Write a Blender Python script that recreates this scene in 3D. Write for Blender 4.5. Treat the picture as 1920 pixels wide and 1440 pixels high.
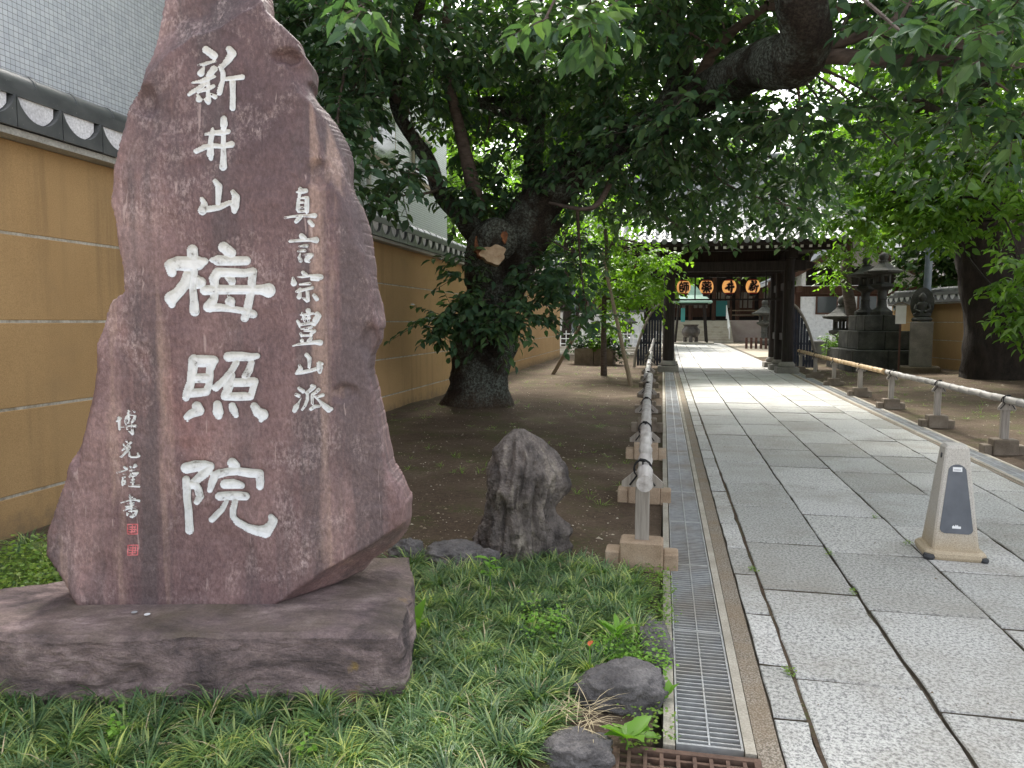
import bpy, math, random
import numpy as np
from mathutils import Vector, Matrix
sc = bpy.context.scene
for o in list(bpy.data.objects): bpy.data.objects.remove(o)
R = math.radians
# ---------------------------------------------------------------- camera
F_PX, EYE = 1380.0, 1.5
YAW = math.atan(295 / F_PX); PIT = math.atan(117 / F_PX)
cam = bpy.data.cameras.new('camera'); cam_o = bpy.data.objects.new('camera', cam)
sc.collection.objects.link(cam_o); sc.camera = cam_o
cam.sensor_width = 36.0; cam.lens = 36.0 * F_PX / 1920.0
cam.clip_start = 0.05; cam.clip_end = 3000
cam_o.location = (0, 0, EYE)
cam_o.rotation_euler = (R(90) - PIT, 0, YAW)
# ---------------------------------------------------------------- sky, sun, exposure
SUN_EL, SUN_AZ = 52.0, -14.0            # the sun stands over the gate, a little towards the plaster wall's side
w = bpy.data.worlds.new('World'); sc.world = w; w.use_nodes = True
nt = w.node_tree; nt.nodes.clear()
sky = nt.nodes.new('ShaderNodeTexSky'); sky.sky_type = 'NISHITA'; sky.sun_disc = False
sky.sun_elevation = R(SUN_EL); sky.sun_rotation = R(SUN_AZ)
sky.air_density = 1.0; sky.dust_density = 4.0; sky.ozone_density = 1.0
bg = nt.nodes.new('ShaderNodeBackground'); bg.inputs[1].default_value = 0.15
wo = nt.nodes.new('ShaderNodeOutputWorld')
hz = nt.nodes.new('ShaderNodeHueSaturation'); hz.inputs['Saturation'].default_value = 0.25      # hazy white sky
nt.links.new(sky.outputs[0], hz.inputs['Color']); nt.links.new(hz.outputs[0], bg.inputs[0]); nt.links.new(bg.outputs[0], wo.inputs[0])
sun = bpy.data.lights.new('sun', 'SUN'); sun.energy = 1.6; sun.angle = R(9.0); sun.color = (1.0, 0.95, 0.86)
sun_o = bpy.data.objects.new('sun', sun); sc.collection.objects.link(sun_o)
sd = Vector((math.sin(R(SUN_AZ)) * math.cos(R(SUN_EL)), math.cos(R(SUN_AZ)) * math.cos(R(SUN_EL)), math.sin(R(SUN_EL))))
sun_o.rotation_euler = sd.to_track_quat('Z', 'Y').to_euler(); sun_o.location = (0, 30, 40)
sc.view_settings.view_transform = 'Standard'; sc.view_settings.look = 'None'
sc.view_settings.exposure = 1.95; sc.view_settings.gamma = 1.0
sc.render.engine = 'CYCLES'
sc.cycles.max_bounces = 7; sc.cycles.diffuse_bounces = 4; sc.cycles.transparent_max_bounces = 8
# ---------------------------------------------------------------- measuring from the viewpoint
CF = np.array([-math.sin(YAW) * math.cos(PIT), math.cos(YAW) * math.cos(PIT), -math.sin(PIT)])
CR = np.array([math.cos(YAW), math.sin(YAW), 0.0]); CU = np.cross(CR, CF)
HF = np.array([-math.sin(YAW), math.cos(YAW), 0.0]); CO = np.array([0, 0, EYE])
def ray(x, y): return CF + CR * (x - 960) / F_PX + CU * (720 - y) / F_PX
def atY(x, y, Y): d = ray(x, y); return CO + d * (Y / d[1])
def atG(x, y, z=0.0): d = ray(x, y); return CO + d * ((z - EYE) / d[2])
def atD(x, y, D): d = ray(x, y); return CO + d * (D / (d @ HF))
# ---------------------------------------------------------------- helpers
COL = sc.collection
def tag(o, label=None, cat=None, group=None, kind=None):
    if label: o['label'] = label
    if cat: o['category'] = cat
    if group: o['group'] = group
    if kind: o['kind'] = kind
    return o
def empty(name, loc=(0, 0, 0), rz=0.0, label=None, cat=None, group=None):
    o = bpy.data.objects.new(name, None); COL.objects.link(o); o.empty_display_size = 0.1
    o.location = loc; o.rotation_euler = (0, 0, rz)
    return tag(o, label, cat, group)
def link(name, me, mat=None, parent=None, loc=None, rot=None, scale=None):
    o = bpy.data.objects.new(name, me); COL.objects.link(o)
    if mat and not me.materials: me.materials.append(mat)
    if parent: o.parent = parent
    if loc is not None: o.location = loc
    if rot is not None: o.rotation_euler = rot
    if scale is not None: o.scale = scale
    return o
def children(o): return [c for c in bpy.data.objects if c.parent == o]
def copy_tree(o, parent=None):
    c = o.copy(); COL.objects.link(c); c.parent = parent
    for ch in children(o): copy_tree(ch, c)
    return c
def mesh_np(name, V, Fq=None, Ft=None, smooth=False):
    V = np.asarray(V, np.float32); me = bpy.data.meshes.new(name)
    nq = 0 if Fq is None else len(Fq); n3 = 0 if Ft is None else len(Ft)
    me.vertices.add(len(V)); me.vertices.foreach_set('co', V.ravel())
    loops = []; starts = []
    if nq: loops.append(np.asarray(Fq, np.int32).ravel())
    if n3: loops.append(np.asarray(Ft, np.int32).ravel())
    loops = np.concatenate(loops)
    st = np.concatenate([np.arange(nq) * 4, nq * 4 + np.arange(n3) * 3]).astype(np.int32)
    me.loops.add(len(loops)); me.loops.foreach_set('vertex_index', loops)
    me.polygons.add(nq + n3); me.polygons.foreach_set('loop_start', st)
    me.polygons.foreach_set('use_smooth', np.full(nq + n3, bool(smooth)))
    me.update(calc_edges=True); me.validate()
    return me
class MB:
    def __init__(s): s.v = []; s.f = []
    def add(s, vs, fs):
        n = len(s.v); s.v += [tuple(map(float, p)) for p in vs]; s.f += [tuple(i + n for i in f) for f in fs]; return s
    def box(s, c, d, rz=0.0, taper=1.0, M=None):
        x, y, z = d[0] / 2, d[1] / 2, d[2] / 2
        vs = [(-x, -y, -z), (x, -y, -z), (x, y, -z), (-x, y, -z), (-x * taper, -y * taper, z), (x * taper, -y * taper, z), (x * taper, y * taper, z), (-x * taper, y * taper, z)]
        ca, sa = math.cos(rz), math.sin(rz)
        vs = [(a * ca - b * sa, a * sa + b * ca, q) for a, b, q in vs]
        if M: vs = [tuple(M @ Vector(p)) for p in vs]
        vs = [(p[0] + c[0], p[1] + c[1], p[2] + c[2]) for p in vs]
        return s.add(vs, [(0, 3, 2, 1), (4, 5, 6, 7), (0, 1, 5, 4), (1, 2, 6, 5), (2, 3, 7, 6), (3, 0, 4, 7)])
    def bbox(s, c, d, b=0.01, rz=0.0):
        # box with chamfered edges
        x, y, z = d[0] / 2, d[1] / 2, d[2] / 2; vs = []
        for zz, k in ((-z, 1), (-z + b, 0), (z - b, 0), (z, 1)):
            o = b if k else 0
            for (sx, sy) in ((-1, -1), (1, -1), (1, 1), (-1, 1)):
                if sx * sy > 0: pts = [(sx * (x - o), sy * (y - o - b)), (sx * (x - o - b), sy * (y - o))]
                else: pts = [(sx * (x - o - b), sy * (y - o)), (sx * (x - o), sy * (y - o - b))]
                vs += [(a, q, zz) for a, q in pts]
        ca, sa = math.cos(rz), math.sin(rz)
        vs = [(a * ca - q * sa + c[0], a * sa + q * ca + c[1], h + c[2]) for a, q, h in vs]
        fs = [tuple(range(7, -1, -1)), tuple(range(24, 32))]
        for k in range(3):
            for i in range(8):
                j = (i + 1) % 8; fs.append((k * 8 + i, k * 8 + j, k * 8 + 8 + j, k * 8 + 8 + i))
        return s.add(vs, fs)
    def tube(s, path, rad, n=10, cap=True):
        P = [Vector(p) for p in path]; m = len(P)
        if not hasattr(rad, '__len__'): rad = [rad] * m
        vs = []; ref = None
        for i in range(m):
            t = (P[min(i + 1, m - 1)] - P[max(i - 1, 0)]).normalized()
            if ref is None: ref = t.orthogonal().normalized()
            ref = (ref - t * ref.dot(t)).normalized(); b = t.cross(ref)
            for k in range(n):
                a = 2 * math.pi * k / n; vs.append(P[i] + (ref * math.cos(a) + b * math.sin(a)) * rad[i])
        fs = []
        for i in range(m - 1):
            for k in range(n):
                j = (k + 1) % n; fs.append((i * n + k, i * n + j, i * n + n + j, i * n + n + k))
        if cap: fs += [tuple(range(n - 1, -1, -1)), tuple(range((m - 1) * n, m * n))]
        return s.add(vs, fs)
    def lathe(s, prof, n=24, c=(0, 0, 0), rot=0.0, sx=1.0, sy=1.0):
        vs = []; m = len(prof)
        for r, z in prof:
            for k in range(n):
                a = 2 * math.pi * k / n + rot; vs.append((c[0] + r * math.cos(a) * sx, c[1] + r * math.sin(a) * sy, c[2] + z))
        fs = []
        for i in range(m - 1):
            for k in range(n):
                j = (k + 1) % n; fs.append((i * n + k, i * n + j, i * n + n + j, i * n + n + k))
        fs += [tuple(range(n - 1, -1, -1)), tuple(range((m - 1) * n, m * n))]
        return s.add(vs, fs)
    def prism(s, poly, axis, a, b):
        # extrude a 2D polygon along an axis
        def pt(u, v, t): return {'x': (t, u, v), 'y': (u, t, v), 'z': (u, v, t)}[axis]
        n = len(poly); vs = [pt(u, v, a) for u, v in poly] + [pt(u, v, b) for u, v in poly]
        fs = [tuple(range(n - 1, -1, -1)), tuple(range(n, 2 * n))] + [(i, (i + 1) % n, n + (i + 1) % n, n + i) for i in range(n)]
        return s.add(vs, fs)
    def mesh(s, name, smooth=False):
        me = bpy.data.meshes.new(name); me.from_pydata(s.v, [], s.f)
        import bmesh
        bm = bmesh.new(); bm.from_mesh(me); bmesh.ops.recalc_face_normals(bm, faces=bm.faces); bm.to_mesh(me); bm.free()
        if smooth:
            me.polygons.foreach_set('use_smooth', np.ones(len(me.polygons), bool))
            try: me.set_sharp_from_angle(angle=R(40))
            except Exception: pass
        me.update(); return me
    def build(s, name, mat, parent=None, smooth=False, **k): return link(name, s.mesh(name, smooth), mat, parent, **k)
# ---- numpy noise
def _h(ix, iy, iz, seed):
    n = (ix * 374761393 + iy * 668265263 + iz * 2147483647 + seed * 1274126177) & 0xffffffff
    n = ((n ^ (n >> 13)) * 1274126177) & 0xffffffff
    n = ((n ^ (n >> 15)) * 2246822519) & 0xffffffff
    return ((n ^ (n >> 16)) & 0xffffff) / float(0xffffff)
def vnoise(P, seed=0):
    P = np.asarray(P, float); I = np.floor(P).astype(np.int64); f = P - I; f = f * f * (3 - 2 * f); o = 0
    for dx in (0, 1):
        for dy in (0, 1):
            for dz in (0, 1):
                wgt = (f[:, 0] if dx else 1 - f[:, 0]) * (f[:, 1] if dy else 1 - f[:, 1]) * (f[:, 2] if dz else 1 - f[:, 2])
                o = o + wgt * _h(I[:, 0] + dx, I[:, 1] + dy, I[:, 2] + dz, seed)
    return o * 2 - 1
def fbm(P, sc_=1.0, octv=4, seed=0, gain=0.5, ridged=False):
    P = np.asarray(P, float) * sc_; a = 1.0; o = 0; t = 0
    for k in range(octv):
        v = vnoise(P + k * 17.3, seed + k)
        if ridged: v = 1 - 2 * np.abs(v)
        o = o + v * a; t += a; a *= gain; P = P * 2.03
    return o / t
# ---- 2D distance fields
def sdf_poly(px, py, poly):
    # positive inside
    poly = np.asarray(poly, float); d = np.full(px.shape, 1e9); ins = np.zeros(px.shape, bool); n = len(poly)
    for i in range(n):
        a = poly[i]; b = poly[(i + 1) % n]; e = b - a
        t = np.clip(((px - a[0]) * e[0] + (py - a[1]) * e[1]) / (e @ e + 1e-12), 0, 1)
        d = np.minimum(d, np.hypot(px - a[0] - t * e[0], py - a[1] - t * e[1]))
        c = ((a[1] <= py) & (b[1] > py)) | ((b[1] <= py) & (a[1] > py))
        with np.errstate(divide='ignore', invalid='ignore'):
            xi = a[0] + (py - a[1]) / (b[1] - a[1] if b[1] != a[1] else 1e-12) * (b[0] - a[0])
        ins ^= c & (px < xi)
    return np.where(ins, d, -d)
def sdf_strokes(px, py, strokes):
    # strokes: lists of (x, y, r); positive inside
    s = np.full(px.shape, -1e9)
    for st in strokes:
        if len(st) == 1: s = np.maximum(s, st[0][2] - np.hypot(px - st[0][0], py - st[0][1]))
        for a, b in zip(st[:-1], st[1:]):
            ex, ey = b[0] - a[0], b[1] - a[1]
            t = np.clip(((px - a[0]) * ex + (py - a[1]) * ey) / (ex * ex + ey * ey + 1e-12), 0, 1)
            s = np.maximum(s, a[2] + (b[2] - a[2]) * t - np.hypot(px - a[0] - t * ex, py - a[1] - t * ey))
    return s
def clip_grid(u0, u1, v0, v1, h, fsdf):
    nu = int((u1 - u0) / h) + 1; nv = int((v1 - v0) / h) + 1
    U, Vv = np.meshgrid(u0 + np.arange(nu) * h, v0 + np.arange(nv) * h, indexing='ij')
    S = fsdf(U.ravel(), Vv.ravel()).reshape(U.shape); gu, gv = np.gradient(S, h)
    gl = np.hypot(gu, gv) + 1e-9; near = (S < 0.5 * h); k = np.where(near, S, 0.0)
    Un = U - np.where(near, k * gu / gl, 0); Vn = Vv - np.where(near, k * gv / gl, 0)
    keep = S > -0.55 * h
    cell = keep[:-1, :-1] & keep[1:, :-1] & keep[1:, 1:] & keep[:-1, 1:]
    idx = np.arange(nu * nv).reshape(nu, nv)
    Q = np.stack([idx[:-1, :-1][cell], idx[1:, :-1][cell], idx[1:, 1:][cell], idx[:-1, 1:][cell]], 1)
    used = np.unique(Q); remap = np.full(nu * nv, -1); remap[used] = np.arange(len(used))
    return Un.ravel()[used], Vn.ravel()[used], np.maximum(S.ravel()[used], 0), remap[Q], gu.ravel()[used], gv.ravel()[used]
def boundary_loop(Q):
    E = {}
    for q in Q:
        for i in range(4):
            a, b = int(q[i]), int(q[(i + 1) % 4])
            if (b, a) in E: del E[(b, a)]
            else: E[(a, b)] = 1
    nx = {}
    for a, b in E: nx.setdefault(a, []).append(b)
    best = []
    seen = set()
    for s0 in list(nx):
        if s0 in seen: continue
        loop = [s0]; seen.add(s0); c = nx[s0][0]
        while c != s0 and c not in seen and c in nx: loop.append(c); seen.add(c); c = nx[c][0]
        if len(loop) > len(best): best = loop
    return best
# ---------------------------------------------------------------- materials
class NT:
    def __init__(s, name):
        s.m = bpy.data.materials.new(name); s.m.use_nodes = True; s.t = s.m.node_tree
        s.b = s.t.nodes['Principled BSDF']; s.out = s.t.nodes['Material Output']
        s.g = s.t.nodes.new('ShaderNodeNewGeometry'); s.pos = s.g.outputs['Position']
    def n(s, typ, **k):
        o = s.t.nodes.new('ShaderNode' + typ)
        for a, v in k.items():
            if hasattr(o, a): setattr(o, a, v)
        return o
    def l(s, a, b): s.t.links.new(a, b)
    def obj(s): s.pos = s.n('TexCoord').outputs['Object']; return s
    def map(s, scale=(1, 1, 1), rot=(0, 0, 0)):
        o = s.n('Mapping'); o.inputs['Scale'].default_value = scale; o.inputs['Rotation'].default_value = rot; s.l(s.pos, o.inputs[0]); return o.outputs[0]
    def noise(s, scale, detail=4, rough=0.55, vec=None, dist=0.0):
        o = s.n('TexNoise'); o.inputs['Scale'].default_value = scale; o.inputs['Detail'].default_value = detail; o.inputs['Roughness'].default_value = rough; o.inputs['Distortion'].default_value = dist
        s.l(vec or s.pos, o.inputs['Vector']); return o.outputs['Fac']
    def vor(s, scale, vec=None, feature='F1', out='Distance'):
        o = s.n('TexVoronoi'); o.feature = feature; o.inputs['Scale'].default_value = scale; s.l(vec or s.pos, o.inputs['Vector']); return o.outputs[out]
    def ramp(s, fac, stops):
        o = s.n('ValToRGB'); e = o.color_ramp.elements
        while len(e) < len(stops): e.new(0.5)
        for i, (p, c) in enumerate(stops):
            e[i].position = p; e[i].color = (*c, 1) if len(c) == 3 else c
        s.l(fac, o.inputs[0]); return o.outputs[0]
    def rng(s, fac, a, b, c, d):
        o = s.n('MapRange'); o.clamp = True
        for i, v in enumerate((a, b, c, d)): o.inputs[i + 1].default_value = v
        s.l(fac, o.inputs[0]); return o.outputs[0]
    def mix(s, fac, a, b, mode='MIX'):
        o = s.n('Mix'); o.data_type = 'RGBA'; o.blend_type = mode
        for i, v in ((0, fac), (6, a), (7, b)):
            if isinstance(v, (int, float)): o.inputs[i].default_value = v
            elif isinstance(v, tuple): o.inputs[i].default_value = (*v, 1)
            else: s.l(v, o.inputs[i])
        return o.outputs[2]
    def math(s, op, a, b=0.5):
        o = s.n('Math'); o.operation = op
        for i, v in ((0, a), (1, b)):
            if isinstance(v, (int, float)): o.inputs[i].default_value = v
            else: s.l(v, o.inputs[i])
        return o.outputs[0]
    def sep(s, k):
        o = s.n('SeparateXYZ'); s.l(s.pos, o.inputs[0]); return o.outputs[k]
    def rand(s): return s.n('ObjectInfo').outputs['Random']
    def island(s): return s.g.outputs['Random Per Island']
    def hsv(s, col, h=None, sat=None, val=None):
        o = s.n('HueSaturation'); s.l(col, o.inputs['Color'])
        for nme, v in (('Hue', h), ('Saturation', sat), ('Value', val)):
            if v is None: continue
            if isinstance(v, (int, float)): o.inputs[nme].default_value = v
            else: s.l(v, o.inputs[nme])
        return o.outputs[0]
    def fin(s, col, rough=0.8, bump=None, bs=0.3, bd=0.01, spec=0.3, metal=0.0):
        if isinstance(col, tuple): s.b.inputs['Base Color'].default_value = (*col, 1)
        else: s.l(col, s.b.inputs['Base Color'])
        if isinstance(rough, (int, float)): s.b.inputs['Roughness'].default_value = rough
        else: s.l(rough, s.b.inputs['Roughness'])
        s.b.inputs['Specular IOR Level'].default_value = spec; s.b.inputs['Metallic'].default_value = metal
        if bump is not None:
            o = s.n('Bump'); o.inputs['Strength'].default_value = bs; o.inputs['Distance'].default_value = bd
            s.l(bump, o.inputs['Height']); s.l(o.outputs[0], s.b.inputs['Normal'])
        return s.m
def stone(name, c1, c2, c3=None, scale=3.0, fine=60.0, bs=0.4, bd=0.012, rough=0.85, stretch=(1, 1, 1), obj=False, spec=0.25):
    s = NT(name)
    if obj: s.obj()
    v = s.map(stretch); a = s.noise(scale, 6, 0.6, v); f = s.noise(fine, 3, 0.6)
    col = s.ramp(a, [(0.3, c1), (0.55, c2), (0.75, c3 or c2)])
    col = s.mix(0.55, col, s.ramp(f, [(0.3, (0.55, 0.55, 0.55)), (0.7, (1.35, 1.35, 1.35))]), 'MULTIPLY')
    h = s.math('ADD', s.noise(scale * 5, 6, 0.65), s.math('MULTIPLY', f, 0.3))
    return s.fin(col, rough, h, bs, bd, spec)
MAT = {}
# the tall inscribed stone: purple-brown with vertical rain streaks, pinkish scoured patches, tan runs
s = NT('purple_stone')
big = s.noise(1.15, 6, 0.62, s.map((1.0, 1.0, 0.6)))
col = s.ramp(big, [(0.32, (0.085, 0.050, 0.055)), (0.46, (0.15, 0.086, 0.088)), (0.57, (0.245, 0.145, 0.138)), (0.70, (0.40, 0.265, 0.245))])
st1 = s.noise(4.5, 6, 0.62, s.map((1.0, 1.0, 0.07)))
col = s.mix(s.rng(st1, 0.47, 0.6, 0, 0.72), col, (0.085, 0.066, 0.07))
st2 = s.noise(6.0, 4, 0.6, s.map((1.0, 1.0, 0.05), (0, 0, 0.7)))
col = s.mix(s.rng(st2, 0.60, 0.68, 0, 0.5), col, (0.36, 0.235, 0.18))
red = s.noise(2.6, 4, 0.6, s.map((1, 1, 0.5), (0, 0.2, 0)))
col = s.mix(s.rng(red, 0.6, 0.75, 0, 0.5), col, (0.30, 0.125, 0.105))
frost = s.noise(3.4, 8, 0.72, None, 0.6); spk = s.noise(80, 4, 0.72, s.map((1, 1, 0.55)))
fm = s.math('MULTIPLY', s.rng(frost, 0.52, 0.70, 0, 1), s.rng(spk, 0.44, 0.6, 0.05, 0.5))
col = s.mix(fm, col, (0.46, 0.36, 0.345))
col = s.mix(0.75, col, s.ramp(spk, [(0.32, (0.6, 0.58, 0.58)), (0.5, (0.95, 0.95, 0.95)), (0.68, (1.4, 1.4, 1.38))]), 'MULTIPLY')
scr = s.noise(30, 2, 0.5, s.map((1, 1, 0.12), (0, 0.9, 0)), 1.0); col = s.mix(s.rng(scr, 0.70, 0.74, 0, 0.5), col, (0.42, 0.31, 0.29))
h = s.math('ADD', s.noise(16, 8, 0.72), s.math('MULTIPLY', spk, 0.5))
col = s.hsv(col, None, 0.86, 1.12)
MAT['stele'] = s.fin(col, 0.6, h, 0.75, 0.012, 0.35)
# plinth: same stone, greyer, broken front
s = NT('plinth_stone')
a = s.noise(3.4, 9, 0.74, s.map((0.6, 0.8, 1.5)), 0.4)
col = s.ramp(a, [(0.33, (0.065, 0.054, 0.058)), (0.44, (0.16, 0.125, 0.125)), (0.53, (0.29, 0.22, 0.215)), (0.64, (0.54, 0.43, 0.41))])
nz = s.n('SeparateXYZ'); s.l(s.g.outputs['True Normal'], nz.inputs[0])
dirt = s.math('MULTIPLY', s.rng(nz.outputs[2], 0.6, 0.95, 0, 1), s.rng(s.noise(1.9, 5), 0.44, 0.62, 0, 0.8))
col = s.mix(dirt, col, (0.215, 0.175, 0.13))
ylw = s.math('MULTIPLY', s.rng(s.noise(5.5, 5), 0.66, 0.72, 0, 0.8), s.rng(s.noise(1.2, 2), 0.52, 0.6, 0, 1))
col = s.mix(ylw, col, (0.40, 0.27, 0.09))
spk = s.noise(110, 3, 0.7); col = s.mix(0.5, col, s.ramp(spk, [(0.3, (0.6, 0.6, 0.6)), (0.7, (1.3, 1.3, 1.3))]), 'MULTIPLY')
MAT['plinth'] = s.fin(col, 0.8, s.math('ADD', s.noise(11, 9, 0.75, s.map((0.7, 1, 1.3)), 0.6), s.math('MULTIPLY', spk, 0.25)), 1.0, 0.04, 0.25)
s = NT('white_carving_paint'); f = s.noise(26, 6, 0.7)
col = s.ramp(f, [(0.33, (0.24, 0.23, 0.22)), (0.385, (0.55, 0.56, 0.56)), (0.5, (0.66, 0.675, 0.68)), (0.7, (0.72, 0.735, 0.745))])
MAT['paint'] = s.fin(col, 0.6, s.noise(60, 4), 0.25, 0.004, 0.3)
s = NT('red_seal_paint'); MAT['seal'] = s.fin(s.ramp(s.noise(90, 3), [(0.3, (0.45, 0.09, 0.1)), (0.7, (0.7, 0.25, 0.26))]), 0.7)
# ochre plaster
s = NT('ochre_plaster'); f = s.noise(150, 4, 0.6); a = s.noise(0.7, 4, 0.6)
col = s.ramp(a, [(0.3, (0.40, 0.255, 0.120)), (0.7, (0.48, 0.315, 0.155))])
col = s.mix(0.5, col, s.ramp(f, [(0.35, (0.6, 0.58, 0.55)), (0.6, (1.1, 1.1, 1.1))]), 'MULTIPLY')
drip = s.math('MULTIPLY', s.rng(s.noise(6, 5, 0.65, s.map((1, 1, 0.05))), 0.5, 0.66, 0, 0.55), s.rng(s.noise(0.5, 3), 0.4, 0.6, 0, 1))
col = s.mix(drip, col, (0.24, 0.16, 0.085))
spl = s.rng(s.math('ADD', s.sep(2), s.math('MULTIPLY', s.noise(9, 6, 0.7), 0.55)), 0.30, 0.46, 0.7, 0); col = s.mix(spl, col, (0.20, 0.145, 0.09))
pat = s.noise(1.6, 6, 0.7); col = s.mix(s.rng(pat, 0.55, 0.7, 0, 0.35), col, (0.30, 0.205, 0.11))
MAT['ochre'] = s.fin(col, 0.9, f, 0.6, 0.006, 0.15)
MAT['joint'] = stone('joint_strip', (0.24, 0.20, 0.14), (0.46, 0.42, 0.35), (0.55, 0.52, 0.46), scale=8)
MAT['eave'] = stone('eave_board', (0.33, 0.32, 0.29), (0.42, 0.41, 0.38), scale=4, bs=0.1)
s = NT('glazed_tile'); f = s.noise(7, 5); col = s.ramp(f, [(0.3, (0.06, 0.065, 0.068)), (0.7, (0.10, 0.105, 0.105))])
sp = s.noise(38, 4, 0.7); col = s.mix(s.rng(sp, 0.66, 0.7, 0, 0.6), col, (0.3, 0.3, 0.26))
MAT['tile'] = s.fin(col, s.rng(f, 0.3, 0.7, 0.28, 0.45), s.noise(20, 4), 0.1, 0.004, 0.5)
s = NT('silver_roof_tile'); f = s.noise(3, 5); MAT['rooftile'] = s.fin(s.ramp(f, [(0.3, (0.16, 0.17, 0.18)), (0.7, (0.27, 0.28, 0.29))]), 0.42, s.noise(25, 4), 0.2, 0.006, 0.5)
MAT['plaster_white'] = stone('white_plaster', (0.55, 0.55, 0.57), (0.72, 0.72, 0.74), scale=5, bs=0.1)
# mosaic tiles of the building
s = NT('mosaic_tile'); r = s.island(); col = s.ramp(r, [(0.0, (0.56, 0.60, 0.65)), (0.5, (0.62, 0.66, 0.71)), (1.0, (0.67, 0.71, 0.75))])
col = s.mix(0.35, col, s.ramp(s.noise(0.8, 4), [(0.3, (0.75, 0.78, 0.78)), (0.7, (1.08, 1.08, 1.08))]), 'MULTIPLY')
MAT['mosaic'] = s.fin(col, 0.22, None, spec=0.5)
s = NT('mosaic_tile_piece'); r = s.rand(); MAT['mosaic1'] = s.fin(s.ramp(r, [(0.0, (0.56, 0.60, 0.65)), (1.0, (0.67, 0.71, 0.75))]), 0.22, None, spec=0.5)
MAT['grout'] = stone('grout', (0.09, 0.095, 0.10), (0.13, 0.135, 0.14), scale=6, bs=0.1)
s = NT('mosaic_far'); br = s.n('TexBrick'); br.offset = 0.0
mp = s.n('CombineXYZ'); s.l(s.math('ADD', s.sep(0), s.sep(1)), mp.inputs[0]); s.l(s.sep(2), mp.inputs[1])
s.l(mp.outputs[0], br.inputs['Vector']); br.inputs['Scale'].default_value = 1.0; br.inputs['Brick Width'].default_value = 0.05; br.inputs['Row Height'].default_value = 0.05; br.inputs['Mortar Size'].default_value = 0.0035; br.inputs['Mortar Smooth'].default_value = 0.1
br.inputs['Color1'].default_value = (0.57, 0.61, 0.66, 1); br.inputs['Color2'].default_value = (0.65, 0.69, 0.74, 1); br.inputs['Mortar'].default_value = (0.14, 0.145, 0.15, 1)
MAT['mosaic_far'] = s.fin(br.outputs['Color'], 0.3, None, spec=0.5)
# ground
s = NT('packed_soil'); a = s.noise(0.9, 6, 0.65); f = s.noise(32, 6, 0.7); g = s.noise(1.7, 5, 0.65, s.map((1, 1, 1), (0.4, 0, 0)))
col = s.ramp(a, [(0.3, (0.065, 0.046, 0.033)), (0.55, (0.105, 0.078, 0.056)), (0.75, (0.175, 0.135, 0.10))])
col = s.mix(0.7, col, s.ramp(f, [(0.3, (0.55, 0.55, 0.55)), (0.7, (1.4, 1.4, 1.4))]), 'MULTIPLY')
ms = s.math('MULTIPLY', s.rng(g, 0.5, 0.64, 0, 0.75), s.rng(s.noise(55, 3), 0.42, 0.58, 0, 1))
col = s.mix(ms, col, (0.065, 0.085, 0.022))
spk = s.vor(42.0); col = s.mix(s.math('MULTIPLY', s.rng(spk, 0.12, 0.2, 0.8, 0), s.rng(s.noise(5, 3), 0.5, 0.6, 0, 1)), col, (0.33, 0.28, 0.21))
MAT['soil'] = s.fin(col, 0.95, s.math('ADD', f, s.math('MULTIPLY', s.noise(110, 3), 0.5)), 0.8, 0.02, 0.1)
s = NT('sand_court'); a = s.noise(0.6, 5); f = s.noise(60, 4)
col = s.mix(0.4, s.ramp(a, [(0.3, (0.32, 0.27, 0.21)), (0.7, (0.42, 0.37, 0.30))]), s.ramp(f, [(0.3, (0.7, 0.7, 0.7)), (0.7, (1.2, 1.2, 1.2))]), 'MULTIPLY')
MAT['sand'] = s.fin(col, 0.95, f, 0.4, 0.01, 0.1)
# granite paving: speckled grey, each slab its own tone
s = NT('granite_paving'); f1 = s.noise(62, 3, 0.8); f2 = s.noise(170, 2, 0.6); r = s.rand()
base = s.ramp(r, [(0.0, (0.31, 0.305, 0.285)), (0.3, (0.365, 0.365, 0.35)), (0.65, (0.40, 0.395, 0.375)), (1.0, (0.46, 0.455, 0.44))])
col = s.mix(0.9, base, s.ramp(f1, [(0.38, (0.36, 0.37, 0.38)), (0.46, (0.80, 0.80, 0.80)), (0.56, (1.3, 1.3, 1.28))]), 'MULTIPLY')
col = s.mix(0.4, col, s.ramp(f2, [(0.35, (0.55, 0.55, 0.55)), (0.65, (1.3, 1.3, 1.3))]), 'MULTIPLY')
gr = s.noise(1.3, 6, 0.65); col = s.mix(s.rng(gr, 0.46, 0.68, 0, 0.6), col, (0.21, 0.19, 0.155))
st = s.noise(7, 6, 0.7); col = s.mix(s.rng(st, 0.6, 0.75, 0, 0.35), col, (0.16, 0.15, 0.13))
MAT['granite'] = s.fin(col, 0.72, s.math('ADD', f1, s.math('MULTIPLY', s.noise(9, 5), 0.6)), 0.35, 0.006, 0.35)
s = NT('exposed_aggregate'); f1 = s.vor(120.0); col = s.ramp(f1, [(0.1, (0.36, 0.33, 0.28)), (0.4, (0.26, 0.225, 0.18)), (0.7, (0.13, 0.11, 0.085))])
col = s.mix(s.rng(s.noise(3, 5), 0.42, 0.66, 0, 0.6), col, (0.20, 0.145, 0.09)); MAT['aggregate'] = s.fin(col, 0.9, f1, 0.5, 0.006, 0.2)
MAT['jointsoil'] = stone('joint_dirt', (0.075, 0.063, 0.048), (0.12, 0.10, 0.075), (0.085, 0.10, 0.04), scale=4, fine=90)
MAT['concrete'] = stone('beige_concrete', (0.26, 0.235, 0.19), (0.36, 0.33, 0.275), (0.43, 0.40, 0.34), scale=3.5, fine=120, bs=0.25, bd=0.006)
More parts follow.
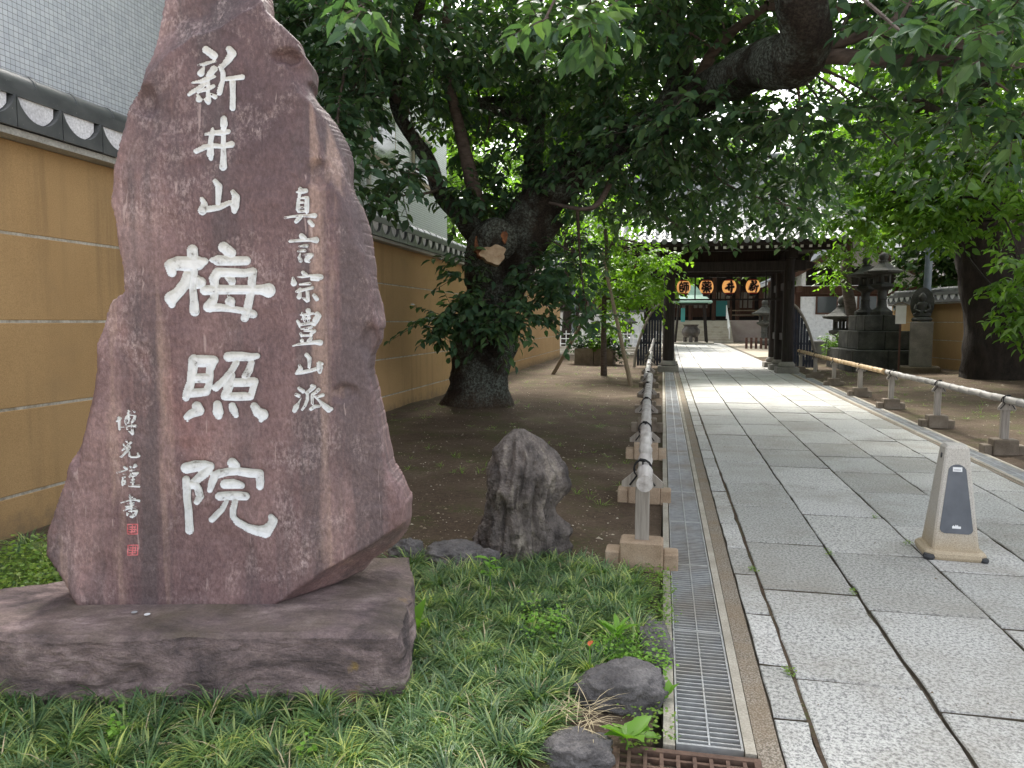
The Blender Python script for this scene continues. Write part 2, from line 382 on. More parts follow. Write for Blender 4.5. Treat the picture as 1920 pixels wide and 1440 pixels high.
s = NT('galvanised_steel'); f = s.noise(18, 5, 0.6); g = s.noise(2.0, 4); col = s.ramp(f, [(0.3, (0.30, 0.31, 0.32)), (0.7, (0.46, 0.47, 0.47))])
col = s.mix(s.rng(g, 0.45, 0.68, 0, 0.6), col, (0.27, 0.225, 0.165)); MAT['galv'] = s.fin(col, 0.5, None, metal=0.35, spec=0.5)
s = NT('silt_in_drain'); MAT['silt'] = s.fin(s.ramp(s.noise(12, 5), [(0.3, (0.13, 0.125, 0.115)), (0.7, (0.24, 0.225, 0.2))]), 0.9, s.noise(60, 4), 0.4, 0.006)
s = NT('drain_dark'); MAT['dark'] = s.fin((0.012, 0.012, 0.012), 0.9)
s = NT('rusty_iron'); f = s.noise(22, 6, 0.7); MAT['rust'] = s.fin(s.ramp(f, [(0.3, (0.07, 0.045, 0.035)), (0.6, (0.15, 0.095, 0.07)), (0.8, (0.24, 0.16, 0.11))]), 0.8, f, 0.5, 0.006, metal=0.2)
# wood and bamboo
def wood(name, c1, c2, sc_=(14, 14, 1.2), rough=0.75, bs=0.3):
    s = NT(name).obj(); a = s.noise(3.0, 6, 0.6, s.map(sc_)); b = s.noise(1.4, 3)
    col = s.ramp(a, [(0.3, c1), (0.7, c2)]); col = s.mix(0.4, col, s.ramp(b, [(0.3, (0.7, 0.7, 0.7)), (0.7, (1.2, 1.2, 1.2))]), 'MULTIPLY')
    return s.fin(col, rough, a, bs, 0.006, 0.25)
MAT['greywood'] = wood('weathered_wood', (0.20, 0.175, 0.15), (0.36, 0.33, 0.29))
MAT['darkwood'] = wood('dark_timber', (0.014, 0.011, 0.010), (0.036, 0.028, 0.024), (9, 9, 0.8))
MAT['brownwood'] = wood('brown_timber', (0.06, 0.03, 0.022), (0.12, 0.062, 0.045), (9, 9, 0.8))
MAT['polewood'] = wood('stake_wood', (0.13, 0.095, 0.065), (0.25, 0.19, 0.13), (20, 20, 1.0))
def bamboo(name, c1, c2, node):
    s = NT(name); a = s.noise(2.2, 5, 0.6, s.map((12, 0.9, 12))); sp = s.noise(70, 4, 0.7)
    col = s.ramp(a, [(0.3, c1), (0.7, c2)]); col = s.mix(s.rng(sp, 0.6, 0.7, 0, 0.6), col, node)
    return s.fin(col, 0.55, a, 0.3, 0.004, 0.35)
MAT['bamboo_grey'] = bamboo('weathered_bamboo', (0.25, 0.23, 0.215), (0.47, 0.45, 0.43), (0.12, 0.11, 0.1))
MAT['bamboo_tan'] = bamboo('fresh_bamboo', (0.38, 0.25, 0.13), (0.55, 0.40, 0.23), (0.2, 0.13, 0.07))
s = NT('black_cord'); MAT['cord'] = s.fin((0.012, 0.012, 0.013), 0.8)
MAT['footing'] = stone('tan_footing_stone', (0.27, 0.195, 0.13), (0.38, 0.29, 0.205), (0.43, 0.36, 0.28), scale=5, fine=150, bs=0.3, bd=0.006)
MAT['footing2'] = stone('weathered_footing_stone', (0.12, 0.095, 0.07), (0.19, 0.155, 0.12), (0.25, 0.215, 0.17), scale=5, fine=150, bs=0.3, bd=0.006)
# rocks and old stone
MAT['crag'] = stone('craggy_limestone', (0.07, 0.062, 0.06), (0.235, 0.203, 0.183), (0.50, 0.44, 0.365), scale=5.5, fine=75, bs=1.0, bd=0.05, stretch=(1.6, 1.6, 0.6))
MAT['lava'] = stone('dark_lava_rock', (0.075, 0.07, 0.07), (0.15, 0.14, 0.138), (0.26, 0.245, 0.235), scale=6, fine=90, bs=1.0, bd=0.02)
MAT['oldstone'] = stone('mossy_lantern_stone', (0.035, 0.036, 0.032), (0.075, 0.075, 0.066), (0.12, 0.118, 0.10), scale=3, fine=50, bs=0.6, bd=0.015)
MAT['greystone'] = stone('grey_cut_stone', (0.17, 0.16, 0.145), (0.25, 0.235, 0.21), (0.31, 0.29, 0.26), scale=3, fine=70, bs=0.3, bd=0.008)
MAT['stepstone'] = stone('pale_step_stone', (0.36, 0.32, 0.26), (0.48, 0.44, 0.37), scale=2, fine=50, bs=0.2)
MAT['brownblock'] = stone('brown_planter_block', (0.12, 0.09, 0.065), (0.19, 0.15, 0.11), (0.24, 0.2, 0.15), scale=3, fine=60)
# the imitation-stone cone
s = NT('cone_stone'); f = s.noise(260, 2, 0.7); z = s.rng(s.math('ADD', s.sep(2), s.math('MULTIPLY', s.noise(14, 4), 0.12)), 0.12, 0.36, 0, 1)
col = s.mix(z, (0.43, 0.355, 0.25), (0.48, 0.455, 0.41)); col = s.mix(0.7, col, s.ramp(f, [(0.35, (0.45, 0.42, 0.38)), (0.5, (0.95, 0.95, 0.95)), (0.65, (1.35, 1.35, 1.35))]), 'MULTIPLY')
ch = s.noise(13, 5, 0.7); col = s.mix(s.rng(ch, 0.68, 0.71, 0, 0.85), col, (0.07, 0.07, 0.075)); MAT['cone'] = s.fin(col, 0.7, f, 0.4, 0.004, 0.3)
s = NT('cone_panel'); f = s.noise(6, 5); MAT['conepanel'] = s.fin(s.ramp(f, [(0.3, (0.075, 0.085, 0.10)), (0.7, (0.13, 0.14, 0.16))]), 0.4, None, spec=0.4)
s = NT('worn_black_plastic'); MAT['blackplastic'] = s.fin((0.04, 0.042, 0.046), 0.5)
s = NT('white_label'); MAT['label'] = s.fin((0.75, 0.76, 0.77), 0.5)
s = NT('grey_print'); MAT['greyprint'] = s.fin((0.35, 0.36, 0.37), 0.6)
# bark
s = NT('cherry_bark'); a = s.noise(3.0, 6, 0.65, s.map((1, 1, 0.7))); f = s.noise(16, 8, 0.75, s.map((1, 1, 0.6)))
col = s.ramp(a, [(0.3, (0.026, 0.021, 0.018)), (0.6, (0.062, 0.050, 0.040)), (0.8, (0.11, 0.09, 0.07))])
lich = s.math('MULTIPLY', s.rng(s.noise(1.9, 5, 0.6), 0.42, 0.56, 0, 1), s.rng(s.noise(26, 5, 0.7), 0.44, 0.58, 0.15, 0.9))
col = s.mix(lich, col, (0.22, 0.25, 0.215)); low = s.rng(s.math('ADD', s.sep(2), s.math('MULTIPLY', s.noise(4, 4), 0.6)), 0.35, 0.75, 0.8, 0)
col = s.mix(low, col, (0.10, 0.066, 0.045)); flk = s.noise(34, 5, 0.75, s.map((1, 1, 1.6))); col = s.mix(0.8, col, s.ramp(flk, [(0.34, (0.35, 0.35, 0.35)), (0.5, (0.95, 0.95, 0.95)), (0.66, (1.7, 1.7, 1.65))]), 'MULTIPLY')
MAT['bark'] = s.fin(col, 0.9, s.math('ADD', f, s.math('MULTIPLY', s.noise(7, 6, 0.7, s.map((1, 1, 0.5))), 1.2)), 1.0, 0.14, 0.15)
s = NT('dark_bark'); a = s.noise(5, 7, 0.7, s.map((1, 1, 0.35))); MAT['bark2'] = s.fin(s.ramp(a, [(0.3, (0.012, 0.010, 0.009)), (0.7, (0.045, 0.035, 0.029))]), 0.9, a, 1.0, 0.06, 0.15)
s = NT('smooth_branch_bark'); a = s.noise(8, 5, 0.6, s.map((1, 1, 3))); MAT['twigbark'] = s.fin(s.ramp(a, [(0.3, (0.05, 0.038, 0.032)), (0.7, (0.13, 0.10, 0.085))]), 0.8, a, 0.4, 0.01, 0.2)
s = NT('sawn_wood'); a = s.noise(9, 5, 0.7); MAT['sawn'] = s.fin(s.ramp(a, [(0.3, (0.26, 0.17, 0.10)), (0.6, (0.44, 0.33, 0.22)), (0.8, (0.52, 0.42, 0.30))]), 0.9, a, 0.6, 0.02)
s = NT('rotten_wood'); a = s.noise(11, 5, 0.7); MAT['rot'] = s.fin(s.ramp(a, [(0.3, (0.05, 0.025, 0.018)), (0.7, (0.30, 0.12, 0.05))]), 0.9, a, 0.8, 0.03)
# leaves: diffuse + light through them
def leaf(name, c1, c2, c3, trans=0.4, rough=0.42, isl=True, tint=1.25, spec=0.3, tuft=0.0):
    s = NT(name); r = s.island() if isl else s.rand(); col = s.ramp(r, [(0.0, c1), (0.6, c2), (1.0, c3)])
    col = s.mix(0.45, col, s.ramp(s.noise(0.55, 3), [(0.3, (0.75, 0.8, 0.8)), (0.7, (1.2, 1.15, 1.05))]), 'MULTIPLY')
    if tuft: col = s.mix(tuft, col, s.ramp(s.noise(6.5, 3, 0.6), [(0.34, (0.45, 0.55, 0.6)), (0.5, (0.95, 0.98, 0.95)), (0.66, (1.7, 1.55, 1.1))]), 'MULTIPLY')
    s.l(col, s.b.inputs['Base Color']); s.b.inputs['Roughness'].default_value = rough; s.b.inputs['Specular IOR Level'].default_value = spec
    tr = s.n('BsdfTranslucent'); tc = s.mix(1.0, col, (tint * 1.15, tint * 1.3, tint * 0.5), 'MULTIPLY'); s.l(tc, tr.inputs[0])
    mx = s.n('MixShader'); mx.inputs[0].default_value = trans; s.l(s.b.outputs[0], mx.inputs[1]); s.l(tr.outputs[0], mx.inputs[2]); s.l(mx.outputs[0], s.out.inputs[0]); return s.m
MAT['leaf'] = leaf('cherry_leaf', (0.037, 0.078, 0.046), (0.063, 0.12, 0.064), (0.105, 0.18, 0.074), 0.36)
MAT['leaf1'] = leaf('cherry_leaf_piece', (0.048, 0.098, 0.058), (0.075, 0.14, 0.075), (0.12, 0.195, 0.085), 0.36, isl=False)
MAT['leaf_y'] = leaf('young_leaf', (0.085, 0.17, 0.022), (0.13, 0.24, 0.03), (0.19, 0.30, 0.045), 0.5)
MAT['leaf_d'] = leaf('dark_evergreen_leaf', (0.022, 0.05, 0.018), (0.04, 0.085, 0.025), (0.075, 0.13, 0.035), 0.32)
MAT['leaf_m'] = leaf('mid_green_leaf', (0.06, 0.125, 0.024), (0.10, 0.19, 0.032), (0.16, 0.26, 0.045), 0.52)
MAT['mondo'] = leaf('mondo_blade', (0.068, 0.135, 0.058), (0.13, 0.225, 0.09), (0.38, 0.43, 0.16), 0.3, 0.42, spec=0.4, tuft=0.85)
MAT['weed'] = leaf('weed_leaf', (0.13, 0.27, 0.035), (0.18, 0.35, 0.05), (0.24, 0.42, 0.07), 0.35)
MAT['clover'] = leaf('clover_leaf', (0.10, 0.19, 0.03), (0.16, 0.27, 0.045), (0.25, 0.33, 0.07), 0.3)
s = NT('dry_grass'); MAT['straw'] = s.fin((0.42, 0.35, 0.22), 0.9)
s = NT('brown_dead_leaf'); MAT['deadleaf'] = s.fin((0.40, 0.10, 0.035), 0.8)
s = NT('litter'); MAT['litter'] = s.fin(s.ramp(s.island(), [(0.0, (0.10, 0.075, 0.05)), (0.45, (0.22, 0.17, 0.115)), (0.8, (0.36, 0.31, 0.23)), (1.0, (0.50, 0.46, 0.37))]), 0.9)
# gate, lanterns, hall
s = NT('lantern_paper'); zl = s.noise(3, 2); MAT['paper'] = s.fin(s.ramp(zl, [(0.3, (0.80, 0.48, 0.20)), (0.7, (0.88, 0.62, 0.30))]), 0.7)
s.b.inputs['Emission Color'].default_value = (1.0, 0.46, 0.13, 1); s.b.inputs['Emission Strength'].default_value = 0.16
s = NT('lantern_red'); MAT['lred'] = s.fin((0.32, 0.02, 0.015), 0.6)
s = NT('ink'); MAT['ink'] = s.fin((0.008, 0.008, 0.008), 0.7)
s = NT('lantern_edge'); MAT['ledge'] = s.fin((0.75, 0.33, 0.2), 0.7)
s = NT('blue_black_paint'); MAT['bluewood'] = s.fin(s.ramp(s.noise(5, 4), [(0.3, (0.016, 0.019, 0.033)), (0.7, (0.032, 0.038, 0.06))]), 0.55)
s = NT('white_paint'); MAT['white'] = s.fin(s.ramp(s.noise(4, 4), [(0.3, (0.68, 0.68, 0.66)), (0.7, (0.8, 0.8, 0.79))]), 0.7)
s = NT('turquoise_cloth'); MAT['turq'] = s.fin((0.10, 0.38, 0.38), 0.8)
s = NT('copper_green_roof'); MAT['copper'] = s.fin(s.ramp(s.noise(2, 4), [(0.3, (0.22, 0.38, 0.32)), (0.7, (0.33, 0.50, 0.43))]), 0.6)
s = NT('bronze'); MAT['bronze'] = s.fin(s.ramp(s.noise(6, 5), [(0.3, (0.07, 0.06, 0.055)), (0.7, (0.14, 0.125, 0.115))]), 0.5, None, metal=0.4)
s = NT('grey_blue_pole'); MAT['pole'] = s.fin(s.ramp(s.noise(4, 4), [(0.3, (0.10, 0.125, 0.145)), (0.7, (0.16, 0.185, 0.205))]), 0.5)
s = NT('cream_wall'); MAT['cream'] = s.fin(s.ramp(s.noise(1, 4), [(0.3, (0.5, 0.44, 0.36)), (0.7, (0.58, 0.52, 0.44))]), 0.85)
s = NT('window_glass'); MAT['glass'] = s.fin((0.05, 0.06, 0.065), 0.08, None, spec=0.8)
s = NT('cherry_pink_bricks'); MAT['pinkpave'] = s.fin(s.ramp(s.noise(2, 4), [(0.3, (0.33, 0.27, 0.26)), (0.7, (0.42, 0.36, 0.34))]), 0.85)
rng = np.random.default_rng(7); rnd = random.Random(11)
# ================================================================ THE SETTING
def struct(name, me, mat, parent=None):
    o = link(name, me, mat, parent)
    if parent is None: o['kind'] = 'structure'
    return o
def gridmesh(name, x0, x1, y0, y1, h, zf, smooth=True):
    nx = max(2, int((x1 - x0) / h) + 1); ny = max(2, int((y1 - y0) / h) + 1)
    X, Y = np.meshgrid(np.linspace(x0, x1, nx), np.linspace(y0, y1, ny), indexing='ij'); X = X.ravel(); Y = Y.ravel()
    V = np.stack([X, Y, zf(X, Y)], 1); i = np.arange(nx * ny).reshape(nx, ny)
    Q = np.stack([i[:-1, :-1].ravel(), i[1:, :-1].ravel(), i[1:, 1:].ravel(), i[:-1, 1:].ravel()], 1)
    return mesh_np(name, V, Q, smooth=smooth)
struct('ground', gridmesh('ground', -400, 400, -300, 700, 100, lambda x, y: x * 0 - 0.30), MAT['sand'])
def soil_z(X, Y):
    P = np.stack([X, Y, X * 0], 1)
    return -0.012 + 0.03 * fbm(P, 0.8, 3, 3) + 0.012 * fbm(P, 4.0, 3, 5) + 0.10 * np.exp(-((X + 3.1) ** 2 + (Y - 12.0) ** 2) / 1.6) + 0.03 * np.clip((-X - 0.6) / 3, 0, 1)
def soilL(X, Y):
    e = np.clip((X + 0.30) / 0.28, 0, 1); return soil_z(X, Y) * (1 - e) + (-0.02) * e
struct('soil_bed', gridmesh('soil_bed', -4.5, -0.035, 1.2, 33.0, 0.07, soilL), MAT['soil'])
def soilR(X, Y):
    P = np.stack([X, Y, X * 0 + 9], 1); e = np.clip((X - 3.55) / 0.5, 0, 1); b = np.clip((X - 5) / 3, 0, 1)
    return -0.02 + e * (0.025 * fbm(P, 0.8, 3, 3) + 0.012 * fbm(P, 4.0, 3, 5) + 0.02) + b * 0.12 + 0.12 * np.exp(-((X - 7.9) ** 2 + (Y - 19.4) ** 2) / 3.0)
struct('soil_bed_beyond_path', gridmesh('soil_bed_beyond_path', 3.48, 14.0, 1.0, 33.0, 0.09, soilR), MAT['soil'])
struct('courtyard', gridmesh('courtyard', -60, 60, 33.0, 120, 10, lambda x, y: x * 0 - 0.035), MAT['sand'])
# the paved path: joints of dirt, slabs above them
def xl(x0, Y):                                   # the path fans out slightly towards the gate
    k = -0.19 + (x0 / 3.2) * 0.50
    return x0 + k * np.clip((Y - 4.0) / 20.0, -0.2, 1.15)
def xlf(x0, Y): return float(xl(x0, Y))
ys = np.arange(-1.0, 57.1, 1.0)
V = []; 
for y in ys: V += [(xlf(0.02, y), y, -0.026), (xlf(3.36, y), y, -0.026)]
Q = [(2 * i, 2 * i + 1, 2 * i + 3, 2 * i + 2) for i in range(len(ys) - 1)]
path = struct('path', mesh_np('path', V, Q), MAT['jointsoil'])
def slab_mesh(pts, z, tilt, inset=0.006, jit=0.004):
    # pts: corner loop; edges get small wear
    loop = []
    for i in range(4):
        a = Vector(pts[i]); b = Vector(pts[(i + 1) % 4]); n = max(2, int((b - a).length / 0.13)); d = (b - a).normalized(); q = Vector((-d.y, d.x))
        for k in range(n):
            p = a + (b - a) * (k / n); off = rnd.uniform(-jit, jit) if k else 0
            if k and rnd.random() < 0.04: off = rnd.uniform(0.004, 0.010)
            loop.append(p + q * off)
    c = sum(loop, Vector((0, 0))) / len(loop); n = len(loop); vs = []
    for zz, ins in ((-0.035, 0.0), (z - 0.006, 0.0), (z, inset)):
        for p in loop:
            d = (c - p).normalized() * ins; vs.append((p.x + d.x, p.y + d.y, zz + (tilt[0] * (p.x - c.x) + tilt[1] * (p.y - c.y) if zz > -0.03 else 0)))
    fs = [(k * n + i, k * n + (i + 1) % n, k * n + n + (i + 1) % n, k * n + n + i) for k in range(2) for i in range(n)] + [tuple(range(2 * n, 3 * n))]
    me = bpy.data.meshes.new('paving_slab'); me.from_pydata(vs, [], fs); me.materials.append(MAT['granite']); me.materials.append(MAT['jointsoil'])
    for q_ in range(n): me.polygons[q_].material_index = 1
    me.update(); return me
cols = [(0.405, 0.53, 0.55), (0.543, 1.037, 1.0), (1.044, 1.617, 1.0), (1.624, 2.193, 1.0), (2.20, 2.743, 1.0), (2.75, 3.13, 0.95)]
for ci, (xa, xb, ln) in enumerate(cols):
    y = -0.6 + rnd.random() * 0.6
    if ci == 1: y = -0.33
    while y < 54.5:
        far = y > 27; L = ln * rnd.uniform(0.8, 1.15) * (1.9 if far else 1.0); g = 0.019 + 0.0006 * max(0, y)
        y2 = min(y + L, 55.0)
        ga = rnd.uniform(0.0, 0.006); gb = rnd.uniform(0.0, 0.005)
        pts = [(xlf(xa, y) + ga, y + g / 2), (xlf(xb, y) - gb, y + g / 2 + rnd.uniform(-.008, .008)), (xlf(xb, y2) - gb, y2 - g / 2 + rnd.uniform(-.008, .008)), (xlf(xa, y2) + ga, y2 - g / 2)]
        link('paving_slab', slab_mesh(pts, rnd.uniform(-0.003, 0.003), (rnd.uniform(-.004, .004), rnd.uniform(-.003, .003))), MAT['granite'], path)
        y = y2
# strips between drain and slabs
def strip(name, xa, xb, y0, y1, z0, z1, mat, parent=None):
    V = []; yy = np.linspace(y0, y1, 30)
    for y in yy: V += [(xlf(xa, y), y, z0), (xlf(xa, y), y, z1), (xlf(xb, y), y, z1), (xlf(xb, y), y, z0)]
    Q = []
    for i in range(29):
        for k in range(3): Q.append((4 * i + k, 4 * i + k + 1, 4 * i + k + 5, 4 * i + k + 4))
    Q += [(0, 1, 2, 3), (119, 118, 117, 116)]
    return struct(name, mesh_np(name, V, Q), mat, parent)
strip('aggregate_strip', 0.316, 0.398, -0.5, 24.0, -0.04, -0.004, MAT['aggregate'], path)
strip('aggregate_strip', 3.14, 3.2, 0.5, 24.0, -0.04, -0.004, MAT['aggregate'], path)
strip('joint_fill', 0.527, 0.5465, -0.5, 24.0, -0.04, -0.009, MAT['soil'], path)
def chan(name, x_in0, x_in1, y0, y1):
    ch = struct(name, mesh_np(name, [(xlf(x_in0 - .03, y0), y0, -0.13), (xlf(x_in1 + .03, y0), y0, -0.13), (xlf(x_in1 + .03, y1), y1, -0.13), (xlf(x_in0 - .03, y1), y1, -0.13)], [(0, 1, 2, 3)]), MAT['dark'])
    strip('channel_edge', x_in0 - 0.045, x_in0 - 0.004, y0, y1, -0.14, 0.002, MAT['concrete'], ch)
    strip('channel_edge', x_in1 + 0.004, x_in1 + 0.042, y0, y1, -0.14, 0.002, MAT['concrete'], ch)
    return ch
chan('drain_channel', 0.035, 0.270, 2.56, 24.0)
chan('drain_channel_beyond_path', 3.235, 3.42, 0.5, 24.0)
def grate(W, L, pitch, detail):
    e = empty('drain_grate'); n = int(L / pitch)
    f = MB(); f.box((0, 0.006, -0.012), (W, 0.012, 0.026)); f.box((0, L - 0.006, -0.012), (W, 0.012, 0.026)); f.box((-W / 2 + .004, L / 2, -0.012), (.008, L - 0.025, 0.026)); f.box((W / 2 - .004, L / 2, -0.012), (.008, L - 0.025, 0.026))
    f.build('frame', MAT['galv'], e)
    MB().box((0, L / 2, -0.006), (0.007, L - 0.026, 0.014)).build('spine', MAT['galv'], e)
    t = MB(); w2 = W / 2 - 0.010 - 0.022
    for sx in (-1, 1): t.box((sx * (0.022 + w2 / 2), L / 2, -0.030), (w2, L - 0.026, 0.006))
    t.build('silted_tray', MAT['silt'], e)
    bw = (W - 0.018) / 2 - 0.005
    if detail:
        me = MB().box((0, 0, 0), (bw, 0.0065, 0.014)).mesh('crossbar')
        for i in range(1, n):
            for sx in (-1, 1): link('crossbar', me, MAT['galv'], e, loc=(sx * (0.0045 + bw / 2), i * L / n, -0.006 + rnd.uniform(-.0006, .0006)))
    else:
        b = MB()
        for i in range(1, n):
            for sx in (-1, 1): b.box((sx * (0.0045 + bw / 2), i * L / n, -0.006), (bw, 0.0065, 0.014))
        o = b.build('crossbars', MAT['galv'], e); o['kind'] = 'stuff'
    return e
gd = grate(0.232, 0.995, 0.033, True); gf = grate(0.232, 0.995, 0.033, False); gr2 = grate(0.182, 0.995, 0.033, False)
for g_ in (gd, gf, gr2): g_.location.z = 0.0
used = {}
ORD = 'first second third fourth fifth sixth seventh eighth ninth tenth eleventh twelfth thirteenth fourteenth fifteenth sixteenth seventeenth eighteenth nineteenth twentieth twenty-first'.split()
def place(proto, key, loc, rz, label, group):
    o = proto if key not in used else copy_tree(proto); used[key] = 1
    o.location = loc; o.rotation_euler.z = rz; tag(o, label, 'drain grate', group); return o
for i in range(21):
    y = 2.575 + i * 1.0; xc = xlf(0.1525, y); sl = (xlf(0.1525, y + 1) - xc)
    place(gd if i < 4 else gf, 'd' if i < 4 else 'f', (xc, y, 0), -sl, ORD[i] + ' galvanised drain grate from the rusty gully grate', 'drain grates along the grey fence')
for i in range(21):
    y = 3.0 + i * 1.0; xc = xlf(3.3275, y); sl = (xlf(3.3275, y + 1) - xc)
    place(gr2, 'r', (xc, y, 0), -sl, ORD[20 - i] + ' narrow drain grate from the gate along the tan bamboo fence', 'drain grates along the tan fence')
# end plate holes of the first grate are round slots
ep = MB(); 
for dx in (-0.05, 0.05): ep.lathe([(0.008, -0.0015), (0.008, 0.0015)], 10, (dx, -0.001, -0.012))
# cast iron grate in the corner
ci = empty('cast_iron_grate', (0.085, 2.33, -0.012), 0.02, 'rusty brown cast iron gully grate with square openings', 'gully grate')
fr = MB(); W_, L_ = 0.50, 0.40
fr.box((0, L_ / 2 - 0.012, 0), (W_, 0.024, 0.03)); fr.box((0, -L_ / 2 + 0.012, 0), (W_, 0.024, 0.03)); fr.box((W_ / 2 - 0.012, 0, 0), (0.024, L_ - 0.05, 0.03)); fr.box((-W_ / 2 + 0.012, 0, 0), (0.024, L_ - 0.05, 0.03)); fr.build('frame', MAT['rust'], ci)
for i in range(1, 9): MB().box((-W_ / 2 + i * W_ / 9, 0, 0.0), (0.013, L_ - 0.05, 0.024)).build('bar', MAT['rust'], ci)
for i in range(1, 8): MB().box((0, -L_ / 2 + i * L_ / 8, -0.003), (W_ - 0.05, 0.012, 0.018)).build('crossbar', MAT['rust'], ci)
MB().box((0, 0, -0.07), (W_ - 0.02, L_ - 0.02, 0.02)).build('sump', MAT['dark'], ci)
struct('path_corner', mesh_np('path_corner', [(-0.3, 1.0, -0.034), (0.06, 1.0, -0.034), (0.06, 2.565, -0.034), (-0.3, 2.565, -0.034)], [(0, 1, 2, 3)]), MAT['jointsoil'])

# ================================================================ THE INSCRIBED STONE
D0 = 3.08                                         # distance of the stone's face
def st_uv(x, y):
    p = atD(x, y, D0); return float(p @ CR), float(p[2])
SIL = [(282, -70), (340, -95), (410, -100), (462, -60), (481, -2), (517, 33), (542, 58), (548, 79), (562, 100), (565, 129), (556, 138), (567, 158), (600, 208), (625, 267), (646, 342), (667, 408), (688, 500), (704, 583), (712, 612), (704, 637), (688, 662), (683, 696), (696, 737), (704, 779), (715, 833), (725, 883), (750, 921), (760, 950), (756, 987), (748, 1006), (733, 1027), (700, 1062), (676, 1085), (658, 1110), (625, 1121), (560, 1134), (500, 1143), (380, 1146), (250, 1146), (148, 1138), (121, 1100), (100, 1067), (81, 1042), (81, 1000), (98, 954), (121, 883), (129, 833), (140, 737), (144, 687), (154, 662), (167, 654), (175, 625), (183, 590), (196, 562), (221, 546), (215, 500), (204, 442), (194, 375), (196, 308), (208, 258), (217, 221), (233, 167), (244, 125), (254, 79), (264, 37), (270, 0)]
SUV = np.array([st_uv(*p) for p in SIL])
uc = float(SUV[:, 0].mean()); zb = 0.235
def cut(U, Z, pts, side, slope, seed, width=0.16, wob=0.012, step=0.0):
    # depth gained beyond a broken edge; pts is a pixel polyline, side +1 = left of its direction
    q = np.array([st_uv(*p) for p in pts]); d = np.full(U.shape, 1e9); sg = np.zeros(U.shape)
    e0 = q[0] - q[1]; e1 = q[-1] - q[-2]; ov = np.maximum(((U - q[0][0]) * e0[0] + (Z - q[0][1]) * e0[1]) / np.hypot(*e0), ((U - q[-1][0]) * e1[0] + (Z - q[-1][1]) * e1[1]) / np.hypot(*e1))
    for a, b in zip(q[:-1], q[1:]):
        e = b - a; L = np.hypot(*e); tt = np.clip(((U - a[0]) * e[0] + (Z - a[1]) * e[1]) / (L * L), 0, 1)
        dd = np.hypot(U - a[0] - tt * e[0], Z - a[1] - tt * e[1]); s_ = (e[0] * (Z - a[1]) - e[1] * (U - a[0])) / L
        sg = np.where(dd < d, s_, sg); d = np.minimum(d, dd)
    P = np.stack([U, Z, U * 0], 1); dist = np.where(sg * side > 0, d, -d) + wob * fbm(P, 8, 2, seed)
    fade = np.exp(-(np.clip(ov, 0, 9) / 0.06) ** 2)
    return (slope * np.clip(dist, 0, width) + step * np.clip(dist / 0.012, 0, 1)) * fade
def blob(U, Z, x, y, rx, ry, dep, seed):
    u, z = st_uv(x, y); k = 3.08 / F_PX; P = np.stack([U, Z, U * 0], 1)
    r = np.sqrt(((U - u) / (rx * k)) ** 2 + ((Z - z) / (ry * k)) ** 2) + 0.35 * fbm(P, 9, 3, seed); return dep * np.clip(1.2 - r, 0, 0.6)
def face(U, Z):
    P = np.stack([U, Z, U * 0], 1)
    d = 0.022 * fbm(P, 1.6, 3, 21) + 0.007 * fbm(P, 9, 2, 22) + 0.004 * np.clip(fbm(P, 16, 2, 23, ridged=True) - 0.1, 0, 1) + 0.03 * np.clip(Z - 0.3, 0, 3)        # leans back a little
    d = d + cut(U, Z, [(500, 1143), (560, 1104), (625, 1060), (690, 1026), (760, 985)], -1, 1.7, 31, wob=0.01, step=0.012)
    d = d + cut(U, Z, [(245, 150), (262, 120), (300, 88), (345, 62), (395, 30), (480, -30)], 1, 0.5, 32, wob=0.035, width=0.10, step=0.022)
    d = d + cut(U, Z, [(540, 132), (562, 175), (575, 205), (600, 292), (628, 352), (655, 408), (676, 470), (695, 560)], 1, 0.8, 33, wob=0.03, width=0.10, step=0.014)
    d = d + cut(U, Z, [(186, 590), (174, 650), (180, 700), (168, 760), (150, 840)], -1, 1.2, 34, wob=0.012, width=0.1, step=0.02)
    d = d + cut(U, Z, [(262, 170), (258, 205), (222, 215), (205, 260)], 1, 0.4, 35, wob=0.02, width=0.06, step=0.015) * 0
    d = d + cut(U, Z, [(720, 1000), (738, 955), (720, 890)], -1, 0.8, 36, wob=0.02) * 0.6
    d = d + blob(U, Z, 525, 92, 24, 12, 0.07, 40) + blob(U, Z, 592, 318, 24, 26, 0.045, 41) + blob(U, Z, 690, 640, 16, 30, 0.05, 42) + blob(U, Z, 640, 740, 24, 18, 0.03, 43) + blob(U, Z, 255, 180, 22, 30, 0.05, 44)
    return d
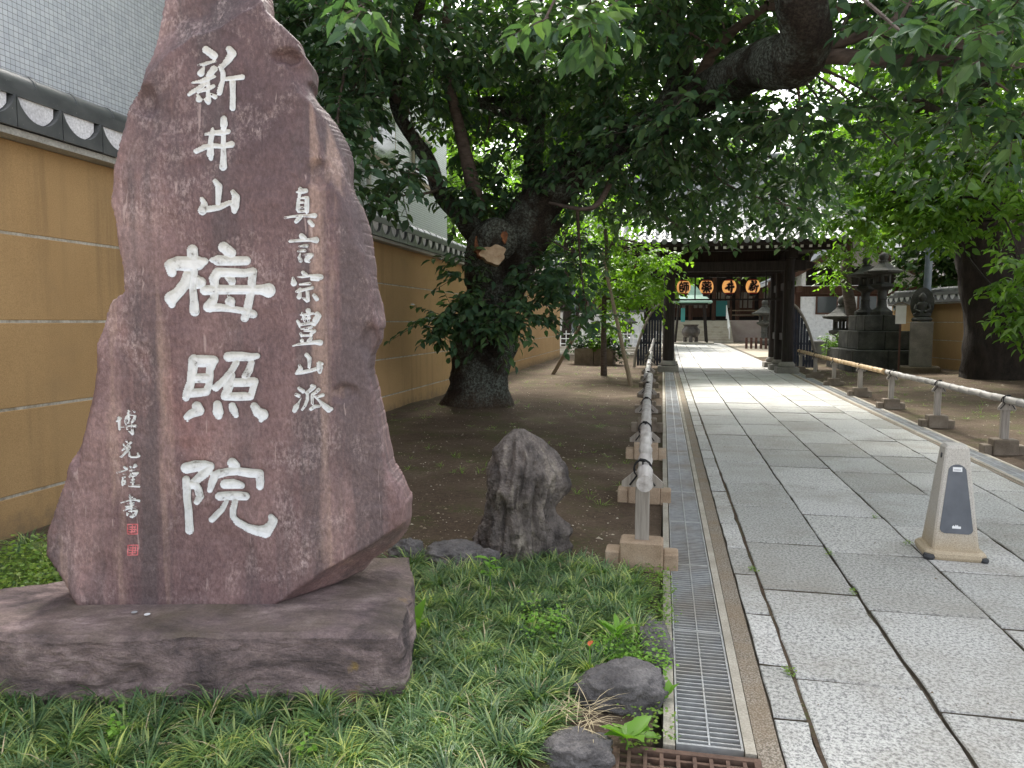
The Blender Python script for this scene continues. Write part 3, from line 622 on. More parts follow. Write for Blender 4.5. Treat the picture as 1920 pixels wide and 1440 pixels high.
CH = [  # (name, x0, y0, scale, strokes of (x, y, half width))
 (300, 60, 9.6, [[(690, 200, 68), (830, 300, 75)], [(550, 485, 16), (680, 455, 36), (870, 405, 18)], [(650, 520, 25), (600, 640, 62)], [(840, 550, 60), (760, 640, 55), (720, 680, 30)], [(450, 815, 18), (600, 790, 34), (740, 720, 50), (850, 690, 25)], [(395, 1030, 38), (560, 920, 46), (690, 820, 38)], [(560, 990, 25), (720, 930, 36), (830, 870, 33)], [(740, 790, 28), (735, 1000, 33), (740, 1150, 58)], [(670, 1120, 20), (740, 1170, 48)], [(550, 1040, 25), (575, 1120, 60)], [(790, 1030, 30), (860, 1070, 45)], [(1120, 190, 60), (1180, 270, 73), (1090, 400, 63), (1000, 500, 48)], [(950, 500, 40), (1010, 640, 48), (1000, 780, 43), (960, 900, 53), (940, 990, 52)], [(1060, 740, 38), (1200, 725, 40), (1360, 705, 52)], [(1185, 800, 58), (1190, 1000, 50), (1195, 1280, 58)]]),
 (300, 195, 9.6, [[(1030, 180, 56), (1040, 280, 70), (1040, 400, 46), (1045, 560, 42), (1050, 750, 48), (1060, 950, 56), (1060, 1090, 72)], [(835, 370, 26), (830, 450, 56), (805, 600, 46), (810, 740, 60), (815, 850, 68), (830, 940, 38)], [(700, 475, 24), (850, 450, 46), (1000, 450, 55), (1130, 430, 46)], [(560, 800, 50), (700, 720, 52), (850, 690, 46), (1000, 705, 42), (1100, 690, 48), (1200, 670, 62)]]),
 (300, 310, 9.6, [[(920, 250, 45), (990, 350, 64), (990, 500, 54), (985, 660, 46)], [(690, 580, 40), (740, 680, 60), (700, 790, 85)], [(700, 780, 50), (850, 760, 58), (1000, 735, 52), (1200, 645, 45)], [(1250, 450, 45), (1310, 550, 70), (1290, 700, 80), (1280, 800, 50)]]),
 (290, 440, 8.0, [[(190, 550, 78), (170, 450, 92), (300, 420, 106), (450, 430, 112), (600, 420, 106), (700, 390, 58)], [(515, 220, 84), (525, 400, 84), (530, 600, 70), (530, 800, 54), (545, 1000, 65), (550, 1150, 76)], [(440, 600, 70), (400, 740, 88), (280, 880, 88), (190, 950, 106), (200, 1040, 60)], [(600, 640, 40), (650, 710, 80), (600, 770, 40)], [(990, 180, 85), (1090, 260, 85)], [(810, 370, 40), (900, 375, 80), (1100, 385, 70), (1330, 380, 68)], [(900, 570, 80), (850, 650, 78), (870, 800, 58), (850, 950, 63), (780, 1070, 95)], [(900, 560, 74), (1100, 560, 68), (1300, 570, 64), (1430, 540, 58)], [(1430, 540, 55), (1410, 700, 60), (1400, 850, 60), (1370, 1000, 65), (1340, 1150, 65), (1310, 1250, 62)], [(710, 830, 75), (900, 820, 73), (1100, 820, 70), (1350, 820, 70), (1550, 820, 75), (1660, 830, 112)], [(750, 1090, 70), (950, 1090, 60), (1100, 1110, 52), (1280, 1140, 50), (1430, 1190, 66)], [(1040, 650, 25), (1110, 690, 66)], [(1065, 920, 25), (1090, 1000, 75), (1110, 1060, 50)]]),
 (310, 640, 9.0, [[(430, 320, 95), (410, 500, 84), (380, 700, 76), (330, 880, 84), (300, 960, 66)], [(430, 340, 100), (600, 340, 106), (760, 330, 85)], [(740, 350, 90), (705, 500, 64), (700, 600, 70), (690, 750, 58), (650, 860, 72)], [(400, 630, 80), (650, 630, 85)], [(350, 890, 74), (500, 878, 76), (650, 862, 70)], [(1010, 270, 85), (1080, 260, 83), (1250, 260, 80), (1400, 275, 70), (1510, 250, 50)], [(1150, 370, 60), (1060, 520, 60), (930, 680, 63), (810, 790, 68)], [(1410, 370, 55), (1370, 500, 68), (1310, 600, 64)], [(1080, 580, 55), (1040, 720, 86), (1000, 850, 76), (960, 930, 70)], [(1100, 705, 76), (1250, 705, 78), (1450, 690, 78)], [(1470, 680, 60), (1430, 830, 58), (1400, 950, 55)], [(960, 940, 70), (1150, 945, 76), (1300, 940, 76), (1390, 950, 60)], [(490, 1110, 88), (520, 1180, 95), (400, 1230, 75), (320, 1290, 60), (330, 1350, 25)], [(840, 1080, 74), (850, 1200, 94), (860, 1270, 65)], [(1085, 1100, 60), (1110, 1170, 70), (1150, 1260, 50)], [(1460, 1110, 70), (1520, 1210, 90), (1600, 1250, 105), (1580, 1340, 45)]]),
 (310, 850, 8.348, [[(310, 240, 90), (450, 210, 93), (600, 190, 68), (690, 210, 60)], [(680, 220, 70), (600, 320, 78), (480, 420, 68), (440, 450, 60)], [(310, 420, 65), (320, 550, 70), (330, 750, 65), (345, 950, 64), (355, 1100, 66), (360, 1220, 68)], [(330, 500, 70), (430, 500, 70)], [(450, 480, 55), (510, 580, 66), (535, 680, 62), (480, 770, 50)], [(1020, 160, 80), (1080, 210, 70)], [(690, 580, 46), (720, 470, 60), (760, 360, 72), (830, 320, 68)], [(830, 330, 68), (950, 300, 65), (1100, 290, 66), (1300, 320, 73), (1430, 330, 70)], [(1450, 330, 68), (1468, 450, 64), (1465, 530, 60)], [(920, 490, 76), (1050, 485, 80), (1180, 510, 55)], [(840, 680, 73), (1000, 670, 73), (1150, 670, 73), (1250, 680, 65)], [(940, 760, 38), (880, 880, 48), (780, 980, 52), (710, 1050, 52)], [(1080, 760, 50), (1050, 880, 55), (1050, 1000, 52), (1130, 1090, 60), (1280, 1170, 70), (1450, 1220, 85), (1560, 1230, 105), (1650, 1130, 75), (1680, 1060, 75), (1650, 1000, 50)]]),
 (500, 340, 13.714, [[(780, 140, 50), (820, 210, 65), (930, 190, 60)], [(690, 230, 25), (780, 210, 60)], [(770, 280, 45), (755, 350, 40)], [(745, 400, 45), (730, 550, 48), (720, 680, 52)], [(780, 390, 20), (930, 370, 45)], [(960, 390, 60), (958, 550, 62), (960, 730, 60)], [(760, 500, 34), (850, 500, 32)], [(760, 620, 32), (850, 630, 32)], [(750, 730, 45), (870, 730, 35)], [(400, 905, 30), (600, 870, 32), (800, 845, 35), (1000, 850, 38), (1160, 845, 70)], [(790, 890, 60), (690, 1000, 55)], [(1030, 1000, 55), (1110, 1090, 60)]]),
 (500, 425, 13.714, [[(830, 210, 70), (900, 270, 65)], [(520, 350, 38), (700, 335, 42), (900, 320, 45), (1050, 310, 48), (1200, 315, 85)], [(760, 485, 15), (900, 470, 45), (960, 470, 52)], [(730, 610, 22), (850, 595, 43), (910, 590, 43)], [(790, 670, 20), (770, 770, 45), (810, 850, 55)], [(880, 710, 20), (1000, 700, 45), (1080, 710, 62), (980, 800, 68), (960, 840, 65), (1020, 880, 38)]]),
 (500, 495, 13.714, [[(870, 210, 55), (940, 270, 60)], [(605, 340, 30), (630, 480, 85)], [(730, 320, 15), (850, 320, 32), (1050, 290, 35), (1250, 320, 85), (1320, 320, 75)], [(1100, 370, 50), (1250, 360, 70)], [(790, 515, 25), (930, 500, 36), (1040, 490, 43)], [(700, 700, 30), (800, 640, 46)], [(750, 700, 46), (900, 650, 40), (1110, 600, 46)], [(790, 740, 45), (765, 840, 65)], [(980, 700, 45), (985, 820, 45), (990, 920, 55)], [(870, 870, 28), (960, 930, 55)], [(1150, 800, 55), (1215, 890, 62)]]),
 (520, 575, 13.714, [[(720, 100, 70), (740, 160, 50)], [(565, 160, 30), (610, 270, 46), (630, 360, 36)], [(735, 180, 46), (735, 380, 33)], [(520, 210, 20), (680, 200, 40), (850, 170, 33)], [(560, 320, 24), (760, 290, 33)], [(960, 190, 70), (990, 240, 78), (920, 350, 88), (890, 460, 50)], [(450, 370, 38), (500, 450, 50), (520, 530, 25)], [(560, 460, 38), (700, 440, 38), (860, 420, 42)], [(550, 580, 20), (700, 555, 32), (820, 525, 36)], [(630, 630, 20), (800, 620, 33), (890, 625, 48), (810, 700, 46), (800, 740, 38)], [(540, 700, 38), (565, 760, 35)], [(600, 745, 36), (820, 745, 30)], [(575, 880, 55)], [(800, 820, 48), (750, 890, 56)], [(340, 1015, 20), (480, 975, 35), (700, 950, 42), (900, 925, 55), (1040, 930, 78)]]),
 (520, 645, 13.714, [[(690, 290, 58), (760, 370, 60), (765, 500, 46), (755, 610, 42)], [(505, 560, 35), (530, 650, 65), (450, 750, 50)], [(420, 775, 35), (600, 740, 55), (800, 700, 48), (930, 660, 52)], [(1020, 520, 68), (1030, 620, 85), (1030, 730, 55)], [(985, 510, 40), (1090, 520, 42)]]),
 (520, 700, 13.714, [[(500, 410, 50), (600, 480, 60)], [(430, 570, 48), (495, 600, 52)], [(560, 650, 8), (490, 780, 28), (430, 890, 75), (390, 980, 60)], [(830, 340, 50), (880, 370, 58), (790, 450, 58), (700, 530, 45)], [(720, 560, 42), (715, 700, 45), (650, 860, 40), (580, 960, 32)], [(1000, 440, 50), (920, 520, 44), (840, 560, 38)], [(1110, 580, 50), (1000, 620, 36), (930, 620, 28)], [(840, 600, 42), (840, 800, 38)], [(810, 940, 50), (900, 880, 52), (1020, 870, 35)], [(830, 560, 25), (950, 660, 30), (1050, 760, 45), (1150, 860, 75), (1260, 950, 90), (1330, 945, 55)]]),
 (190, 755, 16.0, [[(380, 580, 25), (440, 540, 56), (500, 490, 30)], [(450, 470, 45), (455, 650, 42), (460, 820, 38)], [(715, 260, 28), (750, 320, 35)], [(690, 330, 22), (790, 320, 25)], [(860, 260, 28), (890, 300, 35)], [(740, 370, 30), (660, 450, 38), (640, 560, 42), (660, 660, 32)], [(740, 395, 13), (900, 405, 13)], [(920, 430, 40), (900, 520, 48), (840, 600, 40)], [(740, 420, 22), (745, 520, 30), (740, 620, 22)], [(680, 510, 20), (790, 500, 20)], [(690, 630, 25), (830, 610, 25)], [(530, 755, 22), (750, 720, 25), (950, 720, 45)], [(705, 800, 45)], [(830, 680, 25), (850, 850, 45), (855, 960, 45)], [(750, 890, 30), (840, 960, 40)]]),
 (190, 805, 16.0, [[(670, 360, 30), (695, 400, 28)], [(595, 470, 30), (600, 510, 30)], [(820, 420, 42), (740, 470, 38), (640, 580, 40), (560, 650, 28)], [(780, 550, 48), (680, 690, 45), (540, 840, 35), (480, 850, 12)], [(765, 700, 22), (765, 820, 32), (820, 860, 32), (980, 860, 32), (1060, 820, 50), (1030, 740, 35)]]),
 (190, 860, 16.0, [[(620, 290, 45), (690, 330, 45)], [(410, 440, 28), (560, 405, 26), (700, 370, 18)], [(590, 490, 20), (660, 490, 28)], [(560, 600, 25), (640, 580, 28)], [(580, 620, 25), (560, 740, 32), (575, 830, 28)], [(640, 680, 28), (660, 770, 35)], [(580, 800, 25), (650, 785, 20)], [(800, 270, 32), (840, 310, 30)], [(940, 220, 48), (910, 280, 38), (990, 240, 30)], [(770, 395, 18), (940, 360, 20)], [(850, 420, 20), (780, 570, 38)], [(880, 470, 33), (1030, 455, 38), (950, 530, 38), (870, 560, 33)], [(830, 660, 20), (930, 650, 26)], [(810, 740, 20), (920, 730, 26)], [(880, 560, 28), (885, 800, 30)], [(770, 850, 28), (900, 855, 32), (1080, 845, 48)]]),
 (190, 910, 16.0, [[(810, 310, 32), (830, 450, 36), (850, 600, 36), (860, 730, 36)], [(790, 370, 25), (900, 385, 26), (970, 440, 26)], [(545, 545, 18), (700, 500, 20), (850, 460, 25), (1000, 470, 28), (1080, 485, 45)], [(740, 575, 18), (930, 545, 20)], [(690, 660, 25), (800, 645, 24)], [(860, 625, 20), (930, 610, 20)], [(880, 690, 25), (1000, 680, 28)], [(640, 775, 18), (740, 720, 35), (850, 710, 25)], [(790, 795, 20), (940, 780, 30), (1030, 780, 38)], [(1020, 800, 45), (980, 900, 50), (900, 960, 45), (850, 950, 35)], [(735, 840, 20), (750, 910, 30)], [(760, 870, 18), (900, 860, 24)]]),
]
def ch_world(c):
    x0, y0, s_, strokes = c; out = []
    for st in strokes:
        q = []
        for x, y, r in st:
            u, z = st_uv(x0 + x / s_, y0 + y / s_); q.append((u, z, r / s_ * D0 / F_PX))
        out.append(q)
    return out
CW = [ch_world(c) for c in CH]
SEALS = []
for (x, y) in ((247, 993), (248, 1032)):
    k = 9; q = [[(x - k, y - k, 1.1), (x + k, y - k, 1.1), (x + k, y + k, 1.1), (x - k, y + k, 1.1), (x - k, y - k, 1.1)], [(x - 5, y - 4, 1.2), (x + 5, y - 4, 1.2)], [(x - 6, y, 1.1), (x + 6, y + 1, 1.1)], [(x, y - 6, 1.2), (x - 1, y + 6, 1.2)], [(x - 6, y + 5, 1.1), (x + 5, y + 5, 1.2)], [(x + 5, y - 6, 1), (x + 4, y + 4, 1)]]
    SEALS.append((0, 0, 1.0, q))
SW = [ch_world(c) for c in SEALS]
def carve(U, Z):
    s_ = sdf_strokes(U, Z, [st for c in CW for st in c]); return 0.028 * np.clip(s_ / 0.011, 0, 1)
stele = empty('inscribed_stone', tuple(uc * CR + D0 * HF + np.array([0, 0, zb])), YAW, 'tall purple-brown standing stone with white carved calligraphy on a rock plinth', 'stone monument')
u0, z0 = SUV.min(0) - 0.02; u1, z1 = SUV.max(0) + 0.02
U, Z, S, Q, gu, gv = clip_grid(u0, u1, z0, z1, 0.0085, lambda a, b: sdf_poly(a, b, SUV) + 0.010 * fbm(np.stack([a, b, a * 0], 1), 10, 2, 50))
rim = 0.012 * np.clip(1 - S / 0.022, 0, 1) ** 2
dep = face(U, Z) + rim + carve(U, Z)
Vf = np.stack([U - uc, dep, Z - zb], 1)
loop = np.array(boundary_loop(Q)); nL = len(loop)
gl = np.hypot(gu, gv)[loop] + 1e-6; nu_ = gu[loop] / gl; nv_ = gv[loop] / gl
for _ in range(12): nu_ = (nu_ + np.roll(nu_, 1) + np.roll(nu_, -1)) / 3; nv_ = (nv_ + np.roll(nv_, 1) + np.roll(nv_, -1)) / 3
allV = [Vf]; Qs = [Q]; prev = loop; base = len(Vf)
TH = 0.46
for k, t in enumerate((0.06, 0.16, 0.3, 0.46, 0.64, 0.82, 1.0)):
    d0 = dep[loop]; dd = d0 + (np.maximum(TH, d0 + 0.05) - d0) * t
    P = np.stack([U[loop], Z[loop], dd], 1); ins = -0.012 * math.sin(math.pi * min(t * 1.6, 1)) + 0.09 * t ** 3 + 0.035 * min(1, t * 4) * fbm(P, 4, 3, 60)
    ring = np.stack([U[loop] - uc + nu_ * ins, dd, np.maximum(Z[loop] - zb + nv_ * ins, -0.03)], 1)
    allV.append(ring); idx = np.arange(base, base + nL)
    Qs.append(np.stack([prev, idx, np.roll(idx, -1), np.roll(prev, -1)], 1)); prev = idx; base += nL
cen = np.array([[0.0, TH + 0.05, 1.2]]); allV.append(cen)
Tt = np.stack([prev, np.full(nL, base), np.roll(prev, -1)], 1)
so = link('stone', mesh_np('stone', np.concatenate(allV), np.concatenate(Qs), Tt, smooth=True), MAT['stele'], stele)
import bmesh
bm = bmesh.new(); bm.from_mesh(so.data); bmesh.ops.recalc_face_normals(bm, faces=bm.faces); bm.to_mesh(so.data); bm.free()
def glyph(strokes, name, mat, h, lift=0.0014, sink=0.018):
    a = np.array([p for st in strokes for p in st]); m = a[:, 2].max() + 0.01
    U, Z, S, Q, _, _ = clip_grid(a[:, 0].min() - m, a[:, 0].max() + m, a[:, 1].min() - m, a[:, 1].max() + m, h, lambda x, y: sdf_strokes(x, y, strokes))
    dep = face(U, Z) - lift + sink * np.clip(S / 0.013, 0, 1)
    V = np.stack([U - uc, dep, Z - zb], 1); me = mesh_np(name, V, Q[:, ::-1], smooth=True); return link(name, me, mat, stele)
for i, c in enumerate(CW): glyph(c, 'carved_character', MAT['paint'], 0.0032 if i < 6 else 0.0022)
for c in SW: glyph(c, 'red_seal', MAT['seal'], 0.0016, 0.0015, 0.0)
# plinth rock: outline in (across, distance), rings up the sides, then over the top
def rock_block(name, outline, ztop, mat, parent, origin, seed, nside=30, ntop=24, M=560, wob=0.03, topwob=0.012, bulge=0.02):
    o = np.array(outline, float); seg = np.hypot(*(np.roll(o, -1, 0) - o).T); cum = np.concatenate([[0], np.cumsum(seg)]); tt = np.linspace(0, cum[-1], M, endpoint=False)
    oc = np.vstack([o, o[:1]]); px = np.interp(tt, cum, oc[:, 0]); py = np.interp(tt, cum, oc[:, 1])
    for _ in range(1): px = (px + np.roll(px, 1) + np.roll(px, -1)) / 3; py = (py + np.roll(py, 1) + np.roll(py, -1)) / 3
    cx, cy = o.mean(0); V = []
    for i in range(nside):
        t = i / (nside - 1); zz = -0.08 + (ztop + 0.08) * t; sc_ = 1.0 + bulge * math.sin(t * 2.4) - 0.006 * max(0, t - 0.8) * 5
        x = cx + (px - cx) * sc_; y = cy + (py - cy) * sc_; P = np.stack([x, y, x * 0 + zz], 1)
        n1 = fbm(P, 3.2, 4, seed) * wob + 0.7 * wob * np.clip(fbm(P * np.array([0.6, 0.6, 1.6]), 8, 3, seed + 2, ridged=True), -0.4, 0.35) + 0.006 * fbm(P, 26, 2, seed + 11); dl = np.hypot(px - cx, py - cy)
        V.append(np.stack([x + (px - cx) / dl * n1, y + (py - cy) / dl * n1, P[:, 2] + (0.02 * fbm(P, 4, 3, seed + 5) if t > 0.5 else 0) * t], 1))
    top = V[-1]
    for i in range(1, ntop + 1):
        t = (i / ntop) ** 0.9; x = top[:, 0] + (cx - top[:, 0]) * t; y = top[:, 1] + (cy - top[:, 1]) * t; P = np.stack([x, y, x * 0], 1)
        k = 1.0; V.append(np.stack([x, y, top[:, 2] * (1 - k) + k * (ztop + 0.012 + topwob * fbm(P, 3.0, 5, seed + 7)) + (1 - k) * k * 0.02], 1))
    V = np.concatenate(V); n = nside + ntop; i0 = np.arange(M); Qs = []
    for k in range(n - 1): Qs.append(np.stack([k * M + i0, k * M + (i0 + 1) % M, (k + 1) * M + (i0 + 1) % M, (k + 1) * M + i0], 1))
    W = V[:, :1] * CR[None] + V[:, 1:2] * HF[None]; W[:, 2] = V[:, 2]; W = W - np.array(origin)
    return link(name, mesh_np(name, W, np.concatenate(Qs), smooth=False), mat, parent)
po = tuple(-1.6 * CR + 3.2 * HF)
pl = rock_block('rock_plinth', [(-3.1, 2.82), (-2.4, 2.78), (-1.6, 2.77), (-0.9, 2.78), (-0.455, 2.79), (-0.455, 3.0), (-0.50, 3.4), (-0.56, 3.72), (-1.2, 3.76), (-1.9, 3.62), (-2.25, 3.3), (-2.75, 3.12), (-3.1, 3.1)], 0.272, MAT['plinth'], None, po, 71, wob=0.045)
pl.location = po; tag(pl, 'flat greyish purple boulder laid as plinth under the inscribed stone', 'plinth')
# two coins left on the plinth
for (x, y, cm_, cl_) in ((252, 1148, 'greyprint', 'dull grey'), (276, 1152, 'label', 'bright pale')):
    p = atG(x, y, 0.292); o = MB().lathe([(0.012, 0), (0.012, 0.0018)], 14).build('coin', MAT[cm_], None); o.location = (p[0], p[1], 0.292)
    tag(o, cl_ + ' coin left on the plinth at the foot of the stone', 'coin', 'coins on the plinth')
# ================================================================ PLASTER WALLS
TP = 0.38
def tile_meshes():
    n = 12; half = TP / 2 - 0.004; prof = []
    for i in range(n + 1):
        y = -half + 2 * half * i / n; t = abs(y) / half
        z = 0.208 if t > 0.92 else 0.055 + 0.11 * (t / 0.92) ** 2.4
        prof.append((y, z))
    ap = MB(); poly = [(-half, 0.0)] + [(half, 0.0)] + [(y, z) for y, z in reversed(prof)]
    ap.prism(poly, 'x', 0.0, 0.022)
    vs = []; 
    for y, z in prof: vs += [(-0.004, y, z - 0.004), (-0.22, y, z + 0.03), (-0.22, y, z + 0.01), (-0.004, y, z - 0.03)]
    fs = []
    for i in range(n):
        for k in range(4): a = i * 4 + k; b = i * 4 + (k + 1) % 4; fs.append((a, b, b + 4, a + 4))
    ap.add(vs, fs); m1 = ap.mesh('eave_tile')
    cr = MB(); poly = [(y * 0.98, z + 0.006) for y, z in prof if abs(y) < half * 0.90] ; poly = [(-half * 0.84, 0.225), *[(y, z) for y, z in poly], (half * 0.84, 0.225)][::1]
    cr.prism(poly, 'x', -0.045, -0.02); m2 = cr.mesh('plaster_crescent')
    rt_ = MB(); pr = []
    for k in range(9): a = math.pi * k / 8 - 0.25 + 0.5 * k / 8 * 0; a = -0.35 + (math.pi + 0.7) * k / 8; pr.append((0.10 * math.cos(a), 0.10 * math.sin(a)))
    vs = []
    for yy, s_ in ((-TP / 2 + 0.003, 1.0), (TP / 2 - 0.03, 1.0), (TP / 2 - 0.028, 1.07), (TP / 2 - 0.003, 1.07)): vs += [(x * s_, yy, z * s_) for x, z in pr]
    fs = [(k * 9 + i, k * 9 + i + 1, k * 9 + 10 + i, k * 9 + 9 + i) for k in range(3) for i in range(8)]; rt_.add(vs, fs); m3 = rt_.mesh('ridge_tile', True)
    return m1, m2, m3
TM = tile_meshes()
def plaster_wall(loc, rz, L, bands, ztop, label, tiles=True):
    e = empty('plaster_wall', loc, rz, label, 'wall'); z0 = -0.25
    MB().box((-0.13, L / 2, (ztop + z0) / 2 - 0.01), (0.252, L - 0.02, ztop - z0 - 0.02)).build('wall_core', MAT['joint'], e)
    b0 = z0
    for b1 in bands + [ztop]:
        a = b0 + (0.008 if b0 > z0 else 0); c = b1 - (0.008 if b1 < ztop else 0)
        MB().bbox((-0.13, L / 2, (a + c) / 2), (0.26, L, c - a), 0.006).build('plaster_band', MAT['ochre'], e); b0 = b1
    MB().box((-0.05, L / 2, ztop + 0.025), (0.36, L + 0.02, 0.046)).build('eave_board', MAT['eave'], e)
    zc = ztop + 0.052; n = int(L / TP)
    for i in range(n):
        y = TP / 2 + i * TP
        link('eave_tile', TM[0], MAT['tile'], e, loc=(0.14, y, zc + rnd.uniform(-.002, .002)))
        link('plaster_crescent', TM[1], MAT['plaster_white'], e, loc=(0.14, y, zc))
        link('ridge_tile', TM[2], MAT['tile'], e, loc=(-0.125, y, zc + 0.35 + rnd.uniform(-.003, .003)), rot=(0, 0, rnd.uniform(-.012, .012)))
    MB().box((-0.13, L / 2, zc + 0.235), (0.53, L, 0.045)).build('ridge_course', MAT['tile'], e)
    MB().box((-0.128, L / 2, zc + 0.2815), (0.46, L, 0.047)).build('ridge_course', MAT['tile'], e)
    MB().box((-0.2, L / 2, zc + 0.1), (0.30, L - 0.03, 0.24)).build('tile_bed', MAT['grout'], e)
    return e
plaster_wall((-4.37, 0.4, 0), 0.0085, 31.2, [0.3, 0.9, 1.5, 2.1], 2.73, 'long ochre plaster wall with pale joints and grey tiled coping, behind the inscribed stone')
plaster_wall((7.35, 27.2, 0), R(180) + 0.16, 12.0, [0.42, 0.95, 1.48], 2.02, 'ochre plaster wall with tiled coping behind the big dark trunk and the stone statue')
# ================================================================ TILED BUILDING
BX = -5.7
bd = empty('tiled_building', (BX, 11, 0), 0, 'large building clad in small pale blue-grey square tiles above the ochre wall', 'building')
MB().box((-4.0, 0, 6.3), (8.0, 15.2, 12.6)).build('wall', MAT['mosaic_far'], bd)
MB().box((-4.0, 0, 12.7), (8.3, 15.5, 0.2)).build('parapet', MAT['eave'], bd)
ya, yb, za, zc_ = 4.6, 9.2, 2.9, 5.7
MB().box((0.002, (ya + yb) / 2 - 11, (za + zc_) / 2), (0.006, yb - ya, zc_ - za)).build('grout_bed', MAT['grout'], bd)
ny = int(round((yb - ya) / 0.05)); nz = int(round((zc_ - za) / 0.05)); tl = []
for i in range(ny):
    for k in range(nz): tl.append((ya + 0.025 + i * 0.05, za + 0.025 + k * 0.05))
tl = np.array(tl); big_ = np.where((tl[:, 0] > 5.25) & (tl[:, 1] > 3.35), np.hypot(tl[:, 0], tl[:, 1]), 99); order = np.argsort(big_); pick = set(order[:300].tolist())
tb = MB().box((0, 0, 0), (0.010, 0.0455, 0.0455)); tme = tb.mesh('wall_tile'); rest = []
for i, (y, z) in enumerate(tl):
    if i in pick: link('wall_tile', tme, MAT['mosaic1'], bd, loc=(0.0025, y - 11, z))
    else: rest.append((y - 11, z))
rest = np.array(rest); cb = np.array([(-1, -1, -1), (1, -1, -1), (1, 1, -1), (-1, 1, -1), (-1, -1, 1), (1, -1, 1), (1, 1, 1), (-1, 1, 1)]) * np.array([0.005, 0.02275, 0.02275])
V = (np.stack([np.full(len(rest), 0.0025), rest[:, 0], rest[:, 1]], 1)[:, None, :] + cb[None]).reshape(-1, 3)
fq = np.array([(4, 5, 6, 7), (0, 1, 5, 4), (1, 2, 6, 5), (2, 3, 7, 6), (3, 2, 1, 0)]); Q = (np.arange(len(rest))[:, None, None] * 8 + fq[None]).reshape(-1, 4)
o = link('wall_tiles', mesh_np('wall_tiles', V, Q), MAT['mosaic'], bd); o['kind'] = 'stuff'
for (y, z, wy, hz) in ((5.6, 5.2, 1.3, 1.1), (3.2, 5.2, 1.3, 1.1), (5.6, 8.4, 1.3, 1.3), (2.9, 8.4, 1.3, 1.3), (0.4, 8.4, 1.3, 1.3)):
    wn = MB().box((0.02, y, z), (0.06, wy, hz)).build('window', MAT['cream'], bd); MB().box((0.055, y, z), (0.02, wy - 0.14, hz - 0.14)).build('pane', MAT['glass'], wn)
pp = [atY(x, y, 1) for x, y in ((0, 0),)]
MB().tube([(0.07, 2.35, 0.5), (0.07, 2.35, 12)], 0.05, 10).build('downpipe', MAT['white'], bd)
# ================================================================ THE GATE
gz = 10 * math.pi / 180 * -1
GO = Vector((1.67, 24.2, 0.0))
gate = empty('temple_gate', GO, R(0), 'dark timber temple gate with grey tiled roof spanning the paved path', 'gate')
PX = 1.70
def pillar(x, y, h, r=0.17, base=True):
    p = MB().lathe([(r * 1.02, 0.26), (r, 0.6), (r, h * 0.7), (r * 0.96, h)], 20, (x, y, 0)).build('pillar', MAT['darkwood'], gate, True)
    if base:
        MB().lathe([(0.20, 0.17), (0.235, 0.2), (0.235, 0.25), (0.2, 0.30), (0.18, 0.33)], 20, (x, y, 0)).build('collar_stone', MAT['greystone'], p, True)
        MB().bbox((x, y, 0.065), (0.62, 0.58, 0.21), 0.012).build('base_stone', MAT['greystone'], p)
for sx in (-1, 1):
    for y in (-1.45, 0.0, 1.5): pillar(sx * PX, y, 3.5, 0.18 if y == 0 else 0.155)
    MB().box((sx * PX, 0, 1.05), (0.12, 2.9, 0.22)).build('tie_beam', MAT['darkwood'], gate)
    MB().box((sx * PX, 0, 2.55), (0.12, 3.3, 0.22)).build('tie_beam', MAT['darkwood'], gate)
    MB().box((sx * PX, 0, 3.42), (0.22, 4.3, 0.24)).build('bracket_beam', MAT['darkwood'], gate)
for y, z, hh in ((-1.45, 3.12, 0.3), (0, 3.2, 0.36), (1.5, 3.12, 0.3)):
    MB().bbox((0, y, z), (PX * 2 + 0.9, 0.2, hh), 0.015).build('lintel', MAT['darkwood'], gate)
for y in (-2.0, 2.05): MB().box((0, y, 3.6), (PX * 2 + 2.2, 0.2, 0.18)).build('purlin', MAT['darkwood'], gate)
MB().box((0, 0, 4.3), (PX * 2 + 0.6, 0.14, 1.9)).build('gable_board', MAT['darkwood'], gate)
MB().box((0, 0, 3.75), (PX * 2 + 2.0, 3.6, 0.05)).build('ceiling_board', MAT['darkwood'], gate)
# bracket noses
for sx in (-1, 1):
    MB().prism([(0, 0), (0.42, 0.05), (0.5, 0.16), (0.4, 0.24), (0, 0.26)], 'y', -1.54, -1.36).build('beam_nose', MAT['darkwood'], gate, loc=(sx * (PX + 0.18), 0, 2.98), rot=(0, 0, 0 if sx > 0 else math.pi))
# rafters with white-painted ends
RH = 3.02; ZE, ZR = 3.66, 6.05; YE, YR = -3.05, 0.0
def roof_z(t): return ZE + (ZR - ZE) * (0.55 * t + 0.45 * t * t)      # concave sweep, t=0 eave, 1 ridge
rfm = MB().box((0, 0, 0), (0.075, 1.25, 0.09)).mesh('rafter'); rfe = MB().box((0, -0.632, 0), (0.077, 0.012, 0.092)).mesh('rafter_end')
for sgn in (1, -1):
    for i in range(27):
        x = -RH + 0.12 + i * (2 * RH - 0.24) / 26
        r_ = link('rafter', rfm, MAT['darkwood'], gate, loc=(x, sgn * (YE + 0.78), 3.70), rot=(R(14), 0, 0 if sgn > 0 else math.pi)); link('rafter_end', rfe, MAT['white'], r_)
MB().prism([(YE + t * (YR - YE) / 8 * 1.0 if False else YE + (YR - YE) * t / 8, roof_z(t / 8)) for t in range(9)] + [(-(YE + (YR - YE) * t / 8), roof_z(t / 8)) for t in range(7, -1, -1)] + [(-YE - 0.05, ZE - 0.1), (0, ZR - 0.9), (YE + 0.05, ZE - 0.1)], 'x', -RH, RH).build('roof_body', MAT['darkwood'], gate)
NW = 22; TWd = 2 * RH / NW
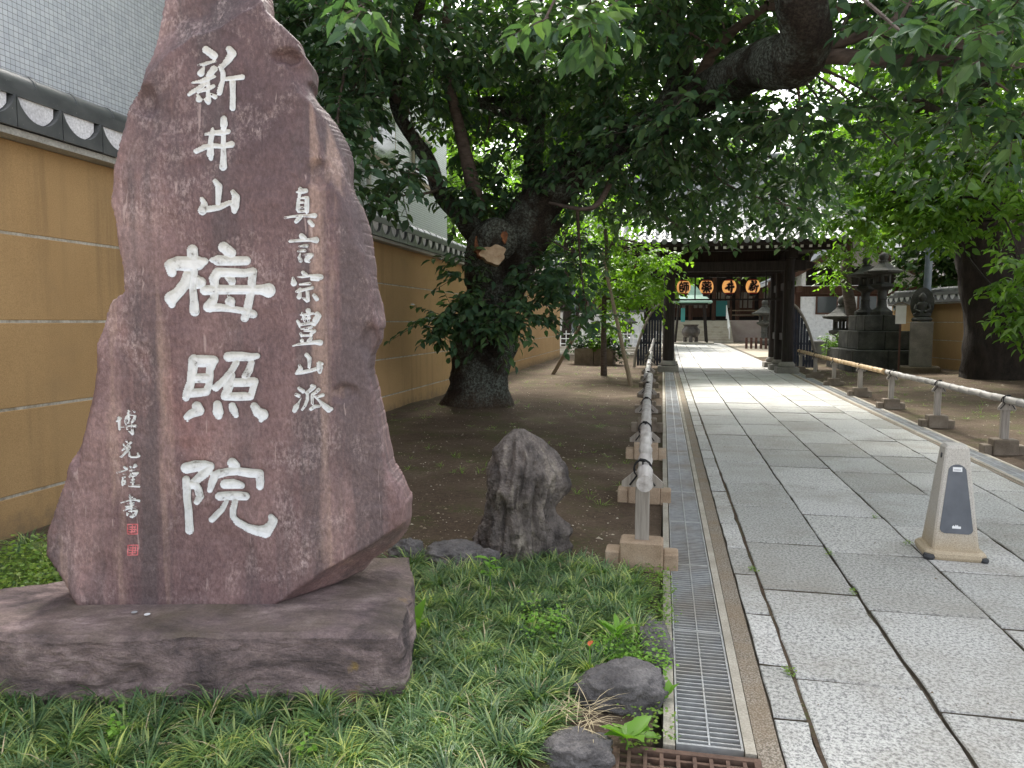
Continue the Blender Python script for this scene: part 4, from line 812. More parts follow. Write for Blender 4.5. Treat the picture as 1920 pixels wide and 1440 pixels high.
vs = []; fs = []; nt_ = 11; prof = [(-0.5, 0.03), (-0.36, 0.075), (-0.2, 0.075), (-0.06, 0.02), (0.12, -0.005), (0.32, 0.0), (0.5, 0.03)]
for i in range(nt_):
    for q, t in enumerate((i / nt_, (i + 1.12) / nt_)):
        y = YE - 0.06 + (YR - YE) * t; z = roof_z(min(t, 1)) + (0.045 if q == 0 else 0.018)
        vs += [(px_ * TWd * 0.99, y, z + pz) for px_, pz in prof]
    for k in range(6): a = i * 14 + k; fs.append((a, a + 1, a + 8, a + 7))
    b0 = len(vs); vs += [(px_ * TWd * 0.99, YE - 0.06 + (YR - YE) * i / nt_, roof_z(i / nt_) + 0.045 + pz - 0.035) for px_, pz in prof]
    for k in range(6): fs.append((i * 14 + k + (b0 - b0), i * 14 + k + 1, b0 + k + 1, b0 + k)) if False else None
    vs = vs[:b0]
tm_ = MB().add(vs, fs).mesh('tile_row', True)
ee = MB(); n_ = 14; ee.lathe([(0.075, -0.03), (0.075, 0.03)], 14); eem = ee.mesh('eave_end_tile')
for sgn in (0, math.pi):
    for i in range(NW):
        x = -RH + TWd * (i + 0.5); rr = link('tile_row', tm_, MAT['rooftile'], gate, loc=(x, 0, 0), rot=(0, 0, sgn))
        link('eave_end_tile', eem, MAT['rooftile'], rr, loc=(-0.28 * TWd, YE - 0.05, roof_z(0) + 0.045), rot=(R(90), 0, 0))
MB().bbox((0, 0, ZR + 0.2), (2 * RH + 0.05, 0.34, 0.42), 0.03).build('ridge', MAT['rooftile'], gate)
MB().tube([(-RH - 0.1, 0, ZR + 0.47), (RH + 0.1, 0, ZR + 0.47)], 0.13, 12).build('ridge_cap', MAT['rooftile'], gate, True)
for sx in (-1, 1):
    MB().tube([(sx * (RH + 0.02), YE - 0.1 + (YR - YE) * t / 8, roof_z(t / 8) + 0.13) for t in range(9)], 0.1, 10).build('verge_tiles', MAT['rooftile'], gate, True)
    MB().tube([(sx * (RH + 0.02), -YE + 0.1 - (YR - YE) * t / 8, roof_z(t / 8) + 0.13) for t in range(9)], 0.1, 10).build('verge_tiles', MAT['rooftile'], gate, True)
    pts = [(YE, roof_z(0) - 0.02), *[(YE + (YR - YE) * t / 8, roof_z(t / 8) + 0.02) for t in range(1, 9)], *[(-(YE + (YR - YE) * t / 8), roof_z(t / 8) + 0.02) for t in range(7, -1, -1)]]
    pts2 = [(y, z - 0.28) for y, z in reversed(pts)]
    MB().prism(pts + pts2, 'x', sx * (RH - 0.12), sx * (RH - 0.04)).build('bargeboard', MAT['brownwood'], gate)
# wing screens with a sweeping top rail
def wing(sx):
    wg = empty('gate_wing', gate.matrix_basis @ Vector((sx * (PX + 0.22), -0.05, 0)), R(0), 'blue-black slatted wing screen with curved top ' + ('beside the leaning stone pedestals' if sx > 0 else 'at the end of the grey bamboo rail'), 'screen')
    def top(t): return 2.05 - 0.25 * t - 1.35 * t ** 2.2
    for i in range(9):
        t = (i + 0.5) / 9; MB().box((sx * t * 0.78, 0, top(t) / 2 + 0.04), (0.076, 0.035, top(t) - 0.08)).build('slat', MAT['bluewood'], wg)
    for z in (0.28, 0.82): MB().box((sx * 0.39, 0.03, z), (0.76, 0.03, 0.07)).build('rail', MAT['bluewood'], wg)
    MB().tube([(sx * t / 10 * 0.82, 0, top(t / 10) + 0.03) for t in range(11)] + [(sx * 0.86, 0, 0.02)], 0.045, 8).build('curved_rail', MAT['greywood'], wg, True)
    return wg
wing(-1); wing(1)
# lantern rack: a frame with four bays, a round lantern in each
rack = empty('lantern_rack', GO, R(0), 'black timber rack of four bays under the gate lintel, holding the lanterns', 'rack')
yr = -1.1
MB().box((0, yr, 2.16), (2 * PX - 0.30, 0.05, 0.05)).build('bottom_rail', MAT['darkwood'], rack)
MB().box((0, yr, 2.96), (2 * PX - 0.30, 0.05, 0.06)).build('top_rail', MAT['darkwood'], rack)
xs_ = [-1.28, -0.61, 0.05, 0.73]
for x in [-1.58, *[(-0.94), (-0.28), 0.39], 1.10]: MB().box((x, yr, 2.555), (0.04, 0.04, 0.75)).build('divider', MAT['darkwood'], rack)
CSHI = [[(-.75, -.5, .1), (-.75, .9, .1)], [(-.75, -.55, .1), (-.2, -.55, .1)], [(-.2, -.55, .1), (-.2, 0.0, .1)], [(-.75, 0.0, .09), (-.2, 0.0, .1)], [(-.75, .3, .09), (-.15, .3, .09)], [(-.15, .3, .1), (-.15, .85, .1)], [(-.75, .88, .1), (-.15, .88, .1)], [(-.5, -.95, .1), (-.6, -.6, .1)], [(0.0, -.75, .1), (.95, -.75, .1)], [(.1, -.25, .1), (.1, .6, .1)], [(.1, -.25, .1), (.9, -.25, .1)], [(.9, -.25, .11), (.9, .6, .11)], [(.5, -.75, .11), (.5, 1.0, .11)]]
CYAKU = [[(-.85, -.8, .1), (.85, -.8, .1)], [(-.35, -1.0, .1), (-.35, -.6, .1)], [(.35, -1.0, .1), (.35, -.6, .1)], [(-.25, -.45, .09), (.25, -.45, .09), (.25, .15, .09), (-.25, .15, .09), (-.25, -.45, .09)], [(-.25, -.15, .08), (.25, -.15, .08)], [(0, -.6, .09), (0, -.4, .09)], [(-.85, -.4, .1), (-.55, -.2, .1)], [(-.85, .15, .1), (-.5, -.0, .1)], [(.85, -.4, .1), (.55, -.2, .1)], [(.85, .15, .1), (.5, .0, .1)], [(-.95, .4, .11), (.95, .4, .11)], [(0, .2, .13), (0, 1.0, .13)], [(0, .45, .11), (-.7, .95, .12)], [(0, .45, .11), (.7, .95, .12)]]
def norm_strokes(c, thick):
    pts = np.array([p for st in c[3] for p in st]); mn = pts[:, :2].min(0); mx = pts[:, :2].max(0); ce = (mn + mx) / 2; k = (mx - mn).max() / 2
    return [[((x - ce[0]) / k, (y - ce[1]) / k, r / k * thick + 0.02) for x, y, r in st] for st in c[3]]
LCH = [CSHI, CYAKU, norm_strokes(CH[1], 1.15), norm_strokes(CH[0], 1.05)]
LLAB = ['round orange paper lantern with black lettering, next to the pillar by the grey bamboo rail', 'round orange paper lantern with black cross-shaped lettering, second from the pillar by the grey rail', 'round orange paper lantern with black well-curb lettering, second from the triple pillars', 'round orange paper lantern with black lettering, next to the triple pillars']
ra, rb = 0.205, 0.23
for i, x in enumerate(xs_):
    p = gate.matrix_basis @ Vector((x, yr, 2.54)); ln = empty('paper_lantern', p, R(0), LLAB[i], 'lantern', 'lanterns in the gate')
    pr = []
    for k in range(41):
        a = -1.2 + 2.4 * k / 40; pr.append((ra * math.cos(a) * (1 + 0.012 * math.cos(k * math.pi)), rb * math.sin(a) / math.sin(1.2)))
    MB().lathe(pr, 28).build('paper_shade', MAT['paper'], ln, True)
    MB().lathe([(0.10, rb - 0.02), (0.105, rb), (0.10, rb + 0.055), (0.05, rb + 0.06)], 18).build('top_ring', MAT['ink'], ln, True)
    MB().lathe([(0.05, -rb - 0.055), (0.10, -rb - 0.045), (0.105, -rb), (0.10, -rb + 0.02)], 18).build('bottom_ring', MAT['ink'], ln, True)
    for sg in (-1, 1):
        bnd = MB(); pr2 = []
        for k in range(6): a = sg * (0.80 + 0.40 * k / 5); pr2.append((ra * math.cos(a) * 1.02 + 0.002, rb * math.sin(a) / math.sin(1.2)))
        bnd.lathe(pr2, 24).build('red_band', MAT['lred'], ln, True)
    MB().tube([(0, 0, rb + 0.05), (0, 0, 0.40)], 0.008, 6).build('hook', MAT['ink'], ln)
    for nm, grow, mt, off, hh in (('lettering_edge', 0.075, 'ledge', 0.003, 0.045), ('lettering', 0.0, 'ink', 0.006, 0.04)):
        stt = [[(a * 0.78, -b * 0.74, r * 0.85 + grow) for a, b, r in st] for st in LCH[i]]
        Ug, Zg, Sg, Qg, _, _ = clip_grid(-0.92, 0.92, -0.92, 0.92, hh, lambda a, b: sdf_strokes(a, b, stt))
        lon = Ug * 1.0; zz = Zg * rb * 0.92; cosl = np.cos(np.arcsin(np.clip(zz / rb * math.sin(1.2), -0.98, 0.98)))
        rr_ = ra * cosl + off + 0.004; Vg = np.stack([rr_ * np.sin(lon), -rr_ * np.cos(lon), zz], 1)
        link(nm, mesh_np(nm, Vg, Qg, smooth=True), MAT[mt], ln)
# ================================================================ COURT BEHIND THE GATE
hall = empty('temple_hall', (1.2, 62, 0), 0, 'dark timber main hall with wide stone steps at the end of the path', 'temple hall')
for i in range(9):
    MB().bbox((-0.5, -8.0 + i * 0.36 + 2, 0.09 + i * 0.178 - 0.06), (7.4, 4.0, 0.178), 0.012).build('step', MAT['stepstone'], hall)
for sx in (-1, 1): MB().box((sx * 9.2 - 0.5, -1.0, 0.8), (11.0, 8.0, 1.6)).build('podium', MAT['pinkpave'], hall)
MB().box((-0.5, 2.5, 0.8), (7.5, 6, 1.62)).build('podium', MAT['stepstone'], hall)
for sx in (-1, 1):
    for k in range(3): MB().tube([(sx * 3.45 - 0.5, -7.6 + k * 1.6, 0.2 + k * 0.75), (sx * 3.45 - 0.5, -7.6 + k * 1.6, 1.1 + k * 0.75)], 0.045, 8).build('rail_post', MAT['white'], hall)
    for dz in (1.08, 0.65): MB().tube([(sx * 3.45 - 0.5, -7.7, dz), (sx * 3.45 - 0.5, -4.2, dz + 1.62)], 0.04, 8).build('handrail', MAT['white'], hall)
MB().box((-0.5, 3.2, 3.6), (22, 0.3, 4.2)).build('wall', MAT['darkwood'], hall)
for i in range(12):
    x = -10.5 + i * 1.82; MB().lathe([(0.17, 1.6), (0.17, 5.6)], 14, (x, -0.4, 0)).build('column', MAT['brownwood'], hall, True)
    pn = MB().box((x + 0.91, 3.02, 3.0), (1.5, 0.06, 2.2)).build('door_panel', MAT['brownwood'], hall)
    for k in range(3): MB().box((x + 0.5 + k * 0.41, 2.975, 3.3), (0.3, 0.03, 1.3)).build('lattice', MAT['greywood'], pn)
for z in (2.35, 2.0): MB().box((4.6, -2.6, z), (2.6, 0.09, 0.09)).build('veranda_rail', MAT['polewood'], hall)
for x in (3.4, 5.8): MB().box((x, -2.6, 2.1), (0.14, 0.14, 1.1)).build('veranda_post', MAT['brownwood'], hall)
MB().box((-0.5, -1.2, 5.55), (21, 0.3, 0.5)).build('lintel', MAT['brownwood'], hall)
MB().prism([(-5.0, 5.6), (-5.0, 5.9), (-2.2, 7.0), (1.0, 9.2), (3.4, 12.2), (5.8, 9.2), (9.5, 7.0), (12, 5.9), (12, 5.6)], 'x', -13.5, 12.5).build('roof', MAT['rooftile'], hall)
MB().box((3.0, 2.85, 2.6), (1.0, 0.05, 1.3)).build('cloth_banner', MAT['turq'], hall)
# incense burner and its canopy
ib = empty('incense_burner', (1.42, 52.2, 0), 0, 'round bronze incense cauldron on three legs before the hall steps', 'incense burner')
MB().lathe([(0.30, 0.42), (0.5, 0.5), (0.62, 0.72), (0.60, 0.95), (0.46, 1.1), (0.44, 1.17), (0.56, 1.3), (0.50, 1.3), (0.4, 1.15)], 28).build('bowl', MAT['bronze'], ib, True)
for k in range(3):
    a = 0.5 + k * 2.094; MB().tube([(0.36 * math.cos(a), 0.36 * math.sin(a), 0.6), (0.46 * math.cos(a), 0.46 * math.sin(a), 0.3), (0.42 * math.cos(a), 0.42 * math.sin(a), 0.1)], [0.16, 0.12, 0.14], 10).build('leg', MAT['bronze'], ib, True)
MB().box((0, 0, 0.04), (3.0, 2.6, 0.12)).build('base_slab', MAT['stepstone'], ib)
ic = empty('burner_canopy', (1.42, 52.2, 0), 0, 'green copper canopy on dark leaning posts over the incense cauldron', 'canopy')
for sx in (-1, 1):
    for sy in (-1, 1): MB().tube([(sx * 1.05, sy * 0.9, 0.08), (sx * 0.82, sy * 0.75, 2.9)], 0.075, 10).build('post', MAT['darkwood'], ic, True)
MB().lathe([(1.9, 2.75), (1.88, 2.85), (1.1, 3.3), (0.35, 3.95), (0.1, 4.1)], 4, rot=R(45)).build('roof', MAT['copper'], ic)
MB().box((0, 0, 2.72), (2.1, 1.9, 0.16)).build('frame', MAT['darkwood'], ic)
tq = MB().box((-0.55, 0, 1.95), (0.28, 0.04, 0.95)).build('hanging_cloth', MAT['turq'], ic)
# stone lanterns
def stone_lantern(loc, sc_, label, rz=0.0, group='stone lanterns'):
    e = empty('stone_lantern', loc, rz, label, 'stone lantern', group); k = sc_
    MB().lathe([(0.46 * k, 0), (0.46 * k, 0.14 * k), (0.40 * k, 0.18 * k), (0.30 * k, 0.26 * k)], 6).build('base', MAT['oldstone'], e)
    MB().lathe([(0.26 * k, 0.25 * k), (0.19 * k, 0.34 * k), (0.17 * k, 0.62 * k), (0.20 * k, 0.66 * k), (0.17 * k, 0.70 * k), (0.18 * k, 0.98 * k), (0.25 * k, 1.04 * k)], 16).build('shaft', MAT['oldstone'], e, True)
    MB().lathe([(0.24 * k, 1.03 * k), (0.46 * k, 1.14 * k), (0.48 * k, 1.24 * k), (0.34 * k, 1.27 * k)], 6).build('platform', MAT['oldstone'], e)
    fb = MB()
    for i in range(6):
        a = i * math.pi / 3; fb.box((0.27 * k * math.cos(a), 0.27 * k * math.sin(a), 1.45 * k), (0.09 * k, 0.09 * k, 0.40 * k), a)
    fb.lathe([(0.31 * k, 1.26 * k), (0.31 * k, 1.33 * k)], 6); fb.lathe([(0.31 * k, 1.58 * k), (0.31 * k, 1.66 * k)], 6)
    fb.build('fire_box', MAT['oldstone'], e)
    rp = []
    for r, z in ((0.30, 1.64), (0.74, 1.70), (0.78, 1.78), (0.70, 1.80), (0.46, 1.90), (0.26, 2.06), (0.18, 2.14)): rp.append((r * k, z * k))
    MB().lathe(rp, 6, rot=0.3).build('roof', MAT['oldstone'], e)
    MB().lathe([(0.17 * k, 2.13 * k), (0.2 * k, 2.18 * k), (0.12 * k, 2.22 * k), (0.16 * k, 2.28 * k), (0.185 * k, 2.38 * k), (0.14 * k, 2.48 * k), (0.02 * k, 2.56 * k)], 16).build('finial', MAT['oldstone'], e, True)
    return e
ped = empty('lantern_pedestal', (6.2, 24.8, 0), 0.05, 'stepped pedestal of dark stone blocks under the two tall stone lanterns', 'pedestal')
for (z0_, z1_, wx, wy, nb) in ((0, 0.66, 2.0, 2.9, 2), (0.66, 1.22, 1.5, 2.2, 2), (1.22, 1.70, 1.06, 1.7, 2)):
    for i in range(nb):
        for j in range(2):
            MB().bbox((-wx / 2 + wx / nb * (i + 0.5), -wy / 2 + wy / 2 * (j + 0.5), (z0_ + z1_) / 2), (wx / nb - 0.012, wy / 2 - 0.012, z1_ - z0_ - 0.006), 0.018).build('stone_block', MAT['oldstone'], ped)
stone_lantern((6.28, 24.3, 1.70), 0.74, 'tall dark stone lantern on the front of the stepped pedestal', 0.2)
stone_lantern((6.05, 25.3, 1.70), 0.72, 'tall dark stone lantern partly behind another on the stepped pedestal', 0.5)
stone_lantern((6.0, 28.2, 0.0), 0.95, 'low dark stone lantern behind the curved slender trunk', 0.1)
stone_lantern((5.25, 44.0, 0.25), 0.98, 'grey stone lantern inside a small wooden fence seen through the gate', 0.3)
stone_lantern((-2.0, 36.0, 0.2), 0.72, 'stone lantern with broad cap behind the white lattice fence', 0.3)
# small wooden fence round the lantern in the court
wf = empty('low_wooden_fence', (5.3, 43.0, 0), 0, 'low dark wooden fence round the stone lantern in the court', 'fence')
for i in range(9): MB().box((-1.1 + i * 0.26, 0, 0.3), (0.13, 0.05, 0.62)).build('picket', MAT['brownwood'], wf)
MB().box((0, 0.04, 0.5), (2.3, 0.04, 0.08)).build('rail', MAT['greywood'], wf)
# statue on a pillar
stt_ = empty('stone_statue', (6.98, 22.9, 1.50), -0.25, 'seated stone figure with round halo on a square grey pillar', 'statue')
MB().lathe([(0.24, 0), (0.27, 0.06), (0.22, 0.13)], 16).build('lotus_seat', MAT['oldstone'], stt_, True)
fig = MB(); fig.lathe([(0.10, 0.12), (0.235, 0.15), (0.225, 0.22), (0.14, 0.28), (0.125, 0.36), (0.155, 0.46), (0.12, 0.535), (0.055, 0.555), (0.05, 0.58), (0.085, 0.62), (0.095, 0.68), (0.08, 0.74), (0.045, 0.78), (0.03, 0.80), (0.01, 0.82)], 18, sx=1.0, sy=0.72)
fig.tube([(0.14, -0.02, 0.48), (0.19, -0.07, 0.34), (0.05, -0.16, 0.27)], [0.05, 0.045, 0.035], 8); fig.tube([(-0.14, -0.02, 0.48), (-0.19, -0.07, 0.34), (-0.05, -0.16, 0.27)], [0.05, 0.045, 0.035], 8)
fig.build('figure', MAT['oldstone'], stt_, True)
ha = [(0.30 * math.cos(a * math.pi / 12), 0.50 + 0.47 * math.sin(a * math.pi / 12)) for a in range(24)]
MB().prism(ha, 'y', 0.14, 0.28).build('halo', MAT['oldstone'], stt_)
pil = empty('stone_pillar', (6.98, 22.9, 0), -0.25, 'square grey stone pillar with inscribed face carrying the seated figure', 'pillar')
MB().bbox((0, 0, 0.86), (0.56, 0.56, 1.27), 0.015).build('shaft', MAT['greystone'], pil); MB().bbox((0, 0, 0.1), (1.0, 0.95, 0.26), 0.02).build('base', MAT['brownblock'], pil)
# notice board
nb_ = empty('notice_board', (5.95, 21.2, 0), -0.25, 'small white roofed notice board on a thin post before the stone pedestals', 'notice board')
MB().box((0, 0, 0.72), (0.045, 0.045, 1.5)).build('post', MAT['brownwood'], nb_); MB().box((0, -0.03, 1.68), (0.25, 0.025, 0.48)).build('board', MAT['white'], nb_)
for sx in (-1, 1): MB().prism([(0, 2.02), (sx * 0.19, 1.93), (sx * 0.19, 1.915), (0, 1.995)], 'y', -0.09, 0.04).build('little_roof', MAT['polewood'], nb_)
tp_ = MB().tube([(7.55, 24.6, 0), (7.6, 24.6, 2.0), (7.68, 24.6, 7.5)], [0.115, 0.11, 0.09], 14).build('utility_pole', MAT['pole'], None, True)
tag(tp_, 'slim blue-grey utility pole rising behind the stone lanterns', 'pole')
# brown pavilion beyond the gate
pv = empty('water_pavilion', (6.75, 32.2, 0), 0, 'brown timber pavilion with grey tiled gable roof beyond the gate', 'pavilion')
for sx in (-1, 1):
    for sy in (-1, 1): MB().box((sx * 1.9, sy * 1.6, 1.4), (0.2, 0.2, 2.8)).build('post', MAT['brownwood'], pv)
    MB().box((sx * 1.9, 0, 2.75), (0.16, 4.4, 0.22)).build('side_beam', MAT['brownwood'], pv)
MB().box((0, -1.6, 2.72), (5.0, 0.16, 0.3)).build('front_beam', MAT['brownwood'], pv); MB().box((0, -1.58, 3.25), (3.2, 0.1, 0.7)).build('carved_panel', MAT['darkwood'], pv); MB().box((0, 1.6, 2.72), (5.0, 0.16, 0.3)).build('back_beam', MAT['brownwood'], pv)
for sx in (-1, 1):
    pr_ = [(0, 4.75), (sx * 1.0, 4.05), (sx * 2.0, 3.45), (sx * 3.1, 3.0)]
    MB().prism(pr_ + [(a, z - 0.22) for a, z in reversed(pr_)], 'y', -2.35, -2.25).build('bargeboard', MAT['brownwood'], pv)
    MB().prism([(a, z + 0.03) for a, z in pr_] + [(a, z - 0.1) for a, z in reversed(pr_)], 'y', -2.24, 2.6).build('roof_slope', MAT['rooftile'], pv)
    for i in range(16):
        y = -2.3 + i * 0.31; MB().tube([(a, y, z + 0.06) for a, z in pr_], 0.06, 6).build('tile_roll', MAT['rooftile'], pv, True)
MB().box((0, 0, 4.85), (0.3, 5.0, 0.3)).build('ridge', MAT['rooftile'], pv); MB().bbox((0, 0, 0.35), (2.2, 1.2, 0.7), 0.03).build('basin', MAT['greystone'], pv)
# white buildings in the court
wb = empty('white_building', (13.5, 52, 0), 0, 'white plaster building in the sunlit court beyond the pavilion', 'building')
MB().box((0, 0, 2.5), (11, 6, 5.0)).build('wall', MAT['plaster_white'], wb); MB().prism([(-4, 5.0), (0, 7.5), (4, 5.0)], 'x', -6.2, 6.2).build('roof', MAT['rooftile'], wb)
for i in range(4):
    wn = MB().box((-4 + i * 2.4, -3.02, 2.6), (1.3, 0.08, 1.3)).build('window', MAT['brownwood'], wb); MB().box((-4 + i * 2.4, -3.07, 2.6), (1.1, 0.04, 1.1)).build('pane', MAT['glass'], wb)
wl = empty('white_court_wall', (-7.5, 44, 0), 0, 'low white court wall beyond the end of the ochre wall', 'wall')
MB().box((0, 0, 1.0), (12, 0.3, 2.1)).build('wall', MAT['plaster_white'], wl); MB().box((0, 0, 2.12), (12.2, 0.6, 0.14)).build('coping', MAT['tile'], wl)
lp = MB().box((6.5, 0, 0.5), (9.0, 0.6, 1.0)).build('white_plinth_wall', MAT['plaster_white'], None); lp.location = (6.0, 40.0, -0.2); tag(lp, 'low white wall behind the curved trunk and clipped shrub', 'wall')
bp = MB().lathe([(0.10, 0), (0.10, 3.6)], 12).build('blue_pole', MAT['pole'], None); bp.location = (-5.0, 39, 0); tag(bp, 'thin blue pole standing beyond the end of the ochre wall', 'pole')
# terrace steps and white lattice fence, planter
tr = empty('terrace_steps', (-2.6, 33.5, 0), 0, 'pale concrete terrace steps behind the brown planter', 'steps')
for i in range(3): MB().bbox((0, i * 0.45, 0.06 + i * 0.11), (5.6, 0.47, 0.12), 0.01).build('step', MAT['stepstone'], tr)
lf = empty('lattice_fence', (-2.7, 34.6, 0.3), 0, 'low white bamboo lattice fence behind the brown planter', 'fence')
for i in range(21): MB().tube([(-2.6 + i * 0.26, 0, 0), (-2.6 + i * 0.26, 0, 0.78 + rnd.uniform(-.03, .03))], 0.022, 6).build('upright', MAT['white'], lf)
for z in (0.16, 0.4, 0.62): MB().tube([(-2.7, -0.03, z), (2.7, -0.03, z)], 0.02, 6).build('crossrail', MAT['white'], lf)
ptr = empty('block_planter', (-2.55, 25.9, 0), -0.05, 'brown stone block planter with shrubs behind the staked young tree', 'planter')
for i in range(2): MB().bbox((-0.33 + i * 0.67, -0.35, 0.28), (0.655, 0.16, 0.58), 0.012).build('stone_block', MAT['brownblock'], ptr)
for sx in (-1, 1): MB().bbox((sx * 0.59, 0.11, 0.28), (0.16, 0.75, 0.58), 0.012).build('stone_block', MAT['brownblock'], ptr)
MB().box((0, 0.1, 0.42), (1.05, 0.75, 0.2)).build('soil', MAT['soil'], ptr)
dp = MB().bbox((0, 0, 0.75), (0.34, 0.34, 1.5), 0.02).build('dark_stone_post', MAT['oldstone'], None); dp.location = (-2.75, 28.0, 0); tag(dp, 'dark weathered stone post standing behind the planter shrubs', 'post')
# ================================================================ TREES
def unit(a): return a / (np.linalg.norm(a, axis=-1, keepdims=True) + 1e-9)
def leaf_verts(B, Dv, N, L, W, detail=True):
    Dv = unit(Dv); Sd = unit(np.cross(Dv, N)); N = np.cross(Sd, Dv); L = L[:, None]; W = W[:, None]
    if detail:
        f = 0.16 * W
        vs = [B, B + Dv * L * 0.28 + Sd * W * 0.46 + N * f, B + Dv * L * 0.28 - Sd * W * 0.46 + N * f, B + Dv * L * 0.28, B + Dv * L * 0.64 + Sd * W * 0.42 + N * f - N * L * 0.03, B + Dv * L * 0.64 - Sd * W * 0.42 + N * f - N * L * 0.03, B + Dv * L * 0.64 - N * L * 0.04, B + Dv * L - N * L * 0.14]
        V = np.stack(vs, 1).reshape(-1, 3); n = len(B); o = (np.arange(n) * 8)[:, None]
        q = np.concatenate([o + np.array([[1, 4, 6, 3]]), o + np.array([[3, 6, 5, 2]])]); t = np.concatenate([o + np.array([[0, 1, 3]]), o + np.array([[0, 3, 2]]), o + np.array([[4, 7, 6]]), o + np.array([[6, 7, 5]])])
        return V, q, t
    V = np.stack([B, B + Dv * L * 0.42 + Sd * W * 0.5, B + Dv * L, B + Dv * L * 0.42 - Sd * W * 0.5], 1).reshape(-1, 3); o = (np.arange(len(B)) * 4)[:, None]
    return V, o + np.array([[0, 3, 2, 1]]), None
def sprays(g, C, Rr, n, L=(0.10, 0.15), nl=9, tl=(0.3, 0.6), droop=0.35, wr=0.52):
    # twigs spread through an ellipsoid, leaves alternate along each twig
    C = np.asarray(C, float); Rr = np.asarray(Rr, float); q = unit(g.normal(size=(n, 3))) * (g.random((n, 1)) ** 0.45); P = C + q * Rr
    T = unit(q * np.array([1, 1, 0.35]) + g.normal(size=(n, 3)) * np.array([0.7, 0.7, 0.35]) + np.array([0, 0, -0.15]))
    ln = g.uniform(*tl, size=n); k = (np.arange(nl) + 0.6) / nl
    t = k[None, :] * ln[:, None]; B = P[:, None, :] + T[:, None, :] * t[:, :, None]; B[:, :, 2] -= droop * t ** 2
    side = unit(np.cross(T, np.array([0, 0, 1.0]))); sg = np.where(np.arange(nl) % 2 == 0, 1, -1)[None, :, None]
    Dv = T[:, None, :] * 0.55 + side[:, None, :] * sg * 0.75 + g.normal(size=(n, nl, 3)) * 0.25 + np.array([0, 0, -0.42])
    N = np.array([0, 0, 1.0]) + g.normal(size=(n, nl, 3)) * 0.38 + unit(T)[:, None, :] * 0.15
    Ls = g.uniform(*L, size=(n, nl)); 
    E = P + T * ln[:, None]; E[:, 2] -= droop * ln ** 2
    return B.reshape(-1, 3), Dv.reshape(-1, 3), N.reshape(-1, 3), Ls.ravel(), Ls.ravel() * wr * g.uniform(0.85, 1.15, size=Ls.size), P, E
def twig_mesh(P, E, r=0.004):
    n = len(P); D_ = unit(E - P); a = unit(np.cross(D_, np.array([0.3, 0.2, 1.0]))); b = np.cross(D_, a); V = []
    for k in range(3):
        an = 2 * math.pi * k / 3; V.append(P + (a * math.cos(an) + b * math.sin(an)) * r)
    for k in range(3):
        an = 2 * math.pi * k / 3; V.append(E + (a * math.cos(an) + b * math.sin(an)) * r * 0.5)
    V = np.stack(V, 1).reshape(-1, 3); o = (np.arange(n) * 6)[:, None]
    return V, np.concatenate([o + np.array([[k, (k + 1) % 3, 3 + (k + 1) % 3, 3 + k]]) for k in range(3)])
def limb_mesh(pts, rad, seed, n=18, gn=0.16, sub=6, fs=2.2):
    # gnarled limb: smooth path, lumpy radius
    P = np.array(pts, float); r = np.array(rad, float); m = len(P); ts = np.linspace(0, m - 1, (m - 1) * sub + 1); out = []; rr = []
    for t in ts:
        i = min(int(t), m - 2); f = t - i; p0, p1, p2, p3 = P[max(i - 1, 0)], P[i], P[i + 1], P[min(i + 2, m - 1)]
        out.append(0.5 * ((2 * p1) + (p2 - p0) * f + (2 * p0 - 5 * p1 + 4 * p2 - p3) * f * f + (3 * p1 - p0 - 3 * p2 + p3) * f ** 3)); rr.append(r[i] * (1 - f) + r[i + 1] * f)
    out = np.array(out); rr = np.array(rr); K = len(out); V = []; ref = None
    for i in range(K):
        t = unit(out[min(i + 1, K - 1)] - out[max(i - 1, 0)])
        if ref is None: ref = np.cross(t, [0.3, 1, 0.2])
        ref = unit(ref - t * (ref @ t)); b = np.cross(t, ref); a = 2 * np.pi * np.arange(n) / n
        V.append(out[i] + (ref[None] * np.cos(a)[:, None] + b[None] * np.sin(a)[:, None]) * rr[i])
    V = np.array(V); ctr = out[:, None, :]; d = V - ctr
    nz_ = fbm(V.reshape(-1, 3) * np.array([1, 1, 0.6]), fs, 5, seed).reshape(K, n, 1); rg = fbm(V.reshape(-1, 3) * np.array([1, 1, 0.35]), fs * 2.2, 3, seed + 9, ridged=True).reshape(K, n, 1)
    V = ctr + d * (1 + gn * nz_ + gn * 0.5 * rg)
    i0 = np.arange(n); Q = np.concatenate([np.stack([k * n + i0, k * n + (i0 + 1) % n, (k + 1) * n + (i0 + 1) % n, (k + 1) * n + i0], 1) for k in range(K - 1)])
    V = np.concatenate([V.reshape(-1, 3), out[-1:]]); T = np.stack([(K - 1) * n + i0, (K - 1) * n + (i0 + 1) % n, np.full(n, K * n)], 1)
    return V, Q, T, out
def join(parts):
    V = []; Q = []; T = []; o = 0
    for v, q, t in parts:
        V.append(v)
        if q is not None and len(q): Q.append(q + o)
        if t is not None and len(t): T.append(t + o)
        o += len(v)
    return np.concatenate(V), (np.concatenate(Q) if Q else None), (np.concatenate(T) if T else None)
def pxr(px, Y): return px * Y / F_PX
